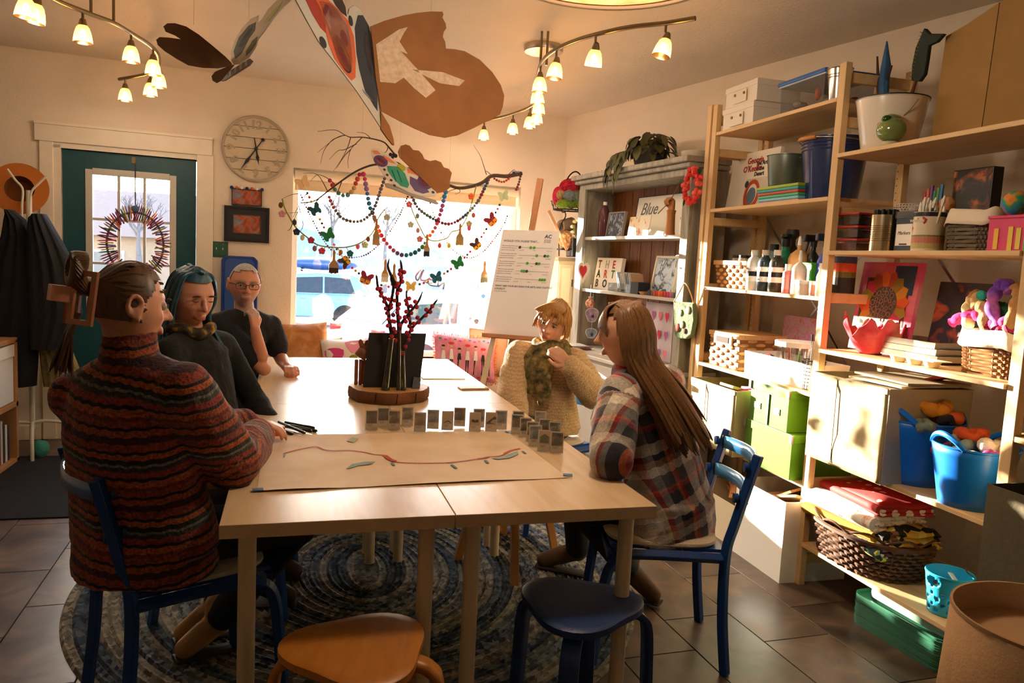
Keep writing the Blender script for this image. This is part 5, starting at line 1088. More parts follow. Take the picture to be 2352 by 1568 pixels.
text_mesh('lettering', 'Blue', mat('#6f6a62', .6), hg*.42, t, Matrix.Translation((-wd*.4, hg*.55, .002)), shear=.35)
# jointed wooden hand holding a reed
s = hs(1538, 540, .06); t = thing('wooden_hand', 'jointed wooden artist hand gripping a reed on the dresser', 'hand model', hp(s, .06, S1)); WDH = mat('#b5763c', .45, noise=.1)
MB().tube([(0, 0, 0), (0, 0, .03), (0, 0, .13), (.0, .0, .16)], [.034, .03, .026, .03], 14).build('wrist', WDH, t, smooth=True); MB().box((0, 0, .19), (.026, .062, .07)).build('palm', WDH, t, bevel=.01)
for k in range(4):
 y = .024-.016*k; x = -.02; MB().tube([(0, y, .222), (-.022, y, .235), (-.036, y+.004, .215), (-.03, y+.004, .195)], [.0075, .0075, .0068, .005], 8).build('finger', WDH, t, smooth=True)
MB().tube([(0, .03, .18), (-.02, .038, .195), (-.034, .026, .208)], [.0085, .008, .006], 8).build('thumb', WDH, t, smooth=True)
tag(MB().tube([hp(s+.09, .02, S1+.14), hp(s, .045, S1+.215), hp(s-.05, .06, S1+.3), hp(s-.075, .07, S1+.36)], [.004, .003, .0022, .001], 6).build('reed', mat('#7a6a3a', .7), None), 'dry reed held by the wooden hand', 'reed')
s = hs(1562, 540, .03); t = thing('key_ring', 'white painted key shape standing at the dresser edge', 'ornament', hp(s, .03, S1)); MB().tube([(0, .0, .085)]+[(0, .012*sin(a), .1-.012*cos(a)) for a in LS(.3, 6, 12)], .004, 6).build('ring', WHITE, t, smooth=True); MB().bar((0, 0, 0), (0, 0, .085), .02, .012).build('tag', WHITE, t, bevel=.003)
tag(MB().box((0, 0, .06), (.03, .05, .12), RHT).build('orange_box', mat('#b5692f', .6), None, loc=tuple(hp(hs(1578, 530, .1), .1, S1))), 'small orange brown box at the dresser end', 'box')
# shelf 2 contents
t, wd, hg = fr('art_book', 'white book with big painted letters spelling THE ART BOOK', 1361, 1418, 591, 664, .1, mat('#ece0cb', .5), mat('#e9dcc6', .6), .001, z0=S2, cat='book', depth=.03)
for i, (row, cols) in enumerate([('THE', ('#8a4a1f', '#b9a58a', '#c2202c')), ('ART', ('#1c1916', '#c2401f', '#157a3a')), ('BO', ('#5a4632', '#17150f'))]):
 for j, ch in enumerate(row): text_mesh('lettering', ch, mat(cols[j], .6), hg*.34, t, Matrix.Translation((-wd*.42+wd*.29*j, hg*(.68-.3*i), .0012)), bold=.0025)
s0, s1 = hs(1410, 665, .08), hs(1478, 668, .08)
t = thing('card_rack', 'clear acrylic rack full of greeting cards on the dresser', 'card rack', hp((s0+s1)/2, .09, S2), HA); MB().box((0, 0, .03), (abs(s1-s0), .12, .06)).build('tray', glassmat('#c9ced2', .25, .05, 'clear_plastic'), t)
rn = random.Random(9)
for k in range(9): MB().box((-.1+.024*k, .0, .075+.004*(k % 3)), (.006, .1, .12), AR(Matrix.Rotation(.35, 3, 'Y'))).build('greeting_card', mat(rn.choice(['#b9bfc6', '#d9cfc0', '#8f98a3', '#b99a78', '#c9d0d6']), .4), t)
tag(MB().box((0, 0, .04), (.1, .09, .08), RHT).build('black_card_box', BLACK, None, loc=tuple(hp(hs(1465, 668, .03), .045, S2))), 'black open box of cards in front of the acrylic rack', 'box')
MIRP = ramp_mat('branch_reflection_paint', 'Object', [(.2, '#aac0d6'), (.45, '#c9d8e6'), (.52, '#2f3038'), (.6, '#b9cbe0'), (.75, '#5a5f70')], kind='noise', scale=9, detail=3, dist=1.5, rough=.2)  # mirror faces on the dresser: the reflection is put into their colour
fr('framed_mirror', 'pale framed mirror, its reflection painted as dark branches on blue', 1492, 1545, 586, 668, .1, MIRP, mat('#d6ccb6', .5), .016, z0=S2, lean=.16); fr('framed_mirror', 'second pale framed mirror with painted reflection, standing behind the first', 1538, 1586, 584, 670, .15, ramp_mat('reflection_paint2', 'Object', [(.3, '#b9cfe2'), (.6, '#d6e4ee'), (.68, '#5a4a50')], kind='noise', scale=6, rough=.2), mat('#ded5c2', .5), .012, z0=S2, lean=.16)
tag(MB().lathe([(0, 0), (.018, 0), (.035, .02), (.033, .02), (.016, .003), (0, .003)], 20, cap0=False, cap1=False).build('wooden_dish', mat('#b98a5a', .5), None, loc=tuple(hp(hs(1473, 668, .0), .018, S2)), smooth=35), 'little wooden dish at the dresser shelf edge', 'dish')
g = thing('paper_garland', 'fan-folded paper garland in grey, coral and violet', 'garland', hp(hs(1525, 672, .0), .02, S2), HA); sc = ['#5a5560', '#8f6a6a', '#d9603f', '#e0704a', '#d9583a', '#c94f6a', '#b0608f', '#5c6a58', '#4a5a44', '#9a8a3a']
for k in range(20): MB().box((.2-.021*k, .005*sin(k*2), .018), (.004, .034, .034), AR(Matrix.Rotation(.25*(-1)**k, 3, 'Z'))).build('paper_fan', mat(sc[k//2], .7), g)
# below: cloths and hangers
t = thing('painted_cloth', 'hanging white cloth printed with pink hearts', 'cloth'); q0, z1 = hpx(1485, 692, .06); q1, _ = hpx(1548, 694, .06); z0 = .83; P = []
for i in range(9): u = i/8; P.append([hp(q0+(q1-q0)*v, .06+.012*sin(9*v), z1+(z0-z1)*u) for v in LS(0, 1, 15)])
b = MB(); b.grid(P); b.build('cloth', mat('#cfc4cf', .9), t, solid=.002, smooth=True)
for i in range(3):
 for j in range(4):
  c0 = hp(q0+(q1-q0)*(.15+.24*j), .045, z1-.08-.12*i); r_ = .028; hrt = [(16*sin(a)**3/16, (13*cos(a)-5*cos(2*a)-2*cos(3*a)-cos(4*a))/16) for a in LS(0, 2*pi, 19)[:-1]]
  b = MB(); b.poly([c0-HD*x*r_*.8+AR([0, 0, y*r_*1.3]) for x, y in hrt], -HN*.0015); b.build('heart_print', mat(['#c2304f', '#a85a9a', '#d97a8f'][(i+j) % 3], .9), t)
bag = thing('felt_bag', 'green felted shoulder bag hanging from the dresser frame', 'bag'); c0 = lambda px, py, d=-.045: pp(px, py, HN, H0+HN*d)
pts = [c0(1546, 692), c0(1592, 695), c0(1594, 735), c0(1588, 768), c0(1575, 778), c0(1555, 777), c0(1548, 768)]
b = MB(); b.poly(pts, HN*.03); b.build('bag_body', mat('#6f7f5c', .98, noise=.3, nscale=14, bump=.5, bscale=50), bag, bevel=.008)
MB().tube(catmull([c0(1548, 693), c0(1562, 668), c0(1573, 650), c0(1585, 672), c0(1593, 697)], 6), .004, 6).build('strap', mat('#c9a97a', .8), bag)
for px, py, r_, colr in ((1556, 752, .022, '#8a3a2c'), (1566, 745, .02, '#c9b08a'), (1580, 712, .02, '#dcd6c2'), (1562, 718, .018, '#cfd6c6'), (1572, 760, .014, '#5a2f22')): b = MB(); b.ball(c0(px, py, -.049), (r_*.25, r_, r_*1.2), 10, 6, R=RHT@rotz(pi/2)); b.build('felt_applique', mat(colr, .95), bag, smooth=True)
hg_ = thing('heart_ornament', 'white wooden heart with a red heart on it, hanging on the dresser', 'ornament'); e = -.03; cH = c0(1340, 622, e); hrt = [(16*sin(a)**3/16, (13*cos(a)-5*cos(2*a)-2*cos(3*a)-cos(4*a))/16) for a in LS(0, 2*pi, 25)[:-1]]
XC = AR([CR[0], CR[1], 0]); XC /= np.linalg.norm(XC)
b = MB(); b.poly([cH+XC*x*.042+AR([0, 0, y*.085]) for x, y in hrt], HN*.006); b.build('white_heart', mat('#eadfcd', .5), hg_); b = MB(); b.poly([cH+XC*x*.028-HN*.004+AR([0, 0, y*.055]) for x, y in hrt], HN*.003); b.build('red_heart', mat('#d2203c', .5), hg_)
MB().tube([cH+AR([0, 0, .055]), cH+AR([0, 0, .17])], .0015, 5).build('cord', mat('#5a4a3a', .8), hg_)
t = thing('gauze_sachet', 'gauze sachet of red petals on a white string', 'ornament'); cc = c0(1355, 697, -.03); MB().ball(cc, (.034, .034, .036), 14, 9).build('sachet', ramp_mat('petals', 'Object', [(.35, '#c9302c'), (.5, '#d98a5a'), (.6, '#e0d0c0')], kind='noise', scale=60, rough=.8), t, smooth=True); MB().tube([cc+AR([0, 0, .035]), cc+AR([0, 0, .14])], .003, 6).build('string', WHITE, t); MB().lathe([(.008, 0), (.02, .018)], 10, cc+AR([0, 0, .034]), cap0=False, cap1=False).build('ruffle', mat('#d9c3bb', .8), t)
for px, py, rx, rz_, col, lb in ((1360, 723, .045, .058, '#b9a3b9', 'translucent lilac butterfly wing hanging by the dresser'), (1358, 765, .04, .04, '#8fa3b5', 'translucent blue butterfly wing hanging below the lilac one')):
 t = thing('wing_ornament', lb, 'ornament'); cc = c0(px, py, -.025); pts = [cc+XC*rx*cos(a)*(1+.15*sin(3*a))+AR([0, 0, rz_*sin(a)*(1+.1*cos(2*a))]) for a in LS(0, 2*pi, 21)[:-1]]
 b = MB(); b.poly(pts, HN*.002); b.build('film', mat(col, .2, alpha=.8, noise=.4, nscale=40), t); MB().tube([p-HN*.001 for p in pts], .002, 5, closed=True).build('edge', mat('#d9d6de', .3), t); MB().tube([cc+AR([0, 0, rz_]), cc+AR([0, 0, rz_+.1])], .001, 4).build('thread', WHITE, t)
 disc_ = MB(); disc_.ball(cc-HN*.003+XC*.008-AR([0, 0, .01]), (.012, .003, .014), 10, 6); disc_.build('eye_spot', mat('#4a2f5a', .5), t)
# papers on the counter
for k in range(6): tag(MB().box((0, 0, 0), (.2, .14, .004), RHT@rotz(.2*sin(k*2))).build('magazine', mat(['#5a6f9a', '#d9d4c8', '#b5473c', '#e3ddce', '#6a5a7a', '#c9c2b2'][k], .4), None, loc=tuple(hp(1.2+.03*sin(k*3), -.1, .8025+.0045*k))), ['blue', 'white', 'red', 'cream', 'violet', 'grey'][k]+' magazine in the pile on the dresser counter', 'magazine', 'magazines on the dresser')
# on top
t = thing('trailing_plant', 'trailing plant with dark hanging leaves on top of the dresser', 'plant', hp(hs(1490, 372, .1), .1, 2.0955)); MB().lathe([(0, 0), (.09, 0), (.12, .12), (.115, .12)], 24).build('pot', mat('#2c2a22', .6), t, smooth=35)
rn = random.Random(14); LG = [mat('#3c3a1c', .6), mat('#4f4c22', .6), mat('#2f2f16', .6), mat('#5f5a2c', .6)]
def leaf(p, d, L, W, m, par, nm='leaf'):
 d = AR(d, float); d /= np.linalg.norm(d); s = np.cross(d, (0, 0, 1)); s = s/(np.linalg.norm(s)+1e-6); up_ = np.cross(s, d); P = []
 for i in range(6): u = i/5; w_ = W*sin(pi*min(1, u*.9+.08))**.8; c_ = p+d*L*u+up_*(-.25*L*u*u); P.append([c_-s*w_+up_*w_*.25, c_, c_+s*w_+up_*w_*.25])
 return MB().grid(P).build(nm, m, par, smooth=True, fix=False)
for k in range(90):
 a = rn.uniform(0, 2*pi); r_ = rn.uniform(.02, .13); p = AR([r_*cos(a), r_*sin(a)*1.4, rn.uniform(.1, .22)]); leaf(p, (cos(a)*rn.uniform(.3, 1), sin(a), rn.uniform(-1.3, -.1)), rn.uniform(.07, .12), rn.uniform(.024, .036), LG[k % 4], t)
for v in range(6):
 y0 = rn.uniform(.0, .25)-.02; P = [AR([-.1, y0*.6, .12]), AR([-.17, y0, .1]), AR([-.2, y0+.05, .0]), AR([-.205, y0+.07, -.08-.02*v])]
 MB().tube(catmull(P, 5), .003, 5).build('vine', LG[1], t)
 for q in range(5): c_ = catmull(P, 5)[3+2*q]; leaf(c_, (-.4, rn.uniform(-.5, .5), -1), .08, .022, LG[(v+q) % 4], t)
b = MB(); MB().tube([(-.12, .3, .01), (-.14, .45, .012), (-.13, .62, .01)], .003, 5).build('vine', LG[1], t)
for q in range(5): leaf(AR([-.13, .34+.07*q, .015]), (rn.uniform(-.5, .5), 1, .5), .05, .012, LG[q % 4], t)
t = thing('flat_bowl', 'shallow white bowl on top of the dresser by the shelving', 'bowl', hp(hs(1602, 345, .1)+.02, .1, 2.0955)); MB().lathe([(0, 0), (.06, 0), (.085, .03), (.088, .05), (.083, .05), (.078, .03), (0, .006)], 28, cap0=False, cap1=False).build('bowl', mat('#cdbfa8', .4), t, smooth=35)
# red flower wreath
w_ = thing('flower_wreath', 'small wreath of red fabric flowers on the dresser frame', 'wreath'); cc = c0(1592, 428, -.055); e1 = -HD; rn = random.Random(4)
for k in range(13):
 a = 2*pi*k/13; p = cc+e1*.062*cos(a)+AR([0, 0, .088*sin(a)])
 for q in range(4): an = rn.uniform(0, 6); MB().ball(p+e1*.014*cos(an)-HN*.006*q+AR([0, 0, .014*sin(an)]), (.011, .019, .016), 8, 5, R=rotz(an)).build('petal', mat('#d8302c' if k % 3 else '#e0523f', .6), w_, smooth=True)
for a in (.8, 2.6, 3.9, 5.0): leaf(cc+e1*.07*cos(a)+AR([0, 0, .095*sin(a)]), (-.3, cos(a+1.5), sin(a+1.5)), .05, .014, mat('#1f5a2c', .5), w_)
# --- corner: cream cabinet, wire stand
CAB = mat('#c9b893', .6, noise=.12, nscale=10)
s0 = wpx(1284, 592, .48)[0]
s1 = s0+.27; cz = 1.475; cab = thing('narrow_cabinet', 'narrow cream panelled cabinet in the corner behind the easel', 'cabinet', wpt((s0+s1)/2, .37, 0), WA)
hw = (s1-s0)/2; MB().span((-hw, -.11, 0), (hw, .15, cz-.025)).build('carcass', CAB, cab); MB().span((-hw-.015, -.13, cz-.025), (hw+.015, .155, cz)).build('top', mat('#8a7a5a', .6), cab, bevel=.003)
for sx in (-1, 1):
 for z0, z1 in ((1.08, 1.42), (.72, 1.05), (.3, .69)):
  d_ = MB().span((sx*hw/2-hw/2+.006, -.122, z0), (sx*hw/2+hw/2-.006, -.111, z1)).build('panel_frame', CAB, cab, bevel=.003); MB().span((sx*hw/2-hw/2+.03, -.1235, z0+.03), (sx*hw/2+hw/2-.03, -.1222, z1-.03)).build('panel', mat('#ddcfa8', .6), d_)
 MB().tube([(sx*.012, -.126, 1.24), (sx*.012, -.126, 1.3)], .005, 6).build('latch', DARKIRON, cab)
ws = thing('wire_stand', 'two-tier dark wire stand with a tall hoop handle', 'stand'); D_ = .22
def wq(px, py, d=D_): d = d+.2; s_, z_ = wpx(px, py, d); return wpt(s_, d, z_)
cb = wq(1309, 483); rb = .14
hb = MB(); hb.tube([cb+WT*rb*cos(a)+WN*.11*sin(a) for a in LS(0, 2*pi, 29)[:-1]], .006, 6, closed=True); hb.tube([cb+WT*rb*.7*cos(a)+WN*.08*sin(a) for a in LS(0, 2*pi, 29)[:-1]], .003, 6, closed=True)
hb.build('tray_ring', DARKIRON, ws, smooth=True)
MB().tube(catmull([wq(1296, 460), wq(1303, 412), wq(1322, 394), wq(1338, 412), wq(1341, 450), wq(1337, 480)], 8), .006, 7).build('hoop', DARKIRON, ws, smooth=True)
for pts in ([(1297, 483), (1299, 497), (1289, 515), (1284, 540), (1284, 588)], [(1328, 483), (1331, 498), (1336, 515), (1340, 540), (1341, 588)]): MB().tube(catmull([wq(*p) for p in pts], 6), .005, 6).build('leg', DARKIRON, ws, smooth=True)
for c_ in ((1294, 484), (1336, 484)): MB().tube([wq(c_[0]+4*cos(a), c_[1]+4*sin(a)) for a in LS(0, 5, 9)], .004, 6).build('scroll', DARKIRON, ws)
b = MB()
for k in range(14):
 a = 2*pi*k/14; p = cb+WT*rb*cos(a)+WN*.11*sin(a); q = p+WT*.03*cos(a)+AR([0, 0, .07]); b.tube([p, q], .002, 4)
 a2 = a+2*pi/14; q2 = cb+WT*(rb+.03)*cos(a2)+WN*.12*sin(a2)+AR([0, 0, .07]); b.tube([p, q2], .002, 4)
b.build('basket_wires', DARKIRON, ws)
def yarn(label, c, r, col, ax=(1, 0, 0), seed=0):
 t = thing('yarn_ball', label, 'yarn', c, 0, 'yarn in the wire basket'); m = mat(col, .95, noise=.2, nscale=40); MB().ball((0, 0, 0), AR(r)*.94 if hasattr(r, '__len__') else r*.94, 16, 10).build('core', m, t, smooth=True); rr_ = AR(r if hasattr(r, '__len__') else (r, r, r)); rn = random.Random(seed)
 b = MB()
 for k in range(14):
  u = AR([rn.gauss(0, 1) for _ in range(3)]); u /= np.linalg.norm(u); v = np.cross(u, (.3, .5, .8)); v /= np.linalg.norm(v); w2 = np.cross(u, v); h_ = rn.uniform(-.5, .5)
  b.tube([rr_*(u*h_+(v*cos(a)+w2*sin(a))*sqrt(1-h_*h_)) for a in LS(0, 2*pi, 21)[:-1]], .0035, 4, closed=True)
 b.build('strands', m, t); return t
yarn('big red yarn ball at the top of the wire basket', wq(1308, 432, .2), (.085, .07, .075), '#c01f33', seed=1); yarn('crimson yarn ball at the side of the wire basket', wq(1283, 450, .19), (.05, .05, .075), '#d2304a', seed=2); yarn('dark maroon yarn ball by the hoop of the wire basket', wq(1331, 437, .24), (.05, .04, .04), '#5c1a22', seed=3)
yarn('grey-blue yarn roll at the front of the wire basket', wq(1307, 450, .3), (.05, .05, .045), '#7d8784', seed=4); yarn('sage grey yarn roll at the front of the wire basket', wq(1328, 452, .3), (.07, .05, .05), '#6f7a66', seed=5); yarn('tan yarn ball at the front of the wire basket', wq(1288, 447, .27), (.032, .03, .035), '#b08a5a', seed=6)
for k in range(3): yarn(['lime', 'moss', 'olive'][k]+' green chunky yarn lying along the wire basket floor', wq(1294+18*k, 468, .3), (.055, .04, .035), ['#7f9a2c', '#5f7a24', '#8a8a2c'][k], seed=7+k)
tr_ = MB(); cb2 = wq(1312, 572, .2)
MB().bar(wq(1278, 572, .2), wq(1340, 572, .2), .2, .012).build('lower_tray', DARKIRON, ws)
t = thing('wicker_bundle', 'bundle of twisted brown wool on the wire stand', 'wool'); bw = mat('#6f5c46', .95, noise=.3, nscale=30)
for k in range(7): u = k/6; MB().tube([wq(1290+22*u+8*cos(a), 520-6*u+12*sin(a), .2+.03*cos(a)) for a in LS(0, 2*pi, 13)[:-1]], .014, 7, closed=True).build('coil', bw, t, smooth=True)
blob('dried_hydrangea', 'round tan dried flower head on the wire stand', wq(1300, 552, .27), (.07, .06, .075), ramp_mat('dryflower', 'Object', [(.35, '#7a4a24'), (.55, '#b98a56'), (.65, '#d9b98a')], kind='noise', scale=40, bump=.6, rough=.9), 4, 'dried flower', amp=.12)
t = thing('black_planter', 'glossy black square planter with pale dry flowers', 'planter', wq(1322, 588, .3)-AR([0, 0, .008])); MB().box((0, 0, .075), (.12, .12, .15), WA, taper=(1.15, 1.15)).build('planter', mat('#0f1518', .15, coat=.8), t, bevel=.006)
for k in range(9): MB().ball((rn.uniform(-.06, .06), rn.uniform(-.05, .05), .16+rn.uniform(0, .14)), (.02, .02, .016), 7, 4).build('bloom', mat(['#e6dcae', '#f0ead2', '#cfc27a'][k % 3], .8), t, smooth=True); MB().tube([(0, 0, .14), (rn.uniform(-.05, .05), rn.uniform(-.04, .04), .26)], .002, 4).build('stalk', mat('#7a7a3a', .8), t)
# cloth over the bundle
t = thing('fabric_roll', 'brown rolled fabric leaning on the wire stand', 'fabric'); MB().tube([wq(1318, 535, .2), wq(1334, 508, .2)], [.045, .04], 12).build('roll', mat('#7a6248', .9, noise=.2), t, smooth=True)
# --- easel with the questionnaire board
en = AR([-.47, -.86, .2]); en /= np.linalg.norm(en); EC = AR([1.62, 5.78, 1.25])
def eq(px, py, o=0.): return pp(px, py, en, EC+en*o)
ez = thing('artist_easel', 'wooden easel standing between the window and the dresser', 'easel')
EW = mat('#b57a4c', .55, noise=.12, nscale=14)
back = -en*.025
b = MB(); b.bar(eq(1240, 408)+back, eq(1172, 800)+back, .05, .025, en); b.build('mast', EW, ez, bevel=.003)
bx_ = eq(1172, 800)
lf = eq(1128, 790); d1 = (eq(1128, 790)-eq(1152, 690)); d1 /= np.linalg.norm(d1); L1 = (lf[2]-0)/-d1[2]
WLEG = mat('#d9c3a0', .55)
b = MB(); b.bar(eq(1150, 700)+back, lf+d1*L1+back, .042, .022, en); b.build('leg', WLEG, ez, bevel=.003)
rg = eq(1225, 795); d2 = AR([.12, -.05, -1.]); d2 /= np.linalg.norm(d2); b = MB(); b.bar(rg+back*2, rg+back*2+d2*(rg[2]/-d2[2]), .042, .022, en); b.build('leg', EW, ez, bevel=.003)
tp_ = eq(1215, 560)+back*2; b = MB(); b.bar(tp_, (tp_[0]+.33, tp_[1]+.30, 0), .04, .022, en); b.build('rear_leg', EW, ez, bevel=.003)
b = MB(); b.bar(eq(1110, 770)+en*.02, eq(1243, 780)+en*.02, .03, .07, en); b.build('tray', EW, ez, bevel=.003)
b = MB(); b.bar(eq(1258, 480)+back*2, eq(1300, 570)+back*2, .022, .022, en); b.build('strut', mat('#c98a5c', .5), ez, bevel=.003)
bd = thing('question_board', 'white poster board of survey scales with green dot stickers on the easel', 'poster')
A_, B_, C_, D2 = eq(1155, 527), eq(1286, 531), eq(1240, 776), eq(1110, 766)
b = MB(); b.poly([A_, B_, C_, D2], -en*.006); b.build('board', mat('#e9e3e0', .6), bd)
ex_ = (B_-A_); bwid = np.linalg.norm(ex_); ex_ /= bwid; ey_ = (A_-D2); bhei = np.linalg.norm(ey_); ey_ /= bhei
def bq(u, v, o=.001): return A_+ex_*u*bwid-ey_*v*bhei+en*o
def btext(s, u, v, size, m, bold=0.): return text_mesh('lettering', s, m, size, bd, frame(bq(u, v), ex_, ey_, en), bold=bold, thick=.0003)
INK = mat('#5a6478', .7); GRN = mat('#4aa832', .6); DGN = mat('#1f3a22', .6)
btext('WOULD YOU AGREE THAT...', .05, .115, .022, INK, .0004); btext('AC', .76, .07, .04, mat('#23405a', .7), .001)
for k in range(3): btext('arts council', .76, .09+.012*k, .011, INK)
rows = [(.165, [(.36, 1), (.55, 0), (.61, 0)]), (.24, [(.68, 0), (.82, 1), (.87, 0)]), (.315, [(.54, 0), (.70, 1), (.745, 0)]), (.39, [(.47, 0), (.51, 0), (.555, 1)]), (.465, [(.81, 0), (.85, 0), (.89, 0)])]
for v, ds in rows:
 for k, tx in enumerate(('There are many artists here', 'and the arts have space to', 'grow in our community')): btext(tx, .04, v-.008+.02*k, .0115, INK)
 b = MB(); b.bar(bq(.36, v, .0015), bq(.93, v, .0015), .0012, .0024, en); b.build('scale_line', mat('#8a7a78', .7), bd)
 for u, s_ in ((.36, 'not at all'), (.6, 'some'), (.84, 'very much')): btext(s_, u, v+.03, .0095, INK)
 for u, dk_ in ds: b = MB(); b.poly([bq(u, v, .0018)+ex_*.0115*cos(a)+ey_*.0115*sin(a) for a in LS(0, 2*pi, 17)[:-1]], en*.0006); b.build('dot_sticker', DGN if dk_ else GRN, bd)
btext('WHAT ARE YOUR BIG IDEAS FOR ARTS AND CULTURE', .05, .545, .0185, INK, .0005); btext('LOCALLY?', .05, .572, .0185, INK, .0005); btext('write your ideas below', .05, .592, .011, INK)
# --- window bench and cushions
bn = thing('window_bench', 'low painted bench running below the picture window', 'bench'); b = MB(); wbox(b, WL-.15, 1.72, .04, .5, .40, .455); b.build('seat_board', mat('#a3875f', .6, noise=.1), bn, bevel=.004); b = MB(); wbox(b, WL-.12, 1.69, .06, .47, .03, .399); b.build('front_panel', mat('#8f8268', .7), bn)
def pillow(name, label, c, w_, h_, th, m, xdir, lean, roll=0., n=15, decals=None, fringe=None, piping=None):
 """puffed cushion: c is the middle of its lower edge, xdir points to its right as seen"""
 t = thing(name, label, 'cushion'); xd = Vector(xdir).normalized(); nn = Vector((xd[1], -xd[0], 0)); upv = (Vector((0, 0, 1))*cos(lean)-nn*sin(lean)).normalized(); M = frame(c, xd, upv)@Matrix.Rotation(roll, 4, 'Z'); t.matrix_world = M
 def S(u, v): e = (1-u**4)*(1-v**4); k = 1-.06*(1-u*u)*0; px_ = u*w_/2*(1-.07*(1-abs(v))**1*abs(u)); py_ = h_/2+v*h_/2*(1-.07*(1-abs(u))*abs(v)); return AR([px_, py_, th/2*max(e, 0)**.55+.004*sin(7*u+3*v)*e])
 for sg in (1, -1):
  P = []
  for i in range(n): P.append([tuple(S(-1+2*i/(n-1), -1+2*j/(n-1))*AR([1, 1, sg])) for j in range(n)])
  MB().grid(P).build('front' if sg > 0 else 'back', m, t, smooth=True)
 if decals:
  for pts, dm in decals:
   q = [S(u, v)+AR([0, 0, .003]) for u, v in pts]; cc = sum(q)/len(q); mu = np.mean([p[0] for p in pts]); mv = np.mean([p[1] for p in pts]); cc = S(mu, mv)+AR([0, 0, .0032]); k = len(q)
   MB().add(q+[cc], [(j, (j+1) % k, k) for j in range(k)]).build('print', dm, t, fix=False)
 if fringe:
  b = MB(); rn = random.Random(1)
  for e in range(4):
   for j in range(46):
    u = -1+2*j/45; a = [(u, 1), (u, -1), (1, u), (-1, u)][e]; p = S(*a); d = AR([(0, 1), (0, -1), (1, 0), (-1, 0)][e]+(0,), float); b.tube([p, p+d*.018+AR([rn.uniform(-.008, .008), rn.uniform(-.008, .008), rn.uniform(-.01, .01)])], .003, 4)
  o = b.build('fringe', fringe, t)
 if piping:
  ring = [S(-1+2*j/20, -1) for j in range(20)]+[S(1, -1+2*j/20) for j in range(20)]+[S(1-2*j/20, 1) for j in range(20)]+[S(-1, 1-2*j/20) for j in range(20)]; MB().tube(ring, .005, 6, closed=True).build('piping', piping, t, smooth=True)
 return t
def wq2(px, py, d): s_, z_ = wpx(px, py, d); return wpt(s_, d, z_)
RUST = ramp_mat('rust_velvet', 'Object', [(.3, '#a3622a'), (.5, '#b9763a'), (.7, '#cf9258')], kind='noise', scale=8, detail=5, dist=1.2, rough=.8)
zb = .458
c0_ = wq2(706, 780, .28); c0_[2] = zb; pillow('velvet_cushion', 'rust coloured velvet cushion on the window bench', c0_, .36, .43, .15, RUST, WT, .22, .06)
def circ(u0, v0, r, k=12, wob=.15, asp=1.): return [(u0+r*cos(a)*(1+wob*sin(3*a)), v0+r*asp*sin(a)*(1+wob*cos(2*a))) for a in LS(0, 2*pi, k+1)[:-1]]
PK, PK2, GR2, RD2, DKL = mat('#d23a7c', .8, noise=.2, nscale=30), mat('#d98aa0', .8), mat('#8a8a2c', .8), mat('#c9331f', .8), mat('#3a2f33', .8)
dec = [(circ(-.55, .2, .38), PK), (circ(.35, .55, .42, wob=.25), PK2), (circ(.7, .1, .18, asp=1.6), GR2), (circ(.2, -.05, .16, asp=1.5), GR2), (circ(.35, -.5, .3), RD2), (circ(-.2, -.65, .22), DKL), (circ(-.8, -.6, .16), GR2), (circ(.8, -.6, .2), PK)]
c1_ = wq2(803, 800, .38); c1_[2] = zb; pillow('floral_cushion', 'white cushion with a big pink flower print', c1_, .38, .33, .13, mat('#e9ddd0', .85), WT, .3, .05, decals=dec)
fig = []
SK, WH2, BK2, RDH = mat('#d9a98a', .8), mat('#ece6e0', .8), BLACK, mat('#d2303a', .8)
for k in range(7):
 u = -.78+.26*k; h0 = .28+.1*sin(k*2.2)
 fig += [([(u-.07, -.1), (u+.07, -.1), (u+.04, h0), (u-.04, h0)], BK2 if k % 3 == 2 else WH2), (circ(u, h0+.12, .05, 8, 0, 1.3), SK), ([(u-.055, -.75), (u-.02, -.75), (u-.005, -.1), (u-.05, -.1)], BK2), ([(u+.02, -.78), (u+.055, -.78), (u+.05, -.1), (u+.005, -.1)], BK2 if k % 2 else SK)]
 fig.append((circ(u, h0+.26, .09, 10, .1, .8) if k % 2 else circ(u, h0+.2, .055, 8, .1, 1.), RDH if k % 2 else BK2))
for k in range(12): fig.append((circ(-.85+.155*k, .82-.05*sin(k*2), .05, 7), [mat('#2f8a5a', .8), mat('#c23a9a', .8), mat('#e0742c', .8)][k % 3])); fig.append((circ(-.8+.15*k, -.86, .05, 7), [mat('#d8303a', .8), mat('#e07a9a', .8)][k % 2]))
PINKB = mat('#e08a9c', .85, noise=.2, nscale=18)
c2_ = wq2(1068, 830, .46); c2_[2] = zb; pillow('fashion_cushion', 'pink fringed cushion printed with a row of fashionable figures', c2_, .52, .36, .13, PINKB, WT, .25, -.07, decals=fig, fringe=mat('#d9742c', .9))
c3_ = wq2(1125, 800, .26); c3_[2] = zb; pillow('tan_cushion', 'plain tan cushion behind the fringed one', c3_, .34, .40, .14, mat('#c08a62', .85, noise=.08), WT, .2, -.03, piping=mat('#9a6a44', .8))
c4_ = wq2(755, 815, .20); c4_[2] = zb; pillow('green_cushion', 'olive patterned cushion wedged behind the floral one', c4_, .28, .30, .12, ramp_mat('olivepat', 'Object', [(.4, '#5a5a2c'), (.5, '#b9a36a'), (.6, '#3a3a24')], kind='noise', scale=16, rough=.85), WT, .2, .1)
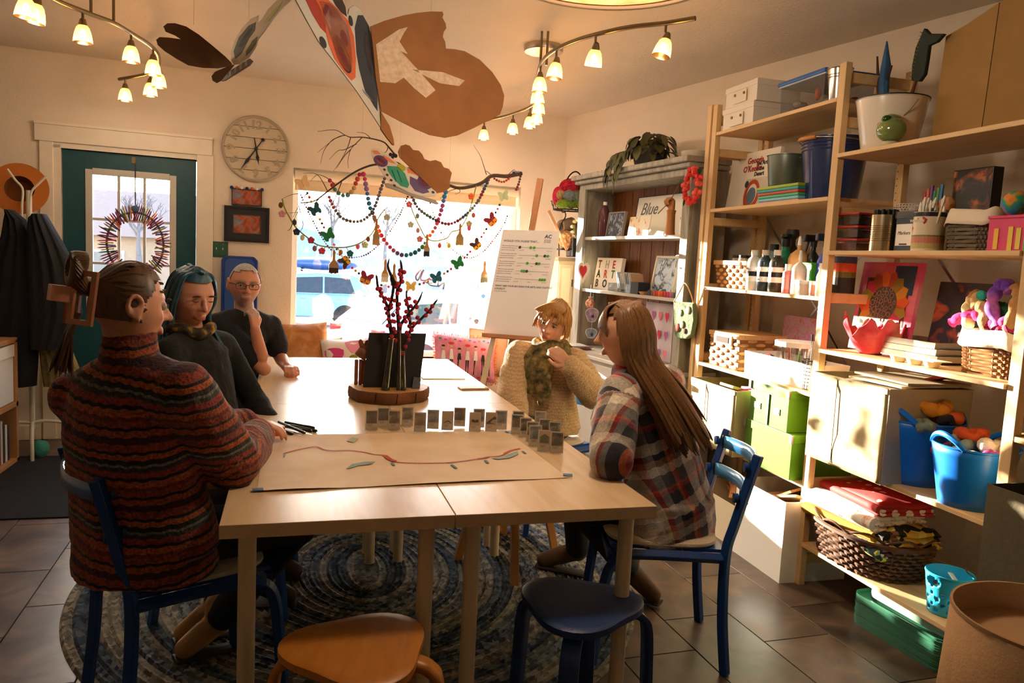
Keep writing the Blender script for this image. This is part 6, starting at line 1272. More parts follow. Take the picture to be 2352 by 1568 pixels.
# --- window hangings: one branch, garlands, butterflies, brushes
GD = .34
def gq(x, y, d=GD): return wq2(620+x/3.016, 330+y/3.016, d)      # coordinates of the window close-up
br = thing('hanging_branch', 'long bare branch hung across the top of the window', 'branch'); BRM = mat('#4a3526', .9, noise=.3, nscale=40)
def twig(pts, r0, r1, k=6): P = catmull([gq(x, y) for x, y in pts], k); n = len(P); MB().tube(P, [r0+(r1-r0)*i/(n-1) for i in range(n)], 6).build('bough', BRM, br, smooth=True)
twig([(1745, 205), (1640, 225), (1540, 222), (1470, 270), (1390, 297), (1310, 307), (1240, 287), (1120, 240), (960, 180), (870, 130), (790, 140), (700, 150), (600, 190), (500, 255), (400, 330), (310, 395), (215, 410)], .016, .004)
twig([(870, 80), (820, 20), (790, -10), (730, -30), (640, -45), (560, -45), (520, -60), (450, -95), (330, -85)], .007, .0015)
for pts in ([(500, -55), (440, -30), (400, 10), (370, 60), (350, 140)], [(560, -45), (540, 20), (500, 100), (440, 190)], [(640, -45), (600, -5), (560, 40), (540, 120), (545, 170)], [(520, -58), (480, -50), (430, -20), (330, 60)], [(600, 0), (520, 40), (470, 50), (410, 110)], [(700, -35), (660, -70), (600, -80)], [(820, 20), (800, 60), (750, 50)], [(560, 40), (520, 80), (480, 140), (460, 170)],
   [(1500, 215), (1480, 150), (1455, 80), (1410, 10)], [(1540, 222), (1500, 190), (1490, 200)], [(1310, 307), (1240, 330), (1180, 380)], [(1310, 307), (1315, 335), (1280, 350)], [(1640, 225), (1690, 180), (1695, 200)], [(400, 330), (330, 215), (230, 205)], [(460, 290), (400, 240), (330, 215), (280, 260)], [(500, 255), (440, 400), (380, 460), (310, 500)], [(310, 395), (250, 350), (160, 350), (90, 380)], [(310, 395), (240, 420), (190, 480), (170, 520)], [(250, 350), (200, 430), (160, 510)], [(340, 380), (280, 440), (215, 470), (130, 480)], [(200, 430), (230, 560), (200, 620)], [(170, 520), (140, 590), (120, 600)]):
 twig(pts, .0035, .001, 5)
for x, y in ((640, -60), (1240, 290)): MB().tube([gq(x, y), gq(x, y)+AR([0, 0, CEIL-gq(x, y)[2]])], .0006, 4).build('hanging_wire', mat('#8a8a88', .5), br)
BALL = {}
def ballmesh(col, r):
 k = (col, round(r, 4))
 if k not in BALL:
  o = MB().ball((0, 0, 0), r, 9, 6).build('felt_bead', mat(col, .95, bump=.4, bscale=120), None, smooth=True); BALL[k] = o.data; bpy.data.objects.remove(o)
 return BALL[k]
def garland(label, pts, r, cols, gap=1.0, seed=0, cat='garland', vary=.2, mode='blend'):
 P = catmull([gq(x, y) for x, y in pts], 14); t = thing('felt_garland' if r > .008 else 'bead_garland', label, cat, P[0]); rn = random.Random(seed)
 b = MB(); b.tube([p-P[0] for p in P[::3]], .0009, 4); b.build('thread', mat('#7a6a5a', .8), t)
 acc = 0.; d = 0.; total = sum(np.linalg.norm(P[i+1]-P[i]) for i in range(len(P)-1)); nxt = 0.; k = 0
 for i in range(len(P)-1):
  L = np.linalg.norm(P[i+1]-P[i])
  while nxt <= acc+L:
   p = P[i]+(P[i+1]-P[i])*((nxt-acc)/L); u = nxt/total
   col = cols[min(len(cols)-1, int(u*len(cols)))] if mode == 'blend' else rn.choice(cols)
   o = bpy.data.objects.new('bead', ballmesh(col, r*(1+vary*rn.choice((-1, 0, 1))*.5))); C.objects.link(o); o.parent = t; o.location = tuple(p-P[0]); k += 1; nxt += 2*r*gap
  acc += L
 return t
garland('garland of small grey and mauve felt balls at the left of the window', [(410, 370), (440, 440), (500, 515), (590, 540), (660, 520), (720, 450), (770, 310), (800, 225)], .0138, ['#a34a5a', '#5f5a60', '#6a656b', '#75706f', '#6a6a72', '#5c6070', '#70607a', '#5a5a5f'], .98, 1)
garland('long rainbow garland of big felt balls looping across the window', [(415, 255), (460, 330), (520, 360), (570, 330), (600, 260), (625, 208), (650, 215), (665, 290), (690, 430), (715, 490), (755, 600), (800, 680), (870, 750), (930, 772), (1000, 755), (1060, 710), (1090, 660), (1120, 620), (1150, 570), (1190, 450), (1210, 360), (1225, 310)], .0175, ['#b3304f', '#4f7a70', '#5f8a7c', '#b99a6a', '#c2503a', '#b5204a', '#c23a5c', '#8f6aa8', '#3f70b0', '#2a7a9a', '#555a60', '#d96a2c', '#e0562c', '#c22a4a', '#b3304f', '#9a4a5c', '#5c3a50', '#2a6f66', '#1f5a46', '#3a7a3f', '#d98a2c', '#e0602c', '#d24a5a', '#c23a70', '#a04a8a', '#4a6aa8', '#2f7ab0'], 1.04, 2)
garland('dark multi-coloured felt ball garland at the right of the window', [(985, 370), (1030, 450), (1130, 520), (1220, 555), (1290, 540), (1370, 480), (1440, 400), (1490, 300), (1535, 210)], .0135, ['#4a4f5a', '#6a666c', '#4c5a5c', '#2f3a3f', '#7a2f3a', '#8f2a5a', '#6f2a2c', '#3a4a5c', '#777a86', '#55606f', '#7a2f3a', '#2f4a6a', '#8a3a5a'], .98, 3)
garland('thin string of dark wooden beads hanging at the left of the window', [(215, 355), (280, 500), (390, 695), (470, 765), (570, 788), (680, 760), (790, 660), (880, 530), (955, 365)], .0062, ['#4a1f28', '#2c2228', '#6a2a32', '#8f5a5a'], 1.5, 4, mode='r', vary=.5)
garland('thin string of red and dark wooden beads at the right of the window', [(1105, 395), (1160, 560), (1230, 690), (1300, 760), (1390, 790), (1480, 745), (1560, 650), (1620, 560), (1650, 480)], .0062, ['#8f2a3a', '#b03a4a', '#2c2a2a', '#6a5a3a', '#2f4a3a'], 1.5, 5, mode='r', vary=.5)
garland('short swag of felt beads wound on the branch end', [(1545, 225), (1560, 245), (1610, 265), (1650, 245), (1690, 200), (1735, 205), (1725, 270), (1705, 320)], .0105, ['#8f2a3a', '#a34a2c', '#b5462c', '#2a2f3f', '#7f8aa8', '#5a3a3f', '#7a2a2c'], 1.05, 6)
garland('little wrap of felt beads beside the small paper butterfly', [(835, 75), (850, 95), (862, 70), (875, 95)], .014, ['#3a1f2c', '#2a2f44', '#1f2a33'], .9, 7)
VINE = mat('#7d8a2c', .8)
def vine(label, pts, flowers, off):
 P = catmull([gq(x, y, GD+off) for x, y in pts], 8); t = thing('felt_vine', label, 'garland', P[0]); MB().tube([p-P[0] for p in P], .0048, 6).build('stem', VINE, t, smooth=True); rn = random.Random(len(pts))
 for x, y, bx2, by2, col, kind in flowers:
  a, e = gq(bx2, by2, GD+off)-P[0], gq(x, y, GD+off)-P[0]; MB().tube([a, (a+e)/2+AR([0, 0, -.006]), e], .003, 5).build('side_stem', VINE, t)
  if kind == 'bud': MB().ball(e, (.016, .013, .022), 10, 6).build('bud', mat(col, .9), t, smooth=True)
  else:
   for k in range(5): an = 2*pi*k/5+.3; MB().ball(e+WT*.014*cos(an)+AR([0, 0, .014*sin(an)]), (.013, .008, .013), 8, 5).build('petal', mat(col, .9), t, smooth=True)
 return t
vine('green felt vine with coloured buds sweeping along the left of the window', [(85, 380), (100, 440), (130, 500), (180, 580), (260, 650), (330, 700), (420, 716), (530, 716), (620, 690), (690, 640), (725, 590), (735, 550), (760, 500), (795, 455)], [(75, 425, 88, 400, '#6a3a1f', 'bud'), (85, 485, 115, 480, '#c98a8a', 'flower'), (170, 545, 150, 535, '#3a3a3f', 'bud'), (185, 610, 195, 595, '#23283a', 'flower'), (225, 650, 240, 635, '#e6cf9a', 'bud'), (285, 668, 290, 675, '#b3264a', 'flower'), (310, 725, 330, 702, '#8a5a5f', 'bud'), (360, 742, 385, 712, '#d23a3f', 'flower'), (490, 752, 470, 718, '#b5762c', 'bud'), (555, 760, 530, 718, '#1f6a6a', 'flower'), (608, 712, 600, 697, '#e06a7a', 'bud'), (680, 660, 665, 655, '#8a4a3a', 'bud'), (658, 700, 640, 680, '#c9cf9a', 'flower'), (810, 510, 765, 495, '#b9b5a8', 'flower'), (725, 520, 740, 545, '#8a7470', 'bud')], .02)
vine('green felt vine with coral buds rising at the right of the window', [(970, 400), (985, 460), (1010, 520), (1040, 580), (1080, 650), (1130, 672), (1180, 668), (1230, 650), (1260, 610), (1310, 595), (1345, 545), (1370, 495), (1395, 420), (1430, 290)], [(965, 420, 975, 430, '#d9606a', 'flower'), (975, 560, 1010, 545, '#b9bbb0', 'flower'), (1022, 500, 1005, 515, '#8a8f86', 'bud'), (1025, 600, 1045, 598, '#c98a90', 'bud'), (1038, 660, 1075, 650, '#d0707a', 'flower'), (1175, 705, 1180, 668, '#d9523f', 'bud'), (1240, 705, 1232, 655, '#d9c23a', 'bud'), (1380, 555, 1365, 515, '#b9a86a', 'flower'), (1380, 585, 1352, 560, '#e04a8a', 'bud'), (1410, 495, 1375, 500, '#b3563a', 'bud'), (1395, 365, 1405, 395, '#e0622c', 'flower')], .02)
def bfly_outline(): return [(0, .35), (.25, .75), (.6, 1.0), (.95, .95), (1.0, .55), (.75, .15), (.85, -.2), (.75, -.65), (.4, -.8), (.15, -.45)]
BH = [(x, y) for x, y in bfly_outline()]
def felt_bfly(label, x, y, s, rot, c1, c2=None):
 t = thing('felt_butterfly', label, 'butterfly', gq(x, y), 0, 'felt butterflies strung at the window'); out = BH+[(-a, b_) for a, b_ in reversed(BH)]; ca, sa = cos(rot), sin(rot)
 def T(a, b_, d=0.): return WT*s*(a*ca-b_*sa)+AR([0, 0, 1])*s*(a*sa+b_*ca)+WN*d
 b = MB(); b.poly([T(*p) for p in out], -WN*.004); b.build('wings', mat(c1, .95), t)
 if c2: lo = [(x_, min(y_, -.1)) for x_, y_ in out if y_ < .2]; b = MB(); b.poly([T(*p, .0015) for p in sorted(lo, key=lambda q: math.atan2(q[1]+.3, q[0]))], -WN*.007); b.build('wing_patch', mat(c2, .95), t)
 MB().tube([T(0, -.5, .003), T(0, .45, .003)], s*.07, 6).build('body', mat(c1, .95), t); MB().tube([T(0, .4, .003), T(.12, .75, .003)], .0008, 4).build('antenna', BLACK, t)
 return t
BF = [('tan felt butterfly strung at the far left of the window', 230, 275, .05, .5, '#e0b98a', None), ('dark teal felt butterfly below the tan one', 315, 460, .047, .6, '#1f5c66', None), ('emerald felt butterfly above the wide brush', 405, 635, .05, .55, '#1f7a3f', None), ('brown and yellow felt butterfly beside the wide brush', 520, 815, .045, 2.3, '#4a3226', '#f0b01f'), ('maroon and orange felt butterfly nearest the red berry stems', 665, 935, .052, -.35, '#8a2032', '#d9962c'), ('golden felt butterfly at the lowest point of the string', 975, 990, .043, .0, '#e6bd5a', None), ('petrol blue felt butterfly next to the golden one', 1155, 930, .047, .35, '#0f5f6f', None), ('green felt butterfly over the studio sign', 1305, 830, .05, .5, '#1f7a3f', None), ('dark brown and yellow felt butterfly in the right-hand string', 1430, 700, .045, .75, '#4a2a2a', '#f0b01f'), ('maroon and orange felt butterfly high in the right-hand string', 1535, 530, .052, .8, '#8a2032', '#e0902c'), ('sage green felt butterfly at the top right of the window', 1620, 365, .045, .3, '#b5c49a', None)]
for a in BF: felt_bfly(*a)
for k in range(len(BF)-1):
 if k == 4 or True:
  p, q = BF[k], BF[k+1]; t = thing('felt_dot_string', 'three felt dots strung between the '+p[0].split(' felt')[0]+' and '+q[0].split(' felt')[0]+' butterflies', 'garland', gq(p[1], p[2])); n = 3; A2, B2 = gq(p[1], p[2]), gq(q[1], q[2]); sag = AR([0, 0, -.03 if k == 4 else -.004])
  MB().tube([(0, 0, 0), (B2-A2)/2+sag, B2-A2], .0007, 4).build('thread', mat('#9a9a90', .8), t)
  for j in range(n):
   u = .34+.16*j; o = bpy.data.objects.new('felt_dot', ballmesh(['#3f5a4a', '#d2303f', '#d9962c', '#33403f', '#c9405a'][(j+2*k) % 5], .0105)); C.objects.link(o); o.parent = t; o.location = tuple((B2-A2)*u+sag*(4*u*(1-u)))
def brush(label, x, y0, y1, wd, mb, hid=0.):
 t = thing('flat_brush', label, 'brush', gq(x, y0, GD+.03+hid), 0, 'flat brushes hung at the window'); a = gq(x, y0, GD+.03+hid); L = a[2]-gq(x, y1, GD+.03+hid)[2]; Z = AR([0, 0, 1.])
 HM = mat('#a5743c', .5); prof = [(.006, 0), (.011, -.1), (.009, -.3), (.012, -.45), (.9*wd, -.58), (wd, -.62)]
 b = MB(); b.poly([WT*w_+Z*L*z for w_, z in prof]+[-WT*w_+Z*L*z for w_, z in reversed(prof)], -WN*.008); b.build('handle', HM, t, bevel=.002)
 b = MB(); b.box(-WN*.004+Z*L*-.69, (2*wd*1.06, .012, L*.15), RWT); b.build('ferrule', mat('#9a8a6a', .3, metal=.9), t)
 rn = random.Random(int(x)); b = MB()
 for k in range(14): u = -1+2*k/13; b.bar(WT*wd*u*.95+Z*L*-.76-WN*.004, WT*wd*u+Z*L*(-.97-rn.uniform(0, .05))-WN*.004, wd*.16, .008, WN)
 b.build('bristles', mat(mb, .9), t)
 MB().tube([Z*L*-.02, Z*L*-.0+Z*(.22)], .0006, 4).build('string', WHITE, t); return t
for a in [('wide dark-bristled brush hanging in front of the blue car', 445, 735, 898, .033, '#3a2418'), ('worn brush hanging beside the vine end', 740, 520, 706, .026, '#b5845a'), ('black-tipped brush hanging by the bead strings', 1090, 625, 782, .022, '#1c1f24'), ('tan ragged brush hanging in front of the teal roof', 1320, 552, 706, .03, '#b58a4a'), ('grey-bristled brush hanging before the studio sign', 1490, 812, 962, .028, '#6f6a55'), ('slim brush hanging behind the red berry stems', 862, 830, 985, .022, '#8a5a3a', .0), ('pale brush hanging between the wide brush and the berry stems', 800, 800, 960, .026, '#d9d2c4')]: brush(*a)
# --- cardboard butterflies hung from the ceiling
CARD = mat('#8f5a2e', .9, noise=.12, nscale=12, name='cardboard'); CARDW = mat('#b3aa9c', .8, noise=.08)
def plane3(a, b_, c_): n = np.cross(b_-a, c_-a); return n/np.linalg.norm(n), a
def wing(par, nm, px, plane, m, th=.004, paint=None):
 n, c_ = plane; n = n if n@(O-c_) > 0 else -n; pts = [pp(x, y, n, c_) for x, y in px]
 MB().poly(pts, -n*th).build(nm, m, par)
 for col, q in (paint or []): MB().poly([pp(x, y, n, c_)+n*.0012 for x, y in q], -n*.001).build('painted_shape', mat(col, .7, noise=.12, nscale=20), par)
def strings(par, pts):
 for p in pts: MB().tube([p, (p[0], p[1], CEIL)], .0007, 4).build('fishing_line', mat('#b9b4a8', .4), par)
def oval(cx_, cy_, rx, ry, rot=0., k=20): return [(cx_+rx*cos(a)*cos(rot)-ry*sin(a)*sin(rot), cy_+rx*cos(a)*sin(rot)+ry*sin(a)*cos(rot)) for a in LS(0, 2*pi, k+1)[:-1]]
def K4(L): return [(640+x/3.137, y/3.137) for x, y in L]      # coordinates of the close-up used to trace it
bf = thing('cardboard_butterfly', 'huge cardboard butterfly with a painted wing hanging over the table', 'butterfly')
hA, hB = px_y(873, 290, 3.0), px_y(828, 20, 3.0)
pBrown = plane3(hA, hB, px_y(1155, 230, 3.22)); pPaint = plane3(hA, hB, px_y(680, 0, 2.62))
wing(bf, 'bare_wing', K4([(740, 800), (700, 560), (680, 330), (662, 190), (760, 150), (900, 110), (1000, 92), (1100, 82), (1180, 84), (1188, 105), (1180, 125), (1204, 170), (1208, 205), (1190, 230), (1182, 265), (1200, 300), (1206, 350), (1270, 354), (1340, 368), (1450, 430), (1540, 520), (1600, 610), (1626, 690), (1615, 770), (1595, 825), (1530, 860), (1400, 925), (1290, 975), (1200, 992), (1090, 972), (980, 925), (890, 880)]), pBrown, CARD)
n_, c_ = pBrown; n_ = n_ if n_@(O-c_) > 0 else -n_
for L in ([(700, 320), (870, 210), (930, 195), (900, 240), (870, 300), (930, 390), (880, 370), (1000, 500), (1130, 650), (1060, 705), (980, 640), (900, 560), (840, 600), (730, 590)], [(960, 500), (1180, 520), (1340, 580), (1300, 620), (1160, 600), (1080, 560)]):
 MB().poly([pp(x, y, n_, c_)+n_*.0012 for x, y in K4(L)], -n_*.001).build('whitewash_smear', mat('#c9a98a', .85, noise=.2, nscale=60), bf)
wing(bf, 'painted_wing', K4([(735, 915), (715, 885), (660, 800), (560, 650), (400, 440), (290, 300), (200, 140), (120, -10), (465, -10), (485, 60), (500, 110), (510, 60), (545, 38), (590, 70), (640, 165), (680, 280), (705, 420), (722, 600), (733, 760)]), pPaint, CARDW,
     paint=[('#9a2a1c', K4([(190, -8), (260, -8), (300, 60), (340, 170), (340, 240), (300, 200), (240, 100)])), ('#c2562c', K4([(260, -8), (350, -8), (420, 60), (500, 150), (540, 260), (555, 420), (552, 560), (525, 580), (470, 520), (400, 420), (360, 320), (330, 200), (300, 80)])), ('#b37a66', K4([(290, 10), (370, 20), (440, 90), (500, 190), (520, 300), (528, 440), (525, 520), (470, 440), (400, 340), (360, 240), (330, 130)])),
   ('#33201f', K4([(385, -8), (455, -8), (480, 50), (490, 120), (450, 90), (410, 40)])), ('#7a2340', K4(oval(360, 115, 38, 90, -.35))), ('#a02a58', K4(oval(362, 110, 28, 70, -.35))), ('#8a2a48', K4(oval(470, 275, 22, 65, -.3))), ('#3a2028', K4(oval(455, 390, 42, 150, -.38))), ('#b06a4a', K4(oval(460, 400, 32, 125, -.38))), ('#a02a50', K4(oval(460, 405, 22, 95, -.38))), ('#232022', K4(oval(318, 305, 20, 46, -.4))), ('#2a2622', K4(oval(518, 150, 14, 40, -.2))),
   ('#232a33', K4([(570, 110), (605, 110), (650, 190), (680, 330), (705, 500), (712, 800), (690, 770), (620, 650), (580, 500), (560, 380), (548, 200)])), ('#8a6f62', K4([(610, 220), (640, 240), (675, 370), (692, 560), (680, 580), (640, 480), (612, 340)])), ('#6f5a5a', K4(oval(648, 400, 20, 110, -.12))), ('#6a7078', K4([(600, 640), (640, 680), (690, 735), (660, 720), (610, 665)]))])
wing(bf, 'body', K4([(738, 800), (765, 850), (800, 905), (828, 1000), (834, 1045), (822, 1042), (780, 990), (738, 930)]), (n_, c_), CARD, .008)
strings(bf, [pp(*K4([(1100, 84)])[0], n_, c_), pp(*K4([(480, 40)])[0], *pPaint)])
b2 = thing('cardboard_butterfly', 'smaller cardboard butterfly with teal and purple painted wing by the window', 'butterfly'); yB = 5.0
q1, q2 = px_y(852, 345, yB), px_y(1010, 445, yB); pF = plane3(q1, q2, px_y(880, 400, yB-.12)); pB = plane3(q1, q2, px_y(1000, 350, yB+.2))
wing(b2, 'bare_wing', K4([(870, 1130), (860, 1090), (880, 1050), (915, 1040), (945, 1050), (970, 1080), (1010, 1085), (1035, 1110), (1050, 1145), (1090, 1160), (1130, 1152), (1170, 1168), (1190, 1205), (1225, 1215), (1248, 1245), (1240, 1280), (1232, 1320), (1235, 1350), (1200, 1378), (1140, 1390)]), pB, CARD)
wing(b2, 'painted_wing', K4([(665, 1080), (680, 1068), (720, 1075), (780, 1110), (830, 1150), (870, 1185), (910, 1200), (950, 1205), (990, 1230), (1040, 1280), (1090, 1330), (1140, 1390), (1130, 1412), (1080, 1412), (1020, 1410), (940, 1390), (860, 1360), (800, 1310), (760, 1260), (720, 1200), (680, 1140)]), pF, mat('#d2c9bd', .8),
     paint=[('#5a3a70', K4(oval(735, 1160, 55, 38, .5))), ('#d9652c', K4(oval(738, 1158, 34, 24, .5))), ('#e08a5a', K4([(670, 1085), (710, 1085), (735, 1110), (690, 1110)])), ('#e08a5a', K4([(750, 1115), (800, 1140), (845, 1180), (800, 1170), (765, 1145)])), ('#2a9a7f', K4([(780, 1195), (860, 1200), (910, 1250), (940, 1330), (930, 1355), (880, 1340), (820, 1280), (785, 1230)])), ('#1f5a4c', K4([(810, 1225), (818, 1225), (850, 1310), (842, 1308)])), ('#1f5a4c', K4([(850, 1225), (858, 1225), (890, 1315), (882, 1312)])), ('#a8a82c', K4(oval(884, 1207, 34, 22, .5))), ('#e07a4a', K4([(925, 1215), (960, 1220), (1005, 1250), (985, 1258), (930, 1245)])), ('#5a4a78', K4([(945, 1270), (1000, 1295), (1060, 1345), (1085, 1385), (1040, 1395), (980, 1375), (945, 1320)])), ('#5a3a70', K4(oval(1055, 1312, 60, 48, .6))), ('#e0652c', K4(oval(1055, 1312, 42, 32, .6)))]
     + [('#2a2a30', K4(oval(762+20*k+(4*k if k > 1 else 0), 1222+38*k, 11, 8, .5, 10))) for k in range(4)] + [('#2a2a30', K4(oval(1112, 1385, 12, 9, .5, 10)))])
wing(b2, 'body', K4([(765, 1320), (790, 1318), (860, 1345), (940, 1385), (1020, 1410), (1130, 1440), (1155, 1465), (1140, 1470), (1060, 1445), (930, 1400), (840, 1365), (775, 1345)]), pF, mat('#9a948a', .8), .006)
strings(b2, [px_y(970, 310, yB)+AR([.0, .1, .0]), px_y(918, 375, yB)])
def K1(L): return [(x/2.45, y/2.45) for x, y in L]
b3 = thing('cardboard_butterfly', 'cardboard butterfly with bare and pale blue wings near the track lights', 'butterfly'); yC = 3.75
q1, q2 = px_y(500, 185, yC), px_y(545, 110, yC); pL = plane3(q1, q2, px_y(370, 80, yC-.25)); pR = plane3(q1, q2, px_y(640, 10, yC-.2))
wing(b3, 'bare_wing', K1([(1225, 385), (1140, 382), (1060, 368), (1000, 335), (930, 290), (890, 255), (882, 225), (900, 210), (950, 212), (1020, 222), (985, 200), (935, 180), (922, 150), (945, 132), (990, 132), (1050, 150), (1120, 195), (1200, 260), (1270, 320), (1300, 350), (1310, 370)]), pL, mat('#5a3a22', .9, noise=.12))
wing(b3, 'pale_wing', K1([(1300, 340), (1298, 300), (1320, 230), (1360, 160), (1410, 105), (1455, 85), (1450, 130), (1470, 110), (1510, 50), (1555, 5), (1600, -20), (1640, -30), (1640, -5), (1590, 40), (1540, 100), (1490, 170), (1450, 220), (1440, 260), (1400, 320), (1345, 360), (1315, 362)]), pR, mat('#cfcabf', .8), paint=[('#5a6a78', K1([(1315, 290), (1345, 210), (1400, 145), (1440, 125), (1435, 170), (1400, 220), (1360, 300), (1325, 330)])), ('#7f8f96', K1([(1340, 260), (1390, 180), (1425, 150), (1400, 215), (1360, 270)])), ('#6a7a5a', K1([(1385, 290), (1420, 230), (1450, 205), (1440, 245), (1410, 290), (1385, 315)])), ('#b9c48a', K1([(1480, 130), (1530, 70), (1590, 10), (1570, 50), (1510, 120)]))])
wing(b3, 'body', K1([(1195, 430), (1215, 405), (1300, 370), (1320, 366), (1285, 410), (1245, 455), (1220, 468), (1200, 455)]), pL, mat('#4a2f1c', .9), .006)
bx_ = MB(); sb = K1([(1245, 455), (1290, 400), (1405, 328), (1420, 340), (1400, 365), (1320, 415), (1265, 450)]); wing(b3, 'striped_body', sb, pR, mat('#8a8a8c', .8), .006, paint=[('#c9c4bc', K1([(1290+30*k, 402-19*k), (1300+30*k, 396-19*k), (1300+30*k, 425-19*k), (1290+30*k, 432-19*k)])) for k in range(4)])
strings(b3, [pp(*K1([(1090, 140)])[0], *pL), pp(*K1([(1400, 110)])[0], *pR)])
# --- track lights
NICK = mat('#8f7f62', .3, metal=1.); SHG = bpy.data.materials.new('amber_mottled_glass'); SHG.use_nodes = True
def _sh():
 t = SHG.node_tree; t.nodes.clear(); out = N(t, 'ShaderNodeOutputMaterial'); mx = N(t, 'ShaderNodeMixShader'); tr = N(t, 'ShaderNodeBsdfTranslucent'); tp2 = N(t, 'ShaderNodeBsdfTransparent'); gl = N(t, 'ShaderNodeBsdfGlossy'); m2 = N(t, 'ShaderNodeMixShader')
 tr.inputs[0].default_value = (*lin('#e0a860'), 1); tp2.inputs[0].default_value = (*lin('#d9a565'), 1); gl.inputs[0].default_value = (*lin('#e0b070'), 1); gl.inputs['Roughness'].default_value = .2
 nz = N(t, 'ShaderNodeTexNoise'); nz.inputs['Scale'].default_value = 60; r = N(t, 'ShaderNodeMapRange'); r.inputs[3].default_value = .25; r.inputs[4].default_value = .75; t.links.new(nz.outputs[0], r.inputs[0]); t.links.new(r.outputs[0], mx.inputs[0])
 t.links.new(tr.outputs[0], mx.inputs[1]); t.links.new(tp2.outputs[0], mx.inputs[2]); m2.inputs[0].default_value = .12; t.links.new(mx.outputs[0], m2.inputs[1]); t.links.new(gl.outputs[0], m2.inputs[2]); t.links.new(m2.outputs[0], out.inputs[0])
_sh()
BULB = mat((1., .8, .52), .4, emis=26., name='lamp_filament'); LAMP_W = 1.7
def lamp_head(par, p, top, tilt=(0, 0), on=True):
 """one swivel head: stem, cap, mottled glass bell, bulb and its light"""
 MB().tube([top, p+AR([0, 0, .05])], .006, 8).build('stem', NICK, par); R_ = AR((Matrix.Rotation(tilt[0], 3, 'X')@Matrix.Rotation(tilt[1], 3, 'Y')))
 MB().lathe([(.004, .055), (.012, .05), (.018, .03), (.02, .02)], 14, p, R=R_).build('socket_cap', NICK, par, smooth=True)
 MB().lathe([(.019, .022), (.028, .01), (.036, -.015), (.04, -.04), (.041, -.055)], 20, p, cap0=False, cap1=False, R=R_).build('glass_shade', SHG if on else mat('#6f604a', .4, metal=.5), par, smooth=True)
 MB().ball(p+R_@AR([0, 0, -.016]), (.013, .013, .02), 10, 6).build('bulb', BULB, par, smooth=True)
 ld = bpy.data.lights.new('lamp_glow', 'POINT'); ld.energy = LAMP_W; ld.color = (1, .85, .66); ld.shadow_soft_size = .025; lo = bpy.data.objects.new('lamp_glow', ld); C.objects.link(lo); lo.parent = par; lo.location = tuple(p+R_@AR([0, 0, -.062]))
def track(label, rail, heads, zr, zh, mounts, canopy):
 t = thing('track_light', label, 'light'); P = catmull([pz(x, y, zr) for x, y in rail], 10); MB().tube(P, .011, 10).build('rail', NICK, t, smooth=True); PA = AR(P)
 for x, y, tl in heads:
  p = pz(x, y, zh); k = int(np.argmin(((PA[:, :2]-p[:2])**2).sum(1))); top = PA[k] if np.linalg.norm(PA[k][:2]-p[:2]) < .12 else AR([p[0], p[1], zr]); p = AR([top[0], top[1], zh]) if np.linalg.norm(PA[k][:2]-p[:2]) < .12 else p; lamp_head(t, p, top, tl)
 for x, y in mounts: q = pz(x, y, zr); MB().tube([q, (q[0], q[1], CEIL)], .007, 8).build('drop_rod', NICK, t)
 c_ = canopy; MB().lathe([(.0, 0), (.11, 0), (.115, .01), (.115, .035), (0, .035)], 28, (c_[0], c_[1], CEIL-.0355)).build('canopy', mat('#b5aa98', .3, metal=.8), t, smooth=35); return t
r1_ = [(60, -40), (128, 0), (204, 31), (261, 53), (310, 82), (347, 106), (363, 127), (363, 150), (343, 168), (314, 175), (274, 182)]
track('curved nickel track light with amber glass shades near the door', r1_, [(15, -4, (0, .1)), (95, 22, (0, .15)), (175, 72, (0, 0)), (286, 115, (0, 0)), (345, 148, (0, 0)), (367, 178, (0, 0)), (341, 198, (0, 0)), (290, 212, (0, 0))], 2.46, 2.375, [(209, 33), (261, 53)], (-1.05, 3.75))
r2_ = [(1597, 42), (1530, 53), (1450, 62), (1382, 76), (1320, 94), (1275, 115), (1248, 138), (1237, 165), (1236, 190), (1240, 215), (1236, 232), (1215, 247), (1170, 264), (1128, 274), (1095, 281)]
track('curved nickel track light with amber glass shades over the table end', r2_, [(1537, 112, (.0, .25)), (1387, 132, (.3, 0)), (1290, 158, (0, .1)), (1246, 188, (0, 0)), (1226, 216, (0, -.1)), (1249, 242, (0, 0)), (1247, 266, (0, 0)), (1217, 276, (0, 0)), (1168, 289, (0, 0)), (1105, 303, (0, 0))], 2.5, 2.41, [(1241, 150), (1255, 150)], pz(1249, 106, CEIL)[:2])
# drum pendant
fp = pz(1340, 20, 2.3); pc = AR([fp[0]-.04, fp[1]-.35, 2.3]); pn = thing('drum_pendant', 'wide drum pendant lamp with mottled amber underside', 'light', (pc[0], pc[1], 2.3))
MB().lathe([(.345, 0), (.35, 0), (.35, .2), (.345, .2)], 56, cap0=False, cap1=False).build('shade', mat('#7a5a3c', .7), pn, smooth=35); MB().lathe([(0, .012), (.344, .012)], 48, cap0=False, cap1=False).build('diffuser', ramp_mat('amber_mica', 'Object', [(.3, '#e0a860'), (.6, '#f0c98a')], kind='noise', scale=14, rough=.5), pn)
MB().lathe([(.338, -.002), (.352, -.002), (.352, .012), (.338, .012)], 56, cap0=False, cap1=False).build('rim', NICK, pn); MB().tube([(0, 0, .2), (0, 0, CEIL-2.3)], .008, 8).build('rod', NICK, pn)
ld = bpy.data.lights.new('pendant_glow', 'POINT'); ld.energy = 18; ld.color = (1, .85, .66); ld.shadow_soft_size = .12; lo = bpy.data.objects.new('pendant_glow', ld); C.objects.link(lo); lo.parent = pn; lo.location = (0, 0, -.14)
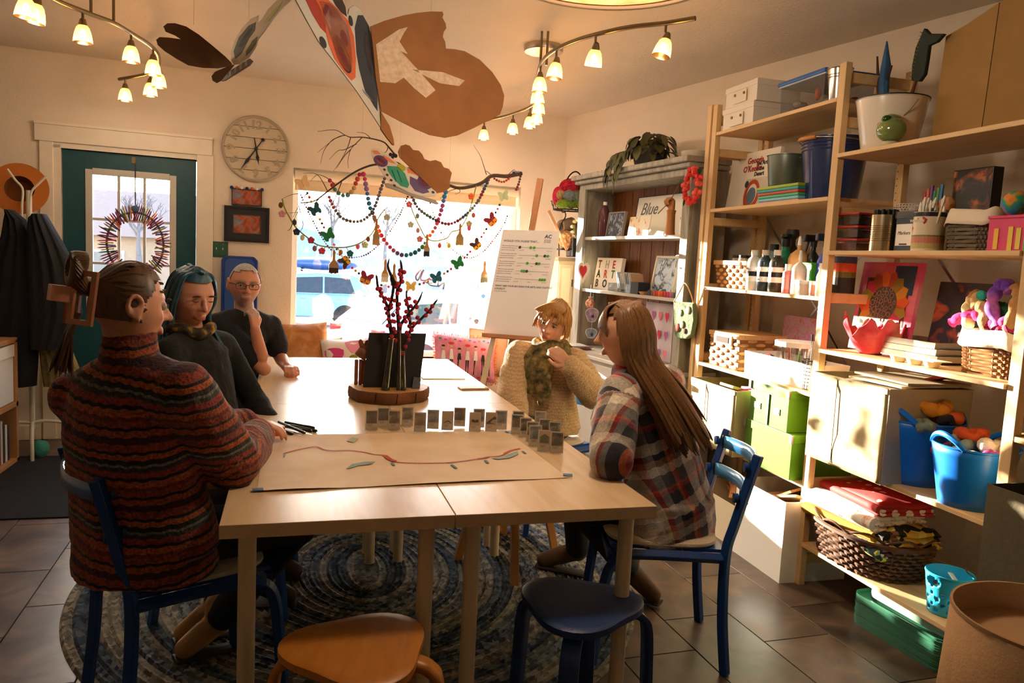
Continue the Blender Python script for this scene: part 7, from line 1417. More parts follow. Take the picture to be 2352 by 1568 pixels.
# --- things on the back wall
s_, z_ = wpx(588, 342, .02); ck = thing('wall_clock', 'large round whitewashed plank wall clock with raised numerals', 'clock'); ck.matrix_world = frame(wpt(s_, .004, z_), WT, (0, 0, 1), WN); R_ = .238
for k in range(6):
 y0, y1 = -R_+2*R_*k/6+.002, -R_+2*R_*(k+1)/6-.002; ys = LS(y0, y1, 6); w_ = lambda y: sqrt(max(0, (R_-.006)**2-y*y)); b = MB(); b.poly([(w_(y), y, .006) for y in ys]+[(-w_(y), y, .006) for y in ys[::-1]], (0, 0, .012)); b.build('plank', mat('#c9b99e', .8, noise=.12, nscale=30, stretch=(1, 8, 8)), ck)
MB().lathe([(R_-.014, 0), (R_+.004, 0), (R_+.006, .02), (R_, .03), (R_-.012, .026)], 64, cap0=False, cap1=False).build('rim', mat('#a89b84', .5), ck, smooth=35); MB().lathe([(0, .002), (R_-.01, .002)], 48, cap0=False, cap1=False).build('backing', mat('#6f6350', .9), ck)
for h in range(1, 13):
 a = radians(90-30*h); text_mesh('numeral', str(h), mat('#a89a82', .8), .085, ck, Matrix.Translation((.178*cos(a), .178*sin(a), .0195))@Matrix.Rotation(a-pi/2, 4, 'Z')@Matrix.Translation((0, -.03, 0)), 'CENTER', thick=.002, bold=.003)
def hand(nm, a, L, W):
 d = AR([sin(a), cos(a), 0]); q = AR([d[1], -d[0], 0]); b = MB(); b.poly([-d*.08*1.0-q*.003, -d*.08+q*.003, d*L*.35+q*W*.4, d*L*.55+q*W, d*L*.75+q*W*.3, d*L, d*L*.75-q*W*.3, d*L*.55-q*W, d*L*.35-q*W*.4], (0, 0, .003)); b.v = [(x, y, z+.026) for x, y, z in b.v]; o = b.build(nm, BLACK, ck)
 return d
d = hand('minute_hand', radians(214), .2, .012); hand('hour_hand', radians(170), .12, .013); MB().ball((*(-d*.085)[:2], .0275), (.013, .013, .004)).build('counterweight', BLACK, ck); MB().ball((0, 0, .03), (.013, .013, .006)).build('centre_boss', BLACK, ck, smooth=True)
def wall_pic(name, label, px0, px1, py0, py1, m_face, m_frame, mat_w=.0, m_mat=None, bw=.015, d=.012):
 a0, zt = wpx(px0, py0, d); a1, _ = wpx(px1, py0, d); _, zb2 = wpx((px0+px1)/2, py1, d); t = thing(name, label, 'picture'); t.matrix_world = frame(wpt((a0+a1)/2, .003, (zt+zb2)/2), WT, (0, 0, 1), WN); w_, h_ = a1-a0, zt-zb2
 MB().box((0, 0, .008), (w_-.004, h_-.004, .012)).build('mount_board' if mat_w else 'backing', m_mat or m_frame, t)
 for x0, x1, y0, y1 in ((-w_/2, w_/2, -h_/2, -h_/2+bw), (-w_/2, w_/2, h_/2-bw, h_/2), (-w_/2, -w_/2+bw, -h_/2+bw, h_/2-bw), (w_/2-bw, w_/2, -h_/2+bw, h_/2-bw)): MB().span((x0, y0, 0), (x1, y1, .02)).build('frame_strip', m_frame, t)
 i0 = mat_w or bw; MB().span((-w_/2+i0, -h_/2+i0, .0142), (w_/2-i0, h_/2-i0, .0152)).build('picture', m_face, t)
 if mat_w:
  e = mat_w-.006
  for x0, x1, y0, y1 in ((-w_/2+e, w_/2-e, -h_/2+e, -h_/2+e+.004), (-w_/2+e, w_/2-e, h_/2-e-.004, h_/2-e), (-w_/2+e, -w_/2+e+.004, -h_/2+e, h_/2-e), (w_/2-e-.004, w_/2-e, -h_/2+e, h_/2-e)): MB().span((x0, y0, .0142), (x1, y1, .0162)).build('gold_line', BRASS, t)
 return t, w_, h_
LAND = ramp_mat('landscape_paint', 'Object', [(.0, '#2a2420'), (.42, '#8a4526'), (.5, '#b5552c'), (.56, '#6f7078'), (.7, '#8a9098')], kind='noise', scale=11, detail=3, dist=1.2, rough=.6)
t, w_, h_ = wall_pic('small_landscape', 'little landscape picture with felt balls along its top edge', 532, 602, 432, 472, LAND, mat('#2a2522', .6), bw=.006)
for k, colr in enumerate(['#1f2f66', '#d9622c', '#e6e0d2', '#1f2f66', '#d9522c', '#e6e0d2', '#1f2f66']): MB().ball((-w_/2+w_*k/6, h_/2+.006, .012), .013, 9, 6).build('felt_ball', mat(colr, .95), t, smooth=True)
wall_pic('framed_painting', 'black framed painting with a wide dark mount and orange centre', 515, 619, 471, 556, LAND, mat('#17161a', .4), .068, mat('#23232a', .7), .02)
sw = thing('switch_plate', 'green painted triple light switch plate', 'switch'); s_, z_ = wpx(497, 572, .003); sw.matrix_world = frame(wpt(s_, .001, z_), WT, (0, 0, 1), WN); MB().box((0, 0, .003), (.165, .115, .006)).build('plate', mat('#2f5a42', .5, noise=.15, nscale=40), sw, bevel=.002)
for k in (-1, 0, 1):
 o = MB().box((.045*k, 0, .0068), (.012, .028, .004)).build('switch_slot', mat('#3f6a50', .5), sw); MB().box((.045*k, .004, .012), (.007, .012, .012), AR(Matrix.Rotation(.4, 3, 'X'))).build('toggle', mat('#dcd4c0', .5), o)
 for q in (-1, 1): MB().ball((.045*k, q*.038, .0062), (.003, .003, .0015)).build('screw', STEEL, sw)
s_, z1 = wpx(508, 600, .02); s2_, _ = wpx(592, 602, .02); dp = thing('water_cooler_bottle', 'translucent blue plastic board leaning on the wall behind the bearded man', 'board'); b = MB(); c_ = wpt((s_+s2_)/2, .03, 0); hw = (s2_-s_)/2
pts = [(-hw+.03, 1.36), (hw-.03, 1.36), (hw, 1.33), (hw, .4), (-hw, .4), (-hw, 1.33)]; b.poly([c_+WT*x+AR([0, 0, z]) for x, z in pts], WN*.03); b.build('board', mat('#24418f', .15, coat=.5, noise=.25, nscale=6), dp, bevel=.008); dp.name = 'blue_board'
b = MB(); b.poly([c_+WN*.032+WT*x*.8+AR([0, 0, 1.36-(1.36-z)*.9-.02]) for x, z in pts], WN*.002); b.build('inner_panel', mat('#3a5aa0', .15), dp)
b = MB(); b.box(c_+WN*.02+AR([0, 0, .2]), (hw*2, .08, .4), RWT); b.build('stand', mat('#3a3f4a', .6), dp)
# crayon wreath on the door glass
wr = thing('crayon_wreath', 'wreath of coloured crayons hanging against the door glass', 'wreath'); s_, z_ = wpx(311, 560, .0); cw = wpt(s_, -.0, z_); rn = random.Random(7); cols = ['#7a2a3a', '#9a3a5a', '#5a2a4a', '#c23a3a', '#d98a2c', '#3a3a5a', '#8a4a7a', '#b5a03a', '#4a6a4a', '#6a2a2c']
MB().tube([cw+WT*.185*cos(a)+AR([0, 0, .225*sin(a)]) for a in LS(0, 2*pi, 33)[:-1]], .008, 6, closed=True).build('hoop', mat('#5a4a4a', .8), wr)
for k in range(88):
 a = 2*pi*k/88; d = WT*cos(a+rn.uniform(-.25, .25))+AR([0, 0, 1])*sin(a+rn.uniform(-.25, .25)); p = cw+WT*.185*cos(a)+AR([0, 0, .225*sin(a)])+WN*rn.uniform(0, .012); L_ = rn.uniform(.045, .065)
 MB().tube([p-d*L_, p+d*L_*.7, p+d*L_], [.0055, .0055, .0015], 6).build('crayon', mat(cols[k % 10], .5), wr)
MB().tube([cw+AR([0, 0, .22]), wpt(s_, .0, gz1+.06)], .004, 6).build('ribbon', mat('#4a3a44', .8), wr); MB().ball(cw+AR([0, 0, .25])+WN*.01, (.03, .012, .025)).build('bow', mat('#4a6a8a', .8), wr, smooth=True)
# --- coat stand, hat, coats
CS = AR([-1.745, 5.62, 0]); cs = thing('coat_stand', 'white metal coat stand with forked hooks', 'coat stand', CS); WM = mat('#d9d0b8', .45)
def cq(px, py): return px_y(px, py, 5.62)-CS
MB().tube([(0, 0, .16), (0, 0, cq(65, 437)[2])], .017, 12).build('pole', WM, cs, smooth=True)
for sx, pts in ((-1, [(24, 390), (42, 415), (58, 435), (57, 470), (56, 498), (50, 508)]), (1, [(109, 404), (92, 420), (74, 440), (70, 470), (70, 500), (80, 514), (94, 510), (103, 492)])): MB().tube(catmull([cq(*p)+AR([0, .02*sx-.03, 0]) for p in pts], 6), .007, 8).build('hook', WM, cs, smooth=True)
for a in (.3, 1.9, 3.5, 5.0): d = AR([cos(a), sin(a), 0]); MB().tube(catmull([AR([0, 0, .2]), d*.08+AR([0, 0, .21]), d*.2+AR([0, 0, .18]), d*.25+AR([0, 0, .1]), d*.26], 6), .011, 8).build('foot', WM, cs, smooth=True)
ht = thing('felt_hat', 'wide-brimmed rust orange hat hanging on the coat stand', 'hat'); c_ = CS+cq(38, 432)+AR([0, .05, 0]); Rt = AR(Matrix.Rotation(radians(78), 3, 'X')@Matrix.Rotation(.2, 3, 'Y')); HO = mat('#b5661c', .95, noise=.1, sheen=.3)
MB().lathe([(.085, 0), (.12, -.004), (.165, .004), (.168, .006), (.12, .0), (.085, .004)], 36, c_, R=Rt, cap0=False, cap1=False).build('brim', HO, ht, smooth=True); MB().lathe([(.085, .0), (.082, -.05), (.07, -.09), (.03, -.1), (0, -.098)], 28, c_, R=Rt, cap0=False).build('crown', mat('#7a4212', .95), ht, smooth=True)
def coat(name, label, outline, y0, th, m, seed, lining=None):
 """hanging garment: outline in pixels on the plane y0, pleated front and back"""
 t = thing(name, label, 'coat'); rn = random.Random(seed); P = []; Q = []
 for (l, r, y) in outline:
  a, b_ = px_y(l, y, y0), px_y(r, y, y0); rowf = []; rowb = []
  for u in LS(0, 1, 25): q = a+(b_-a)*u; e = sqrt(max(0, 1-(2*u-1)**2)); f = .012*sin(9*u*pi+seed+y*.01)*e; rowf.append(q-AR([0, th*e+f, 0])); rowb.append(q+AR([0, th*.6*e, 0]))
  P.append(rowf); Q.append(rowb)
 MB().grid(P).build('front', m, t, smooth=True); MB().grid(Q).build('back', m, t, smooth=True); return t
BKC = mat('#0f0f11', .9, noise=.3, nscale=20, bump=.4, bscale=40)
coat('black_coat', 'long black wool coat hanging at the back of the stand', [(20, 30, 482), (12, 60, 505), (4, 75, 545), (-30, 90, 600), (-60, 100, 700), (-70, 90, 800), (-60, 85, 885)], 5.50, .1, BKC, 1)
coat('black_jacket', 'black quilted jacket hanging on the front hook of the stand', [(78, 106, 492), (68, 112, 500), (64, 130, 530), (62, 150, 565), (60, 168, 600), (62, 182, 650), (66, 190, 720), (70, 160, 800)], 5.46, .1, mat('#131416', .8, noise=.35, nscale=14, bump=.5, bscale=30), 2)
coat('sheepskin_coat', 'tan fleece-lined coat hanging under the black jacket', [(92, 100, 705), (90, 130, 740), (90, 165, 800), (95, 185, 850), (100, 190, 885)], 5.56, .09, mat('#8a7642', .98, noise=.3, nscale=30, bump=.6, bscale=60), 3)
# --- low cabinet at the left edge
cbx, cy1 = -1.755, 5.41; lc_ = thing('cube_cabinet', 'low pine cube cabinet with white drawers by the coats', 'cabinet', (cbx-.2, 4.85, 0)); CO = AR([cbx-.2, 4.85, 0]); CP = mat('#b5834f', .55, noise=.1, nscale=10)
def cpart(b, nm, m, par=None, **k): b.v = [tuple(AR(v)-CO) for v in b.v]; return b.build(nm, m, par or lc_, **k)
for y in (cy1-.04, cy1-.46, cy1-.88, cy1-1.3): cpart(MB().span((cbx-.38, y, 0), (cbx, y+.035, .78)), 'upright', CP, bevel=.002)
for z in (.0, .36, .765): cpart(MB().span((cbx-.38, cy1-1.3, z), (cbx, cy1-.005, z+.03)), 'board', CP, bevel=.002)
cpart(MB().span((cbx-.38, cy1-1.3, .03), (cbx-.37, cy1-.005, .77)), 'back', CP)
for k in range(3):
 y0 = cy1-.42*(k+1)-.0; d_ = cpart(MB().span((cbx-.33, y0+.0, .395), (cbx-.012, y0+.375, .755)), 'drawer', mat('#e3ddd0', .6), bevel=.004); cpart(MB().span((cbx-.0118, y0+.0, .68), (cbx-.004, y0+.375, .755)), 'drawer_lip', mat('#ece6da', .6), d_, bevel=.002)
rn = random.Random(31)
for k in range(9):
 y = cy1-.09-.036*k; h_ = rn.uniform(.22, .29); colr = ['#2a2f3f', '#e0d8c6', '#3f2f2a', '#c9c2b2', '#8a3a2c', '#2f4a3f', '#d9cfb8', '#51405c', '#b58a4a'][k]; t = thing('book', ['navy', 'cream', 'dark brown', 'pale grey', 'brick red', 'bottle green', 'ivory', 'violet', 'ochre'][k]+' book standing in the cube cabinet', 'book', (cbx-.13, y, .0305), 0, 'books in the cube cabinet')
 MB().span((-.1, -.014, 0), (.1, .014, h_)).build('cover', mat(colr, .6), t, bevel=.002); MB().span((-.102, -.011, .004), (.09, .011, h_+.001)).build('pages', mat('#e9e2d0', .8), t)
tag(MB().lathe([(0, 0), (.07, 0), (.13, .05), (.136, .055), (.128, .052), (.066, .006), (0, .006)], 32, cap0=False, cap1=False).build('wooden_bowl', mat('#9a5a2c', .4, noise=.15), None, loc=(cbx-.2, cy1-.34, .7955), smooth=35), 'turned wooden bowl on top of the cube cabinet', 'bowl')
tag(MB().lathe([(0, 0), (.05, 0), (.07, .08), (.075, .085), (.068, .08), (.046, .006), (0, .006)], 24, cap0=False, cap1=False).build('orange_pot', mat('#a8501c', .5), None, loc=(-1.93, 5.62, .0), smooth=35), 'orange plant pot on the floor behind the cube cabinet', 'pot')
blob('teal_toy', 'soft teal knitted toy on the floor beside the cube cabinet', (-1.66, 5.48, .06), (.05, .05, .06), mat('#3f8a78', .95, bump=.4, bscale=60), 3, 'toy', amp=.1)
tag(MB().lathe([(0, 0), (.06, 0), (.045, .05), (.02, .075), (0, .08)], 20).build('white_cone', mat('#d6cfbe', .5), None, loc=(-1.42, 5.72, .009), smooth=35), 'small cream doorstop at the foot of the coat stand', 'doorstop')
# --- on the tables
def tz(px, py, z=TZ): return pz(px, py, z)
KRAFT = ramp_mat('kraft_paper', 'Object', [(.3, '#c9ab86'), (.5, '#d5ba96'), (.7, '#dec6a5')], kind='noise', scale=5, detail=5, rough=.75)
mp_ = thing('map_sheet', 'large kraft paper sheet with a painted red route map taped to the table', 'map'); c4 = [tz(605, 1003), tz(590, 1131), tz(1305, 1098), tz(1163, 990)]; b = MB(); P = []
for i in range(25):
 u = i/24; row = []
 for j in range(11): v = j/10; q = (c4[0]*(1-u)+c4[3]*u)*(1-v)+(c4[1]*(1-u)+c4[2]*u)*v; row.append((q[0], q[1], TZ+.0012+.0022*abs(sin(9*u+4*v)*sin(7*v+2*u))+(.004*sin(6*u+1)**2*(v > .95)+.003*(v < .05)*sin(7*u)**2)))
 P.append(row)
b.grid(P); b.build('paper', KRAFT, mp_, smooth=True)
def mq(px, py): q = tz(px, py); q[2] = TZ+.0042; return q
def stroke(pts, w_, col, nm='painted_line'):
 Q = catmull([mq(*p) for p in pts], 6); MB().tube(Q, w_, 4, flat=.12, up=(0, 0, 1)).build(nm, mat(col, .8), mp_)
def m4(L): return [(480+x/2.8, 740+y/2.8) for x, y in L]
stroke(m4([(480, 850), (560, 828), (640, 812), (690, 806), (740, 825), (800, 832), (900, 830), (1000, 842), (1060, 856), (1130, 862), (1160, 890), (1200, 903), (1280, 910), (1400, 912), (1540, 908), (1640, 898), (1740, 882), (1800, 870), (1880, 862), (1940, 830), (1990, 818)]), .0035, '#b5442c')
stroke(m4([(1130, 862), (1165, 888), (1200, 900)]), .009, '#b23f28'); stroke(m4([(1730, 884), (1800, 872)]), .006, '#b5503a'); stroke(m4([(1530, 910), (1580, 905)]), .005, '#b5503a'); stroke(m4([(1900, 850), (1950, 828), (2000, 818)]), .006, '#b5503a')
for L, col in (([(880, 950), (920, 920), (1000, 905), (1070, 903), (1040, 920), (960, 930), (900, 948)], '#7f8f86'), ([(1810, 880), (1880, 872), (1950, 845), (1985, 835), (1990, 855), (1930, 880), (1860, 888)], '#8f9a8a'), ([(885, 770), (920, 745), (960, 755), (930, 780)], '#9aa083'), ([(480, 850), (490, 840), (490, 870), (482, 878)], '#8a9088')):
 MB().poly([mq(*p) for p in m4(L)], (0, 0, .0006)).build('painted_patch', mat(col, .8, noise=.15), mp_)
for a, c_ in (((1175, 908), (1190, 928)), ((1560, 922), (1590, 945)), ((1775, 893), (1795, 912)), ((2015, 835), (2035, 850))): stroke(m4([a, c_]), .005, '#5a6f72', 'painted_dash')
for k, (x, y, rz_) in enumerate([(592, 1128, .1), (1304, 1094, -.3), (1170, 994, .2)]): q = tz(x, y); tag(MB().box((0, 0, 0), (.03, .022, .0012), rz_).build('masking_tape', mat('#3f6a8f', .6), None, loc=(q[0], q[1], TZ+.0062)), ['blue tape piece at the sheet corner by the striped jumper', 'blue tape piece at the sheet corner by the plaid shirt', 'blue tape piece at the sheet corner below the photo cards'][k], 'tape', 'tape on the map')
# photo cards in clear stands
PH = [ramp_mat('photo', 'Object', [(.3, a), (.5, b_), (.7, c_)], kind='noise', scale=38, detail=5, rough=.3) for a, b_, c_ in [('#15181f', '#232a33', '#5a5f66'), ('#2f3a4a', '#6f7f90', '#a3a8ad'), ('#2c2a22', '#7a6a55', '#b5a890'), ('#3a3a30', '#5a564a', '#c9b9a0'), ('#1c1a18', '#4a4238', '#b59a80'), ('#14181c', '#2c3a3a', '#8a6a4a')]]
def at_t(x, y): return float((AR([x, y, 0])-TO)@TXD), float((AR([x, y, 0])-TO)@TYD)
ctops = [(853, 946, 985), (880, 935, 978), (905, 947, 985), (935, 936, 976), (964, 946, 990), (994, 940, 983), (1027, 944, 986), (1055, 935, 977), (1090, 945, 989), (1099, 940, 980), (1127, 947, 989), (1150, 942, 984), (1189, 945, 985), (1187, 952, 994), (1206, 956, 1002), (1222, 970, 1012), (1240, 952, 985), (1228, 979, 1022), (1249, 990, 1034), (1278, 988, 1038), (1250, 970, 1005), (1273, 978, 1012)]
nm_ = ['dark night skyline', 'blue street', 'brown lane', 'old tower', 'sloping canopy', 'campfire pavilion', 'single black arch', 'grey pavilion', 'butterfly-roof shelter', 'dark doorway', 'pitched-roof shelter', 'misty park', 'black canopy', 'rounded arch', 'yellow columns', 'tall columns', 'pale sculpture', 'sunset facade', 'glass corner building', 'grey mesh', 'blue tower', 'green hedge']
for k, (x, yt, yb2) in enumerate(ctops):
 q = tz(x, yb2+4); th_ = math.atan2(q[0], q[1]); t = thing('photo_card', 'photo card of %s in a clear stand on the table' % nm_[k], 'photo card', (q[0], q[1], TZ), -th_*.8+(.06*sin(k*2.3)), 'photo cards on the table'); h_ = .077; w_ = .046
 MB().box((0, -.002, .043), (w_+.004, .0016, h_+.004)).build('acrylic_sleeve', glassmat('#f4f4f4', .08, .03, 'acrylic'), t); cd_ = MB().box((0, 0, .043), (w_, .0008, h_)).build('card', mat('#d9cbb6', .6), t)
 MB().add([(-w_/2+.003, -.0006, .043-h_*.18), (w_/2-.003, -.0006, .043-h_*.18), (w_/2-.003, -.0006, .043+h_/2-.004), (-w_/2+.003, -.0006, .043+h_/2-.004)], [(0, 1, 2, 3)]).build('photograph', PH[(k*5) % 6] if k not in (6, 8, 10, 18) else mat('#c2a888', .6), cd_, fix=False)
 if k in (6, 8, 10, 18):
  sh = {6: [(-.017, .032), (-.008, .04), (.003, .044), (.012, .036), (.018, .031), (.01, .034), (.002, .04), (-.006, .037)], 8: [(-.015, .05), (-.007, .054), (0, .049), (.007, .054), (.015, .05), (.013, .042), (0, .04), (-.013, .042)], 10: [(-.018, .04), (.012, .066), (.02, .063), (.02, .055), (.006, .052), (-.004, .04), (.02, .036), (-.018, .034)], 18: [(-.016, .034), (.016, .034), (.016, .058), (0, .068), (-.016, .056)]}[k]
  MB().poly([(a, -.0012, b_) for a, b_ in sh], (0, .0004, 0)).build('photo_motif', mat('#2b2622' if k != 18 else '#5f6f52', .6), cd_)
 for j in range(2): MB().box((-.006, -.0006, .025-.005*j), (.022-.006*j, .0004, .0014)).build('caption_line', mat('#4a4038', .7), cd_)
 MB().box((0, 0, .0026), (.034, .026, .005)).build('stand_foot', glassmat('#ffffff', .15, .03, 'acrylic'), t)
# pens and orange pads
for k, (a, c_, col, lb) in enumerate([((626, 980), (672, 1000), '#d9d4c4', 'white-barrelled pen under the blue pens'), ((655, 975), (722, 988), '#14324a', 'dark blue pen beside the orange pads'), ((640, 976), (700, 1002), '#1c3a55', 'navy pen crossing the pile'), ((668, 980), (728, 993), '#15283a', 'black-blue pen at the edge of the pile'), ((654, 984), (716, 996), '#23425c', 'steel blue pen inside the pile')]):
 A2, B2 = tz(*a), tz(*c_); t = thing('felt_pen', lb, 'pen', (A2[0], A2[1], TZ+.006+.0035*(k % 3)), 0, 'pens on the table'); d = (B2-A2); d[2] = 0; MB().tube([(0, 0, 0), d*.68], .0055, 8).build('barrel', mat(col, .35), t, smooth=40); MB().tube([d*.68, d*.97, d], [.006, .006, .004], 8).build('cap', mat('#0e1a24', .35), t, smooth=40)
for k, (x, y) in enumerate([(640, 990), (642, 1000)]): q = tz(x, y); tag(MB().box((0, 0, .008), (.045, .026, .016), .1*k).build('orange_eraser', mat('#d9541c', .6), None, loc=(q[0], q[1], TZ+.001), bevel=.002), ['orange eraser block behind its twin', 'orange eraser block nearest the map sheet'][k], 'eraser', 'orange erasers')
q = tz(1087, 893); ph = thing('mobile_phone', 'mobile phone with a pale case lying on the table', 'phone', (q[0], q[1], TZ), .12); MB().box((0, 0, .0045), (.155, .076, .009)).build('case', mat('#b5925f', .5), ph, bevel=.003); MB().box((0, 0, .0094), (.146, .068, .0012)).build('screen', mat('#2c2f33', .08), ph)
q = tz(1015, 868); nb = thing('notepad', 'thin pad of white paper with a kraft back on the table', 'notepad', (q[0], q[1]+.1, TZ), .03); MB().box((0, 0, .0035), (.24, .3, .005)).build('paper', mat('#e9e6e0', .7), nb); MB().box((0, 0, .0006), (.243, .303, .001)).build('back_card', mat('#a3784a', .8), nb)
# --- centrepiece
wc = tz(892, 905); WC_ = AR([.385, 3.655, TZ]); ws_ = thing('wood_slice', 'thick round slice of log with bark edge as a table tray', 'wood slice', WC_); BARK = mat('#6a3f1e', .8, noise=.35, nscale=14, bump=.6, bscale=18); n = 64
ro = [.19+.006*sin(3*2*pi*j/n+1)+.004*sin(7*2*pi*j/n)+.002*sin(17*2*pi*j/n) for j in range(n)]; P = []
for z, k in ((0, .97), (.006, 1.0), (.03, 1.01), (.05, 1.0), (.056, .98)): P.append([(ro[j]*k*cos(2*pi*j/n), ro[j]*k*sin(2*pi*j/n), z) for j in range(n)])
b = MB(); b.grid(P, closed_u=True); b.build('bark', BARK, ws_, smooth=True); b = MB(); b.add([(x*.998, y*.998, .0562) for x, y, z in P[-1]], [tuple(range(n))]); b.build('cut_face', ramp_mat('growth_rings', 'Object', [(.2, '#9a6a38'), (.6, '#c2925a')], kind='wave', scale=18, dist=1.5, wdir='RINGS', bands='Z', rough=.6), ws_, fix=False)
for k in range(3): MB().tube([(ro[0]*cos(4.3+.5*k)*1.0, ro[0]*sin(4.3+.5*k)*1.0, .008), (ro[0]*cos(4.3+.5*k+.02), ro[0]*sin(4.3+.5*k+.02), .052)], .003, 5).build('bark_crack', mat('#2c180a', .9), ws_)
ZT = TZ+.0568
def vq(px, py, y=3.60): return px_y(px, py, y)
cbd = thing('chalkboard', 'blank black chalkboard leaning on the log slice', 'chalkboard'); pts = [vq(848, 764, 3.67), vq(979, 766, 3.67), vq(962, 899, 3.62), vq(834, 886, 3.62)]; pts[2][2] = pts[3][2] = ZT
b = MB(); nn = AR([0, .012, 0]); b.poly(pts, nn); b.build('slate', mat('#0e0e0f', .75, noise=.2, nscale=30), cbd); b = MB(); b.poly([vq(950, 865, 3.615), vq(967, 868, 3.615), vq(964, 900, 3.59)*AR([1, 1, 0])+AR([0, 0, ZT]), vq(946, 900, 3.59)*AR([1, 1, 0])+AR([0, 0, ZT])], nn); b.build('foot', BLACK, cbd)
ms = thing('moose_figure', 'carved wooden moose figurine beside the chalkboard', 'figurine'); MW = mat('#7a4526', .6, noise=.3, nscale=12)
b = MB(); b.tube([vq(826, 820, 3.7), vq(832, 812, 3.7), vq(842, 815, 3.7)], [.03, .036, .03], 12); b.build('body', MW, ms, smooth=True)
for x in (819, 829, 838): q = vq(x, 825, 3.7); MB().bar(q, (q[0], q[1], ZT), .022, .018, (1, 0, 0)).build('leg', mat('#8a4f2c', .6, noise=.2), ms, bevel=.004)
MB().tube([vq(838, 810, 3.7), vq(841, 800, 3.7), vq(846, 798, 3.7)], [.02, .018, .014], 10).build('head', MW, ms, smooth=True)
for L in ([(836, 800), (826, 796), (823, 784), (828, 778), (833, 782), (836, 790), (840, 782), (846, 780), (848, 788), (842, 798)],): MB().poly([vq(x, y, 3.695) for x, y in L], (0, .01, 0)).build('antler', MW, ms, bevel=.003)
# berry stems in slim vases
VG = glassmat('#d9d0bc', .14, .03, 'vase_glass')
def K3(x, y): return (800+x/4.355, 580+y/4.355)
for k, (xt, yt, xb, yb2, rt, rb_, lb) in enumerate([(435, 860, 370, 1385, .013, .02, 'slim leaning glass vase at the left of the berry stems'), (510, 780, 505, 1400, .01, .012, 'slim upright glass vase in the middle of the berry stems'), (548, 985, 555, 1370, .009, .012, 'short slim glass vase at the right of the berry stems')]):
 top, bot = vq(*K3(xt, yt), 3.57), vq(*K3(xb, yb2), 3.545); bot[2] = ZT+.001; t = thing('glass_vase', lb, 'vase', bot, 0, 'slim vases on the log slice'); MB().tube([(0, 0, 0), (top-bot)*.5, top-bot], [rb_, (rt+rb_)/2, rt], 14, cap=False).build('glass', VG, t, smooth=True); MB().tube([(0, 0, 0), (0, 0, .012)], rb_*.98, 14).build('base', mat('#3a3632', .2), t, smooth=True)
 MB().tube([(top-bot)*1.0+rt*AR([cos(a), sin(a), 0]) for a in LS(0, 2*pi, 17)[:-1]], .0012, 5, closed=True).build('rim', BRASS, t)
STEM = mat('#1f1512', .9, noise=.3, nscale=30)
def berry(label, pts, r0, berries, fork=None, seed=0):
 t = thing('berry_stem', label, 'branch', (0, 0, 0), 0, 'berry stems in the slim vases'); rn = random.Random(seed)
 def stalk(p, r): P = catmull([vq(*K3(x, y), 3.57) for x, y in p], 6); n = len(P); MB().tube(P, [r*(1-.55*i/(n-1)) if i < n-4 else r*.45*(n-i)/4*.9 for i in range(n)], 7).build('stem', STEM, t, smooth=True); return P
 P = stalk(pts, r0)
 for f in (fork or []): P += stalk(f, r0*.8)
 for x, y in berries: p = vq(*K3(x, y), 3.57-rn.uniform(.0, .016)); MB().ball(p, .0105, 10, 6).build('berry', mat(rn.choice(['#a3152c', '#b81f34', '#8f1230']), .8), t, smooth=True)
 return t
berry('tall forked black stem with crimson berries in the middle vase', [(505, 1400), (505, 1100), (508, 900), (505, 760), (495, 620), (488, 480), (490, 380), (520, 300), (535, 210), (530, 130), (520, 70)], .011, [(520, 178), (560, 195), (515, 215), (530, 250), (540, 290), (495, 310), (520, 375), (490, 410), (462, 480), (510, 515), (490, 600), (450, 625), (515, 650), (500, 560), (480, 340), (520, 725)], [[(470, 330), (440, 250), (410, 190), (395, 130), (410, 60)]], 1)
berry('left black stem with dark crimson berries in the leaning vase', [(400, 1300), (420, 1000), (435, 840), (415, 720), (400, 600), (390, 540), (360, 470), (320, 400), (295, 340), (285, 260), (278, 220)], .011, [(292, 362), (320, 362), (330, 405), (325, 432), (370, 455), (358, 488), (405, 468), (428, 520), (375, 558), (428, 550), (388, 605), (405, 665), (395, 730), (440, 685), (462, 690), (455, 760), (470, 790), (435, 835)], [[(405, 580), (430, 470), (445, 400), (450, 330), (430, 280), (420, 240)]], 2)
berry('right branching black stem with red berries in the short vase', [(548, 1300), (545, 1100), (560, 960), (590, 850), (640, 750), (720, 670), (800, 590), (860, 510), (895, 465)], .010, [(570, 940), (600, 870), (605, 825), (585, 800), (635, 775), (655, 710), (610, 735), (705, 695), (692, 650), (775, 628), (820, 592), (780, 570), (840, 535), (540, 1010), (478, 880)], [[(625, 770), (615, 680), (600, 560), (585, 460), (582, 400), (590, 375)]], 3)
berry('side black stem with red berries crossing behind the right one', [(520, 1200), (515, 900), (520, 740), (560, 670), (620, 590), (670, 530), (710, 470), (742, 390)], .010, [(565, 645), (575, 690), (610, 660), (630, 605), (580, 590), (625, 535), (685, 545), (668, 490), (585, 515), (610, 458), (575, 480), (515, 725)], None, 4)
wcn = thing('watering_can', 'yellow enamel watering can on the floor by the dresser', 'watering can', (1.83, 4.93, 0)); YL = mat('#d9b51f', .4)
MB().lathe([(0, 0), (.075, 0), (.078, .01), (.062, .17), (.06, .17)], 24).build('body', YL, wcn, smooth=35); MB().tube(catmull([(0, -.06, .16), (0, -.05, .24), (0, .05, .24), (0, .06, .16)], 6), .008, 8).build('handle', YL, wcn, smooth=True); MB().tube([(-.06, 0, .05), (-.12, 0, .12), (-.16, 0, .2)], [.014, .011, .009], 8).build('spout', YL, wcn, smooth=True)
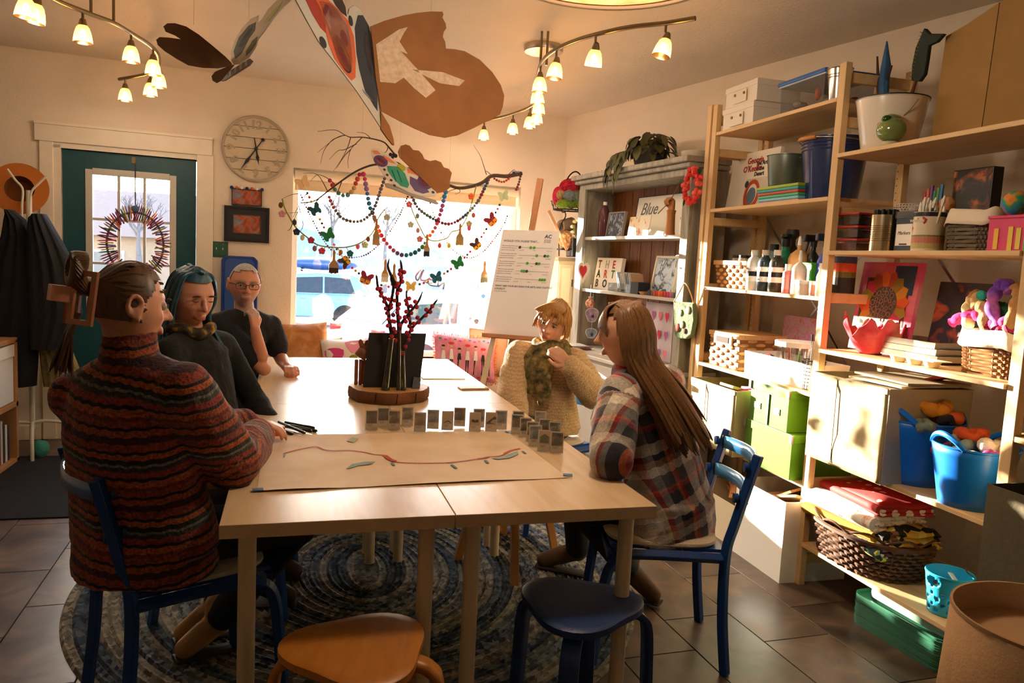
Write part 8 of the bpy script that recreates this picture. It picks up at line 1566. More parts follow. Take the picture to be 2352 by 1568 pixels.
# --- people
def unit_(v): v = AR(v, float); return v/np.linalg.norm(v)
def limb(b, pts, rs, n=12, flat=1., up=None):
 """tapered limb with rounded joints"""
 b.tube(pts, rs, n, flat=flat, up=up)
 if flat == 1.:
  for p, r in zip(pts, rs): b.ball(p, r, n, 8)
def fuse(b, name, m, parent, voxel, smooth=6, attr=None):
 """melt overlapping shapes into one continuous skin"""
 o = b.build('tmp', m, None); md = o.modifiers.new('r', 'REMESH'); md.mode = 'VOXEL'; md.voxel_size = voxel; md.use_smooth_shade = True
 s = o.modifiers.new('s', 'SMOOTH'); s.factor = .5; s.iterations = smooth
 dg = bpy.context.evaluated_depsgraph_get(); me = bpy.data.meshes.new_from_object(o.evaluated_get(dg)); bpy.data.objects.remove(o); me.name = name
 me.polygons.foreach_set('use_smooth', [True]*len(me.polygons))
 q = bpy.data.objects.new(name, me); C.objects.link(q)
 if parent is not None: q.parent = parent
 if attr:
  co = np.empty(len(me.vertices)*3); me.vertices.foreach_get('co', co); co = co.reshape(-1, 3)
  for k, val in attr(co).items():
   if val.ndim == 2: a = me.color_attributes.new(k, 'FLOAT_COLOR', 'POINT'); a.data.foreach_set('color', np.c_[val, np.ones(len(val))].ravel())
   else: a = me.attributes.new(k, 'FLOAT', 'POINT'); a.data.foreach_set('value', val)
 return q
def skin_mat(rough=.5):
 m = bpy.data.materials.new('skin'); m.use_nodes = True; t = m.node_tree; b = t.nodes['Principled BSDF']; b.inputs['Roughness'].default_value = rough; b.inputs['Subsurface Weight'].default_value = .12; b.inputs['Subsurface Radius'].default_value = (.012, .005, .003)
 a = N(t, 'ShaderNodeVertexColor'); a.layer_name = 'tone'; t.links.new(a.outputs[0], b.inputs['Base Color'])
 nb = N(t, 'ShaderNodeTexNoise'); nb.inputs['Scale'].default_value = 220; bn = N(t, 'ShaderNodeBump'); bn.inputs['Strength'].default_value = .12; bn.inputs['Distance'].default_value = .004; t.links.new(nb.outputs[0], bn.inputs['Height']); t.links.new(bn.outputs[0], b.inputs['Normal']); return m
SKIN = skin_mat()
def head_shape(b, T, nk):
 """skull, jaw, nose, lips, ears; T maps head-local (x left, y forward, z up) to the world"""
 n, m = 28, 20; P = []
 for i in range(m+1):
  ph = -pi/2+pi*i/m; row = []
  for j in range(n):
   a = 2*pi*j/n; x, y, z = cos(ph)*cos(a), cos(ph)*sin(a), sin(ph)
   w = .08*(1-.28*max(0, -z)**1.3); d = .095 if y < 0 else .088*(1-.05*max(0, z)); px, py, pz_ = x*w, y*d, z*.115
   if z < -.2 and y < 0: py *= 1-.55*min(1, (-z-.2)/.6)
   if y > 0: py += .012*math.exp(-((z+.92)/.25)**2)*max(0, y)**.2-.006*math.exp(-(((abs(x)-.42)/.2)**2+((z-.1)/.13)**2))*3*y+.004*math.exp(-((z-.3)/.1)**2)+.005*math.exp(-(((abs(x)-.5)/.25)**2+((z+.2)/.2)**2))
   row.append(T((px, py, pz_)))
  P.append(row)
 b.grid(P, closed_u=True)
 limb(b, [T((0, .086, .022)), T((0, .096, 0)), T((0, .108, -.018))], [.007, .0085, .0105], 8)
 for s in (-1, 1):
  b.ball(T((s*.012, .094, -.021)), .0085, 8, 6)
  b.ball(T((s*.081, -.008, -.005)), .012, 8, 6); b.tube([T((s*.085, -.014+.018*cos(a), .006+.028*sin(a))) for a in LSP(0, 2*pi, 13)[:-1]], .006, 6, closed=True); b.ball(T((s*.081, .0, -.028)), .008, 8, 6)
 for z, r in ((-.052, .0058), (-.0625, .0068)): b.tube([T((x, .088-.35*x*x/.03, z+(.002 if abs(x) > .01 else 0))) for x in LSP(-.024, .024, 7)], [r*.3, r*.8, r, r, r, r*.8, r*.3], 8)
 limb(b, [T((0, -.018, -.045)), nk], [.047, .053], 14)
LSP = np.linspace
def hand(b, w, d, n, s, curl, spread=.017, k=1.):
 """palm, four fingers of unequal length and a thumb leaving the side of the palm"""
 d, n = unit_(d), unit_(n); n = unit_(n-d*(n@d)); x = np.cross(d, n)*s; w = AR(w, float); tips = []
 for j, L in enumerate((.072, .08, .074, .058)):
  kn = w+d*(.088-.006*abs(j-1.2))*k+x*(.027-spread*1.05*j)*k; limb(b, [w+d*.012+x*(.012-.009*j)*k, kn], [.0135*k, .0115*k], 8); p, a = kn, curl*.7
  for q, f in enumerate((.46, .31, .23)): e = p+(d*cos(a)+n*sin(a))*L*f*k; limb(b, [p, e], [(.0098-.0009*q)*k, (.0092-.0012*q)*k], 8); p = e; a += curl
  tips.append(p)
 t0 = w+d*.022*k+x*.02*k; t1 = t0+(d*.65+x*.75+n*.15)*.035*k; t2 = t1+(d*.9+x*(.1 if curl > .6 else .4)+n*.5)*.03*k; t3 = t2+(d*.9-x*.2+n*.5)*.024*k; limb(b, [t0, t1, t2, t3], [.016*k, .0125*k, .0105*k, .0085*k], 8); return tips
def eyes(par, T, iris, brow, closed=False, glasses=False):
 for s in (-1, 1):
  if not closed: e = MB(); e.ball(T((s*.031, .0748, .012)), .0108, 12, 8); o = e.build('eye', mat('#c9beb4', .25), par, smooth=True); MB().ball(T((s*.031-.001, .0838, .0115)), .0046, 10, 6).build('iris', mat(iris, .1), o, smooth=True)
  b = MB(); b.tube([T((s*(.031+x), .0868-.35*abs(x)**1.1, .0175-24*x*x*(-.6 if closed else 1)+(0 if not closed else -.008))) for x in LSP(-.013, .014, 7)], [.0008, .0016, .002, .0021, .002, .0016, .0008], 6); b.build('upper_lid', mat('#4a2a1e', .6), par, smooth=True)
  b = MB(); b.tube([T((s*(.032+x), .0895-.5*abs(x)**1.3, .033-7*x*x)) for x in LSP(-.016, .018, 7)], [.0015, .003, .0035, .0035, .003, .0024, .001], 6); b.build('eyebrow', mat(brow, .9), par, smooth=True)
 if glasses:
  for s in (-1, 1):
   g = MB(); g.tube([T((s*.033+.025*math.copysign(abs(cos(a))**.6, cos(a)), .1, .01+.015*math.copysign(abs(sin(a))**.6, sin(a)))) for a in LSP(0, 2*pi, 25)[:-1]], .0016, 6, closed=True); g.tube([T((s*.058, .098, .018)), T((s*.078, .03, .016)), T((s*.082, -.01, .008))], .0018, 6); g.build('spectacle_rim', mat('#1c1a18', .3, metal=.6), par)
  MB().tube([T((-.009, .1, .014)), T((0, .103, .017)), T((.009, .1, .014))], .0016, 6).build('spectacle_bridge', mat('#1c1a18', .3, metal=.6), par)
def headmap(c, f, up):
 f = unit_(f); u = AR(up, float); u = unit_(u-f*(u@f)); x = np.cross(u, f)*-1; c = AR(c, float); return lambda p: c+x*p[0]*-1+f*p[1]+u*p[2]
def scalp(b, T, k=1.06, front=.35, low=-.25, lift=0.):
 """hair cap following the skull, open over the face"""
 n, m = 40, 22; G = {}; fs = []
 for i in range(m+1):
  ph = -pi/2+pi*i/m
  for j in range(n): a = 2*pi*j/n; x, y, z = cos(ph)*cos(a), cos(ph)*sin(a), sin(ph); r = k+.012*sin(11*a+3*z); G[i, j] = (T((x*.08*r, y*(.095 if y < 0 else .088)*r, z*.115*r+lift*max(0, z))), (x, y, z))
 for i in range(m):
  for j in range(n):
   c_ = np.mean([G[i, j][1], G[i+1, j][1], G[i, (j+1) % n][1]], axis=0)
   if c_[2] > low+max(0, c_[1]+.25)*1.0 and not (c_[1] > front and c_[2] < .66): fs.append((i*n+j, i*n+(j+1) % n, (i+1)*n+(j+1) % n, (i+1)*n+j))
 b.add([G[i, j][0] for i in range(m+1) for j in range(n)], fs)
def strand(b, pts, r, n=6): P = catmull(pts, 5); k = len(P); b.tube(P, [r*(.55+.45*sin(pi*min(1, .15+i/(k-1)*.75))) if i < k-1 else r*.25 for i in range(k)], n, flat=.55)
def person(label, J, head, skin, garments, hairc, style, iris, brow, lips='#a8564a', hands=(), glasses=False, closed=False, arms_bare=0., stub=None):
 """J: joints; one continuous body mesh, clothes and hair as its children"""
 T = headmap(*head); tf = unit_(J['face']); b = MB(); head_shape(b, T, AR(J['neck'], float))
 pel, ch, nk = map(lambda k: AR(J[k], float), ('pelvis', 'chest', 'neck')); wst = pel*.55+ch*.45; sl, sr = AR(J['sl'], float), AR(J['sr'], float); tw = np.linalg.norm(sl-sr)
 def torso(q, e=0., wk=1.): q.tube([pel-AR([0, 0, .06]), pel, wst, ch, ch*.45+(sl+sr)/2*.55+AR([0, 0, .02]), nk], [.1+e, (.165+e)*wk, (.14+e)*wk, tw*.42+e, tw*.38+e, .055+e*.5], 22, flat=.68, up=tf); [(limb(q, [s*.8+ch*.2, s], [.055+e*.7, .048+e*.6]), limb(q, [nk-AR([0, 0, .035]), s*.5+nk*.5-AR([0, 0, .022]), s], [.05+e*.4, .05+e*.6, .048+e*.6])) for s in (sl, sr)]
 torso(b)
 for s, e, w in ((sl, J['el'], J['wl']), (sr, J['er'], J['wr'])): limb(b, [s, (s+AR(e))/2, e, AR(e)*.65+AR(w)*.35, w], [.05, .045, .038, .038, .027])
 for h in hands: hand(b, *h)
 for h in ('l', 'r'):
  limb(b, [pel+(.07 if h == 'l' else -.07)*np.cross((0, 0, 1), tf), J['k'+h], J['a'+h]], [.082, .058, .04]); limb(b, [J['a'+h], J['t'+h]], [.036, .026])
 hc = AR(head[0])
 def tone(co):
  base = AR(lin(skin)); out = np.tile(base, (len(co), 1)); lc_ = AR([((co-hc)@(T((1, 0, 0))-hc)), ((co-hc)@(T((0, 1, 0))-hc)), ((co-hc)@(T((0, 0, 1))-hc))]).T
  def mixin(wt, c): nonlocal out; wt = np.clip(wt, 0, 1)[:, None]; out = out*(1-wt)+AR(lin(c))*wt
  ch_ = np.exp(-(((np.abs(lc_[:, 0])-.042)/.02)**2+((lc_[:, 2]+.022)/.022)**2))*(lc_[:, 1] > .03); mixin(ch_*.35, '#b5503f'); mixin(np.exp(-((lc_[:, 0]/.016)**2+((lc_[:, 2]+.016)/.012)**2))*(lc_[:, 1] > .085)*.3, '#b5503f')
  mixin(np.exp(-((lc_[:, 0]/.021)**4+((lc_[:, 2]+.0572)/.0095)**4))*(lc_[:, 1] > .06), lips)
  if stub: mixin(((lc_[:, 2] < -.038) & (lc_[:, 2] > -.14) & (lc_[:, 1] > -.02)).astype(float)*.55*(1-np.exp(-((lc_[:, 0]/.02)**4+((lc_[:, 2]+.057)/.008)**4))), stub)
  return {'tone': out}
 p = fuse(b, 'person', SKIN, None, .0056, 4, tone); tag(p, label, 'person'); eyes(p, T, iris, brow, closed, glasses)
 for g in garments: g(p, torso, J, T, pel, ch, nk, sl, sr, tf)
 style(p, T, hairc); return p
def arm_u(co, pts):
 """distance along and across the nearest bone of a chain"""
 best = np.full(len(co), 9.); u = np.zeros(len(co)); acc = 0.
 for a, c_ in zip(pts[:-1], pts[1:]):
  a, c_ = AR(a, float), AR(c_, float); L = np.linalg.norm(c_-a); d = (c_-a)/L; t = np.clip((co-a)@d, 0, L); r = np.linalg.norm(co-a-t[:, None]*d, axis=1); k = r < best; best[k] = r[k]; u[k] = acc+t[k]; acc += L
 return best, u
def top(name, m, e=.014, sleeve=1., hem=None, collar=None, wk=1., cuff=None, voxel=.008, slack=0., plaid=False, loose=0.):
 def make(p, torso, J, T, pel, ch, nk, sl, sr, tf):
  b = MB(); torso(b, e, wk)
  if hem: lim = [pel-AR([0, 0, hem[1]]), pel+AR([0, 0, .02])]; b.tube(lim, [hem[0], hem[0]*.98], 22, flat=hem[2] if len(hem) > 2 else .75, up=tf)
  for s, el, w in ((sl, J['el'], J['wl']), (sr, J['er'], J['wr'])):
   el, w = AR(el, float), AR(w, float)
   if sleeve >= 1: mid = el*.5+w*.5; limb(b, [s, (s+el)/2, el, mid, el*(1-.95)+w*.95], [.048+e*.7+loose*.5, .046+e*.8+loose*.8, .042+e*.8+loose, .039+e*.8+loose*.7, .031+e*.8])
   else: limb(b, [s, s*(1-sleeve)+el*sleeve], [.05+e*.6, .05+e*.8])
  if collar: limb(b, [nk-AR([0, 0, .02]), nk+AR([0, 0, collar])], [.08, .066], 16)
  def at(co):
   ax = unit_(nk-pel); u = (co-pel)@ax; v = (co-pel)@np.cross(ax, tf); bd, bu = np.full(len(co), 9.), np.zeros(len(co))
   for s, el, w in ((sl, J['el'], J['wl']), (sr, J['er'], J['wr'])): d_, q = arm_u(co, [s, el, w]); k = d_ < bd; bd[k] = d_[k]; bu[k] = q[k]
   arm = (bd < .075) & (bu > .045); ang = np.where(arm, (co@tf)*1.1, v); return {'pu': np.where(arm, .47-bu, u), 'pv': ang}
  o = fuse(b, name, m, p, voxel, 5, at)
  tx = o.modifiers.new('folds', 'DISPLACE'); tex = bpy.data.textures.get('cloth_folds') or bpy.data.textures.new('cloth_folds', 'CLOUDS'); tex.noise_scale = .09; tx.texture = tex; tx.strength = .016+slack; tx.mid_level = .45; tx.texture_coords = 'GLOBAL'
  return o
 return make
def trousers(m, shoe, sh=.036):
 def make(p, torso, J, T, pel, ch, nk, sl, sr, tf):
  b = MB(); lat = np.cross((0, 0, 1), tf); b.tube([pel-AR([0, 0, .07]), pel, pel+AR([0, 0, .05])], [.13, .178, .165], 20, flat=.75, up=tf)
  for h, s in (('l', .07), ('r', -.07)): a, k = AR(J['a'+h], float), AR(J['k'+h], float); limb(b, [pel+s*lat, k, k*.08+a*.92], [.096, .074, .056])
  fuse(b, 'trousers', m, p, .009, 4)
  for h in ('l', 'r'):
   a, t_ = AR(J['a'+h], float), AR(J['t'+h], float); d = t_-a; d[2] = 0; d = unit_(d); b = MB(); limb(b, [a+AR([0, 0, .06]), a, a*.5+t_*.5, t_], [.046, .047, .042, sh]); q = fuse(b, 'boot', shoe, p, .007, 4); q.name = 'boot'
   MB().tube([(a[0]-d[0]*.045, a[1]-d[1]*.045, min(a[2], t_[2])-.036), (t_[0]+d[0]*.035, t_[1]+d[1]*.035, t_[2]-.03)], .036, 10, flat=.25, up=(0, 0, 1)).build('sole', mat('#2b2019', .7), q)
 return make
def scarf(m, loops=3, drape=True):
 def make(p, torso, J, T, pel, ch, nk, sl, sr, tf):
  b = MB(); lat = np.cross((0, 0, 1), tf)
  for k in range(loops): b.tube([nk+AR([0, 0, .004-.03*k+.01*sin(3*a+k)])+(tf*cos(a)*(.078+.016*k)+lat*sin(a)*(.082+.018*k)) for a in LSP(0, 2*pi, 25)[:-1]], .024+.003*k, 8, closed=True)
  if drape:
   for k in range(7): s = -.07+.023*k; b.tube(catmull([nk+tf*.09+lat*s*.8, ch+tf*.155+lat*s*1.3+AR([0, 0, .0]), ch+tf*.165+lat*(s*1.5+.02*sin(k*2))-AR([0, 0, .13+.03*sin(k*1.7)])], 5), .017, 7)
  fuse(b, 'scarf', m, p, .006, 2)
 return make
def pattern(name, stops, freq, fleck, rough=.9, bump=.6):
 m = bpy.data.materials.new(name); m.use_nodes = True; t = m.node_tree; b = t.nodes['Principled BSDF']; b.inputs['Roughness'].default_value = rough; b.inputs['Sheen Weight'].default_value = .15
 a = N(t, 'ShaderNodeAttribute'); a.attribute_name = 'pu'; av = N(t, 'ShaderNodeAttribute'); av.attribute_name = 'pv'; wv = N(t, 'ShaderNodeMath', operation='MULTIPLY'); wv.inputs[1].default_value = 190; t.links.new(av.outputs['Fac'], wv.inputs[0]); sn = N(t, 'ShaderNodeMath', operation='SINE'); t.links.new(wv.outputs[0], sn.inputs[0]); ml = N(t, 'ShaderNodeMath', operation='MULTIPLY_ADD'); ml.inputs[1].default_value = .0018; t.links.new(sn.outputs[0], ml.inputs[0]); t.links.new(a.outputs['Fac'], ml.inputs[2])
 mu = N(t, 'ShaderNodeMath', operation='MULTIPLY'); mu.inputs[1].default_value = freq; t.links.new(ml.outputs[0], mu.inputs[0]); fr_ = N(t, 'ShaderNodeMath', operation='FRACT'); t.links.new(mu.outputs[0], fr_.inputs[0])
 cr = N(t, 'ShaderNodeValToRGB'); cr.color_ramp.interpolation = 'CONSTANT'; e = cr.color_ramp.elements
 while len(e) < len(stops): e.new(.5)
 for i, (q, c_) in enumerate(stops): e[i].position = q; e[i].color = (*lin(c_), 1)
 t.links.new(fr_.outputs[0], cr.inputs[0]); nz = N(t, 'ShaderNodeTexNoise'); nz.inputs['Scale'].default_value = 130; g = N(t, 'ShaderNodeNewGeometry'); t.links.new(g.outputs['Position'], nz.inputs['Vector']); mr = N(t, 'ShaderNodeMapRange'); mr.inputs[1].default_value = .35; mr.inputs[2].default_value = .7; mr.inputs[3].default_value = 1-fleck; mr.inputs[4].default_value = 1+fleck; t.links.new(nz.outputs[0], mr.inputs[0]); sc_ = N(t, 'ShaderNodeVectorMath', operation='SCALE'); t.links.new(cr.outputs[0], sc_.inputs[0]); t.links.new(mr.outputs[0], sc_.inputs['Scale']); t.links.new(sc_.outputs[0], b.inputs['Base Color'])
 bn = N(t, 'ShaderNodeBump'); bn.inputs['Strength'].default_value = bump; bn.inputs['Distance'].default_value = .006; t.links.new(nz.outputs[0], bn.inputs['Height']); t.links.new(bn.outputs[0], b.inputs['Normal'])
 return m, t, cr, sc_
STRIPE = pattern('fair_isle_knit', [(0, '#8f421c'), (.09, '#17110f'), (.13, '#7f361e'), (.22, '#6a2024'), (.27, '#9a4a1e'), (.36, '#14110f'), (.41, '#86302a'), (.5, '#33312e'), (.56, '#6a675e'), (.6, '#1c1a19'), (.67, '#a04c1f'), (.75, '#14100e'), (.79, '#823422'), (.9, '#3a1620')], 5.2, .5)[0]
def plaid_mat():
 m, t, cr, sc_ = pattern('plaid_flannel', [(0, '#cbbfae'), (.18, '#1b1c26'), (.36, '#a3241f'), (.42, '#c2572a'), (.46, '#57555a'), (.66, '#ddd0bd'), (.8, '#a3705a'), (.9, '#191b28')], 4.4, .18, .9, .25)
 a = N(t, 'ShaderNodeAttribute'); a.attribute_name = 'pv'; mu = N(t, 'ShaderNodeMath', operation='MULTIPLY_ADD'); mu.inputs[1].default_value = 5.2; mu.inputs[2].default_value = 10.1; t.links.new(a.outputs['Fac'], mu.inputs[0]); f = N(t, 'ShaderNodeMath', operation='FRACT'); t.links.new(mu.outputs[0], f.inputs[0]); c2 = N(t, 'ShaderNodeValToRGB'); c2.color_ramp.interpolation = 'CONSTANT'; e = c2.color_ramp.elements; st = [(0, '#dccfbe'), (.2, '#3a383f'), (.38, '#a8201c'), (.46, '#c9602a'), (.52, '#1f2130'), (.72, '#7f7a7a'), (.84, '#93201d'), (.92, '#c4b4a2')]
 while len(e) < len(st): e.new(.5)
 for i, (q, c_) in enumerate(st): e[i].position = q; e[i].color = (*lin(c_), 1)
 t.links.new(f.outputs[0], c2.inputs[0]); mx = N(t, 'ShaderNodeMix'); mx.data_type = 'RGBA'; mx.inputs[0].default_value = .55; t.links.new(cr.outputs[0], mx.inputs[6]); t.links.new(c2.outputs[0], mx.inputs[7]); t.links.new(mx.outputs[2], sc_.inputs[0]); return m
def hairmat(c): return mat(c, .45, noise=.35, nscale=60, spec=.6, stretch=(3, 3, .4))
R9 = random.Random(99)
def long_hair(fall, L, part=0., bangs=True, cover=(.15, 1.95), seed=1, n=84, r=.011, out=.05):
 """straight hair combed from a parting, falling along the vector 'fall'"""
 def st(p, T, c):
  rn = random.Random(seed); b = MB(); scalp(b, T, 1.07, .3, -.35); hc = T((0, 0, 0)); f = unit_(fall)
  for k in range(n):
   s = 1 if k % 2 else -1; a = cover[0]+(cover[1]-cover[0])*rn.random(); a = pi/2+s*(a+.55); cs, sn_ = cos(a), sin(a)
   p0 = T((part+.008*s, .05-.11*rn.random(), .113)); p1 = T((cs*.062, sn_*.072, .09)); p2 = T((cs*.088, sn_*.101-.004, .0)); p3 = T((cs*.085, sn_*.094-.012, -.09)); l = L*(.8+.25*rn.random()); j = AR([rn.uniform(-.02, .02) for _ in range(3)]); o_ = (p3-hc)*AR([1, 1, 0])/.09*out; strand(b, [p0, p1, p2, p3, p3+f*l*.5+j*.5+o_, p3+f*l+j+o_], r*rn.uniform(.75, 1.2))
  if bangs:
   for k in range(26): x = -.06+.12*k/25; strand(b, [T((x*.35, .02, .115)), T((x*.8, .055, .101)), T((x*1.02, .086-abs(x)*.35, .062)), T((x*1.1, .096-abs(x)*.55, .03-.03*abs(x)/.06))], .008)
  b.build('hair', hairmat(c), p, smooth=True)
 return st
def short_hair(p, T, c):
 rn = random.Random(5); b = MB(); scalp(b, T, 1.1, .3, -.3, .012)
 for k in range(150):
  a = rn.uniform(0, 2*pi); cs, sn_ = cos(a), sin(a); z0 = rn.uniform(.2, 1); h = sqrt(1-z0*z0*.9); q0 = T((.01+cs*.03, -.01+sn_*.03, .13)); q1 = T((cs*.085*h, sn_*.1*h, .125*z0)); dz = -.05-.03*rn.random() if sn_ < .35 else -.02
  if sn_ > .5 and z0 < .55: continue
  strand(b, [q0*.4+q1*.6, q1, T((cs*.095*min(1, h+.25), sn_*.112*min(1, h+.2)+.004, .125*z0+dz)), T((cs*.088*min(1, h+.3)+.014*rn.uniform(-1, 1), sn_*.108*min(1, h+.2)+.01, .125*z0+dz-.03))], .0085)
 for k in range(22): x = -.055+.11*k/21; strand(b, [T((.02, .0, .135)), T((x*.8+.01, .055, .118)), T((x*1.05-.02, .09-abs(x)*.3, .085)), T((x*1.1-.04, .092-abs(x)*.5, .058))], .0075)
 b.build('hair', hairmat(c), p, smooth=True)
def balding(p, T, c): b = MB(); scalp(b, T, 1.035, .1, -.15); b.build('hair', mat(c, .7, noise=.3, nscale=120, bump=.6, bscale=160), p, smooth=True)
def clip_hair(p, T, c):
 rn = random.Random(3); b = MB(); scalp(b, T, 1.065, .42, -.3); kn = (0, -.118, .045)
 for k in range(110):
  a = rn.uniform(-.25*pi, 1.25*pi); cs, sn_ = cos(a), sin(a); z = rn.uniform(-.35, .95); h = sqrt(max(.05, 1-z*z))
  if sn_ > .2 and z < .35: continue
  strand(b, [T((cs*.079*h, sn_*.094*h, .12*z)), T((cs*.085*max(h, .5)*.9, -.03+sn_*.03, .118*max(z, .1))), T((kn[0]+cs*.03, kn[1]+.03, kn[2]+.02*z)), T(kn)], .008)
 for k in range(26): a = 2*pi*k/26; strand(b, [T((0, -.1, .02)), T((.03*cos(a), -.135, .06+.035*sin(a))), T((.026*cos(a), -.15, .085+.03*sin(a))), T((.02*cos(a), -.115, .1+.02*sin(a)))], .012)
 for k in range(24): x = rn.uniform(-.02, .02); strand(b, [T((x, -.12, -.03)), T((x*1.2, -.135, -.08)), T((x*1.8+.01, -.14+rn.uniform(-.02, .02), -.17-.03*rn.random()))], .009)
 o = b.build('hair', hairmat(c), p, smooth=True); CL = mat('#c4825c', .4)
 for s in (-1, 1):
  g = MB(); W, y = .034, lambda z: -.128-.02*cos(z*18)*0
  for x0, x1, z0, z1 in ((.012, .062, .066, .08), (.012, .062, -.058, -.044), (.012, .022, -.044, .066), (.052, .062, -.044, .066)):
   g.add([T((s*x, -.15+.9*(x-.012)+d, z)) for d in (0, .006) for x, z in ((x0, z0), (x1, z0), (x1, z1), (x0, z1))], [(0, 1, 2, 3), (7, 6, 5, 4), (0, 4, 5, 1), (1, 5, 6, 2), (2, 6, 7, 3), (3, 7, 4, 0)])
  g.build('hair_claw', CL, p)
 g = MB(); [g.add([T((x, y_, z)) for y_ in (-.19, -.145) for x, z in ((-.018, -.005), (.018, -.005), (.018, .035), (-.018, .035))], [(0, 1, 2, 3), (7, 6, 5, 4), (0, 4, 5, 1), (1, 5, 6, 2), (2, 6, 7, 3), (3, 7, 4, 0)])]; g.build('hair_claw_grip', CL, p)
JEAN = mat('#14171f', .9, noise=.2, nscale=40); BLKT = mat('#101113', .92, noise=.2, nscale=30, bump=.3, bscale=90); TANB = mat('#5c4226', .75, noise=.25, nscale=18)
person('person in a striped rust and black jumper with hair held up in a claw clip', dict(pelvis=(-.44, 2.36, .575), chest=(-.48, 2.27, .92), neck=(-.46, 2.235, 1.12), face=(.57, .82, 0), sr=(-.315, 2.145, 1.04), sl=(-.61, 2.34, .985), er=(-.2, 2.3, .80), wr=(-.15, 2.62, .805), el=(-.44, 2.62, .80), wl=(-.2, 2.82, .80), kl=(-.12, 2.75, .54), kr=(-.02, 2.5, .54), al=(-.3, 2.84, .12), ar=(-.28, 2.72, .12), tl=(-.40, 2.80, .05), tr=(-.38, 2.68, .05)),
       ((-.458, 2.225, 1.25), (.86, .48, -.12), (0, 0, 1)), '#d69c7c', [trousers(JEAN, mat('#a8804f', .8, noise=.2)), top('striped_jumper', STRIPE, .034, 1., (.215, .1, .85), .065, 1.2, loose=.012)], '#5c3d22', clip_hair, '#5a4030', '#5a3d22', hands=[((-.15, 2.62, .805), (.15, 1, -.05), (.1, 0, -1), 1, .45), ((-.2, 2.82, .80), (1, -.2, 0), (0, 0, -1), -1, .5)])
person('person with long blue hair in a black top and yellow scarf', dict(pelvis=(-.33, 3.19, .56), chest=(-.42, 3.2, .92), neck=(-.445, 3.2, 1.09), face=(.9, -.42, 0), sr=(-.50, 3.03, 1.02), sl=(-.34, 3.36, 1.02), er=(-.42, 2.98, .76), wr=(-.2, 3.05, .66), el=(-.22, 3.42, .78), wl=(-.1, 3.2, .66), kl=(.06, 3.28, .52), kr=(.05, 3.06, .52), al=(-.14, 3.32, .1), ar=(-.16, 3.07, .1), tl=(-.03, 3.3, .05), tr=(-.05, 3.05, .05)),
       ((-.437, 3.19, 1.222), (.62, -.78, -.28), (0, 0, 1)), '#cf957a', [trousers(mat('#b5862c', .9), mat('#3a2a1c', .7)), top('black_top', BLKT, .014), scarf(ramp_mat('yellow_print', 'Object', [(.35, '#1c1712'), (.52, '#4a3a20'), (.62, '#a3802c')], kind='noise', scale=30, rough=.9), 1, False)], '#175066', long_hair((.13, -.1, -1), .34, 0, False, (.6, 1.95), 2, out=.06), '#3a2f28', '#3a2a22', hands=[((-.2, 3.05, .66), (1, .4, -.1), (0, 0, -1), 1, .4), ((-.1, 3.2, .66), (.5, -1, -.1), (0, 0, -1), -1, .4)], closed=True)
person('person with grey beard and glasses in a black T-shirt resting chin on fist', dict(pelvis=(-.43, 4.43, .56), chest=(-.36, 4.38, .92), neck=(-.33, 4.35, 1.09), face=(.62, -.78, 0), sr=(-.455, 4.26, 1.02), sl=(-.2, 4.47, 1.0), er=(-.218, 4.25, .785), wr=(-.263, 4.205, 1.0), el=(-.15, 4.54, .82), wl=(-.105, 4.345, .782), kl=(-.05, 4.4, .53), kr=(-.12, 4.15, .53), al=(-.05, 4.4, .1), ar=(-.1, 4.15, .1), tl=(.06, 4.33, .05), tr=(0, 4.08, .05)),
       ((-.327, 4.32, 1.222), (.22, -.97, -.1), (.03, 0, 1)), '#cf8f70', [trousers(JEAN, BLKT), top('black_t_shirt', mat('#15161a', .9, noise=.15, nscale=30, bump=.3, bscale=60), .018, .72, (.18, .05))], '#b9b2a8', balding, '#3f4a52', '#8a8078', glasses=True, stub='#a39a92', hands=[((-.263, 4.205, 1.0), (-.1, -.05, 1), (-.75, .6, .1), -1, 1.15), ((-.105, 4.345, .785), (.25, -1, .0), (0, 0, -1), 1, 1.1)])
CREAM = pattern('cream_rib_knit', [(0, '#c9a97f'), (.5, '#bd9c72')], 60, .16, .95, .9)[0]
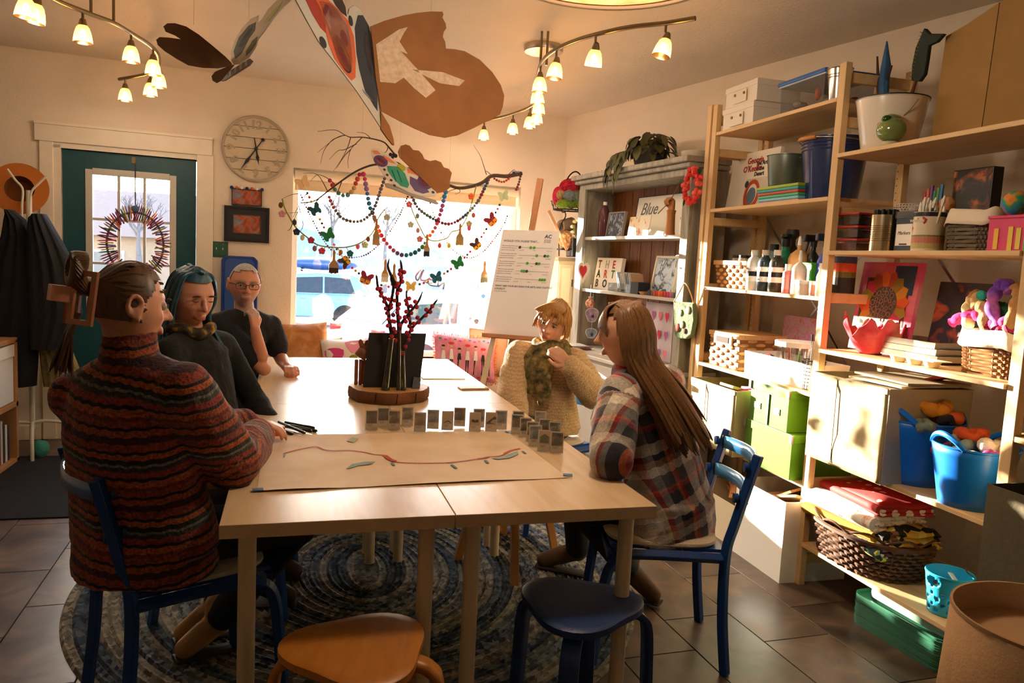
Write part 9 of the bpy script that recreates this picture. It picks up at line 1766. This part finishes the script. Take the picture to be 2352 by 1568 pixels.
person('person with short blonde hair in a cream jumper and green scarf, hand at chin', dict(pelvis=(1.27, 3.95, .55), chest=(1.25, 3.90, .84), neck=(1.265, 3.89, .985), face=(-.66, -.75, 0), sr=(1.11, 3.95, .925), sl=(1.39, 3.84, .905), er=(1.04, 3.80, .735), wr=(1.03, 3.62, .60), el=(1.45, 3.70, .76), wl=(1.285, 3.62, .915), kl=(1.0, 3.80, .52), kr=(.95, 4.02, .52), al=(1.04, 3.76, .1), ar=(.98, 4.0, .1), tl=(.95, 3.70, .05), tr=(.88, 3.95, .05)),
       ((1.262, 3.855, 1.108), (-.6, -.79, -.22), (.34, -.05, 1)), '#dba585', [trousers(mat('#3a4a44', .9), mat('#a8602c', .6)), top('cream_jumper', CREAM, .03, 1., (.2, .04), None, 1.08, loose=.016, slack=.006), scarf(ramp_mat('olive_print', 'Object', [(.35, '#2f2c1c'), (.5, '#6f6238'), (.62, '#94804c')], kind='noise', scale=24, rough=.95, bump=.5), 3, True)], '#b5813c', short_hair, '#33281f', '#7a5a34', hands=[((1.285, 3.62, .915), (-.75, .1, .65), (.1, .9, -.2), 1, .75), ((1.03, 3.62, .60), (-.5, -.9, 0), (0, 0, -1), -1, .4)])
person('person with long brown hair in a plaid flannel shirt seen from behind', dict(pelvis=(1.315, 2.52, .57), chest=(1.24, 2.56, .88), neck=(1.15, 2.55, 1.05), face=(-.55, .83, 0), sr=(1.345, 2.665, .985), sl=(1.05, 2.43, .985), er=(1.2, 2.87, .80), wr=(1.15, 2.76, .785), el=(.965, 2.265, .80), wl=(1.045, 2.48, .785), kl=(1.04, 2.66, .50), kr=(1.1, 2.93, .48), al=(1.36, 2.92, .13), ar=(1.22, 3.18, .12), tl=(1.44, 2.84, .05), tr=(1.09, 3.27, .05)),
       ((1.095, 2.51, 1.185), (-.9, .42, -.16), (0, 0, 1)), '#d6a284', [trousers(JEAN, TANB), top('plaid_shirt', plaid_mat(), .026, 1., (.205, .13, .8), .02, 1.1, loose=.012, slack=.004)], '#7a5430', long_hair((.52, -.12, -.84), .36, 0, True, (.85, 2.3), 4, 120, .012, .015), '#3a2a20', '#5a3f28', hands=[((1.15, 2.76, .785), (-.3, -1, 0), (0, 0, -1), 1, .4), ((1.045, 2.48, .785), (.2, .9, 0), (0, 0, -1), -1, .4)], closed=True)
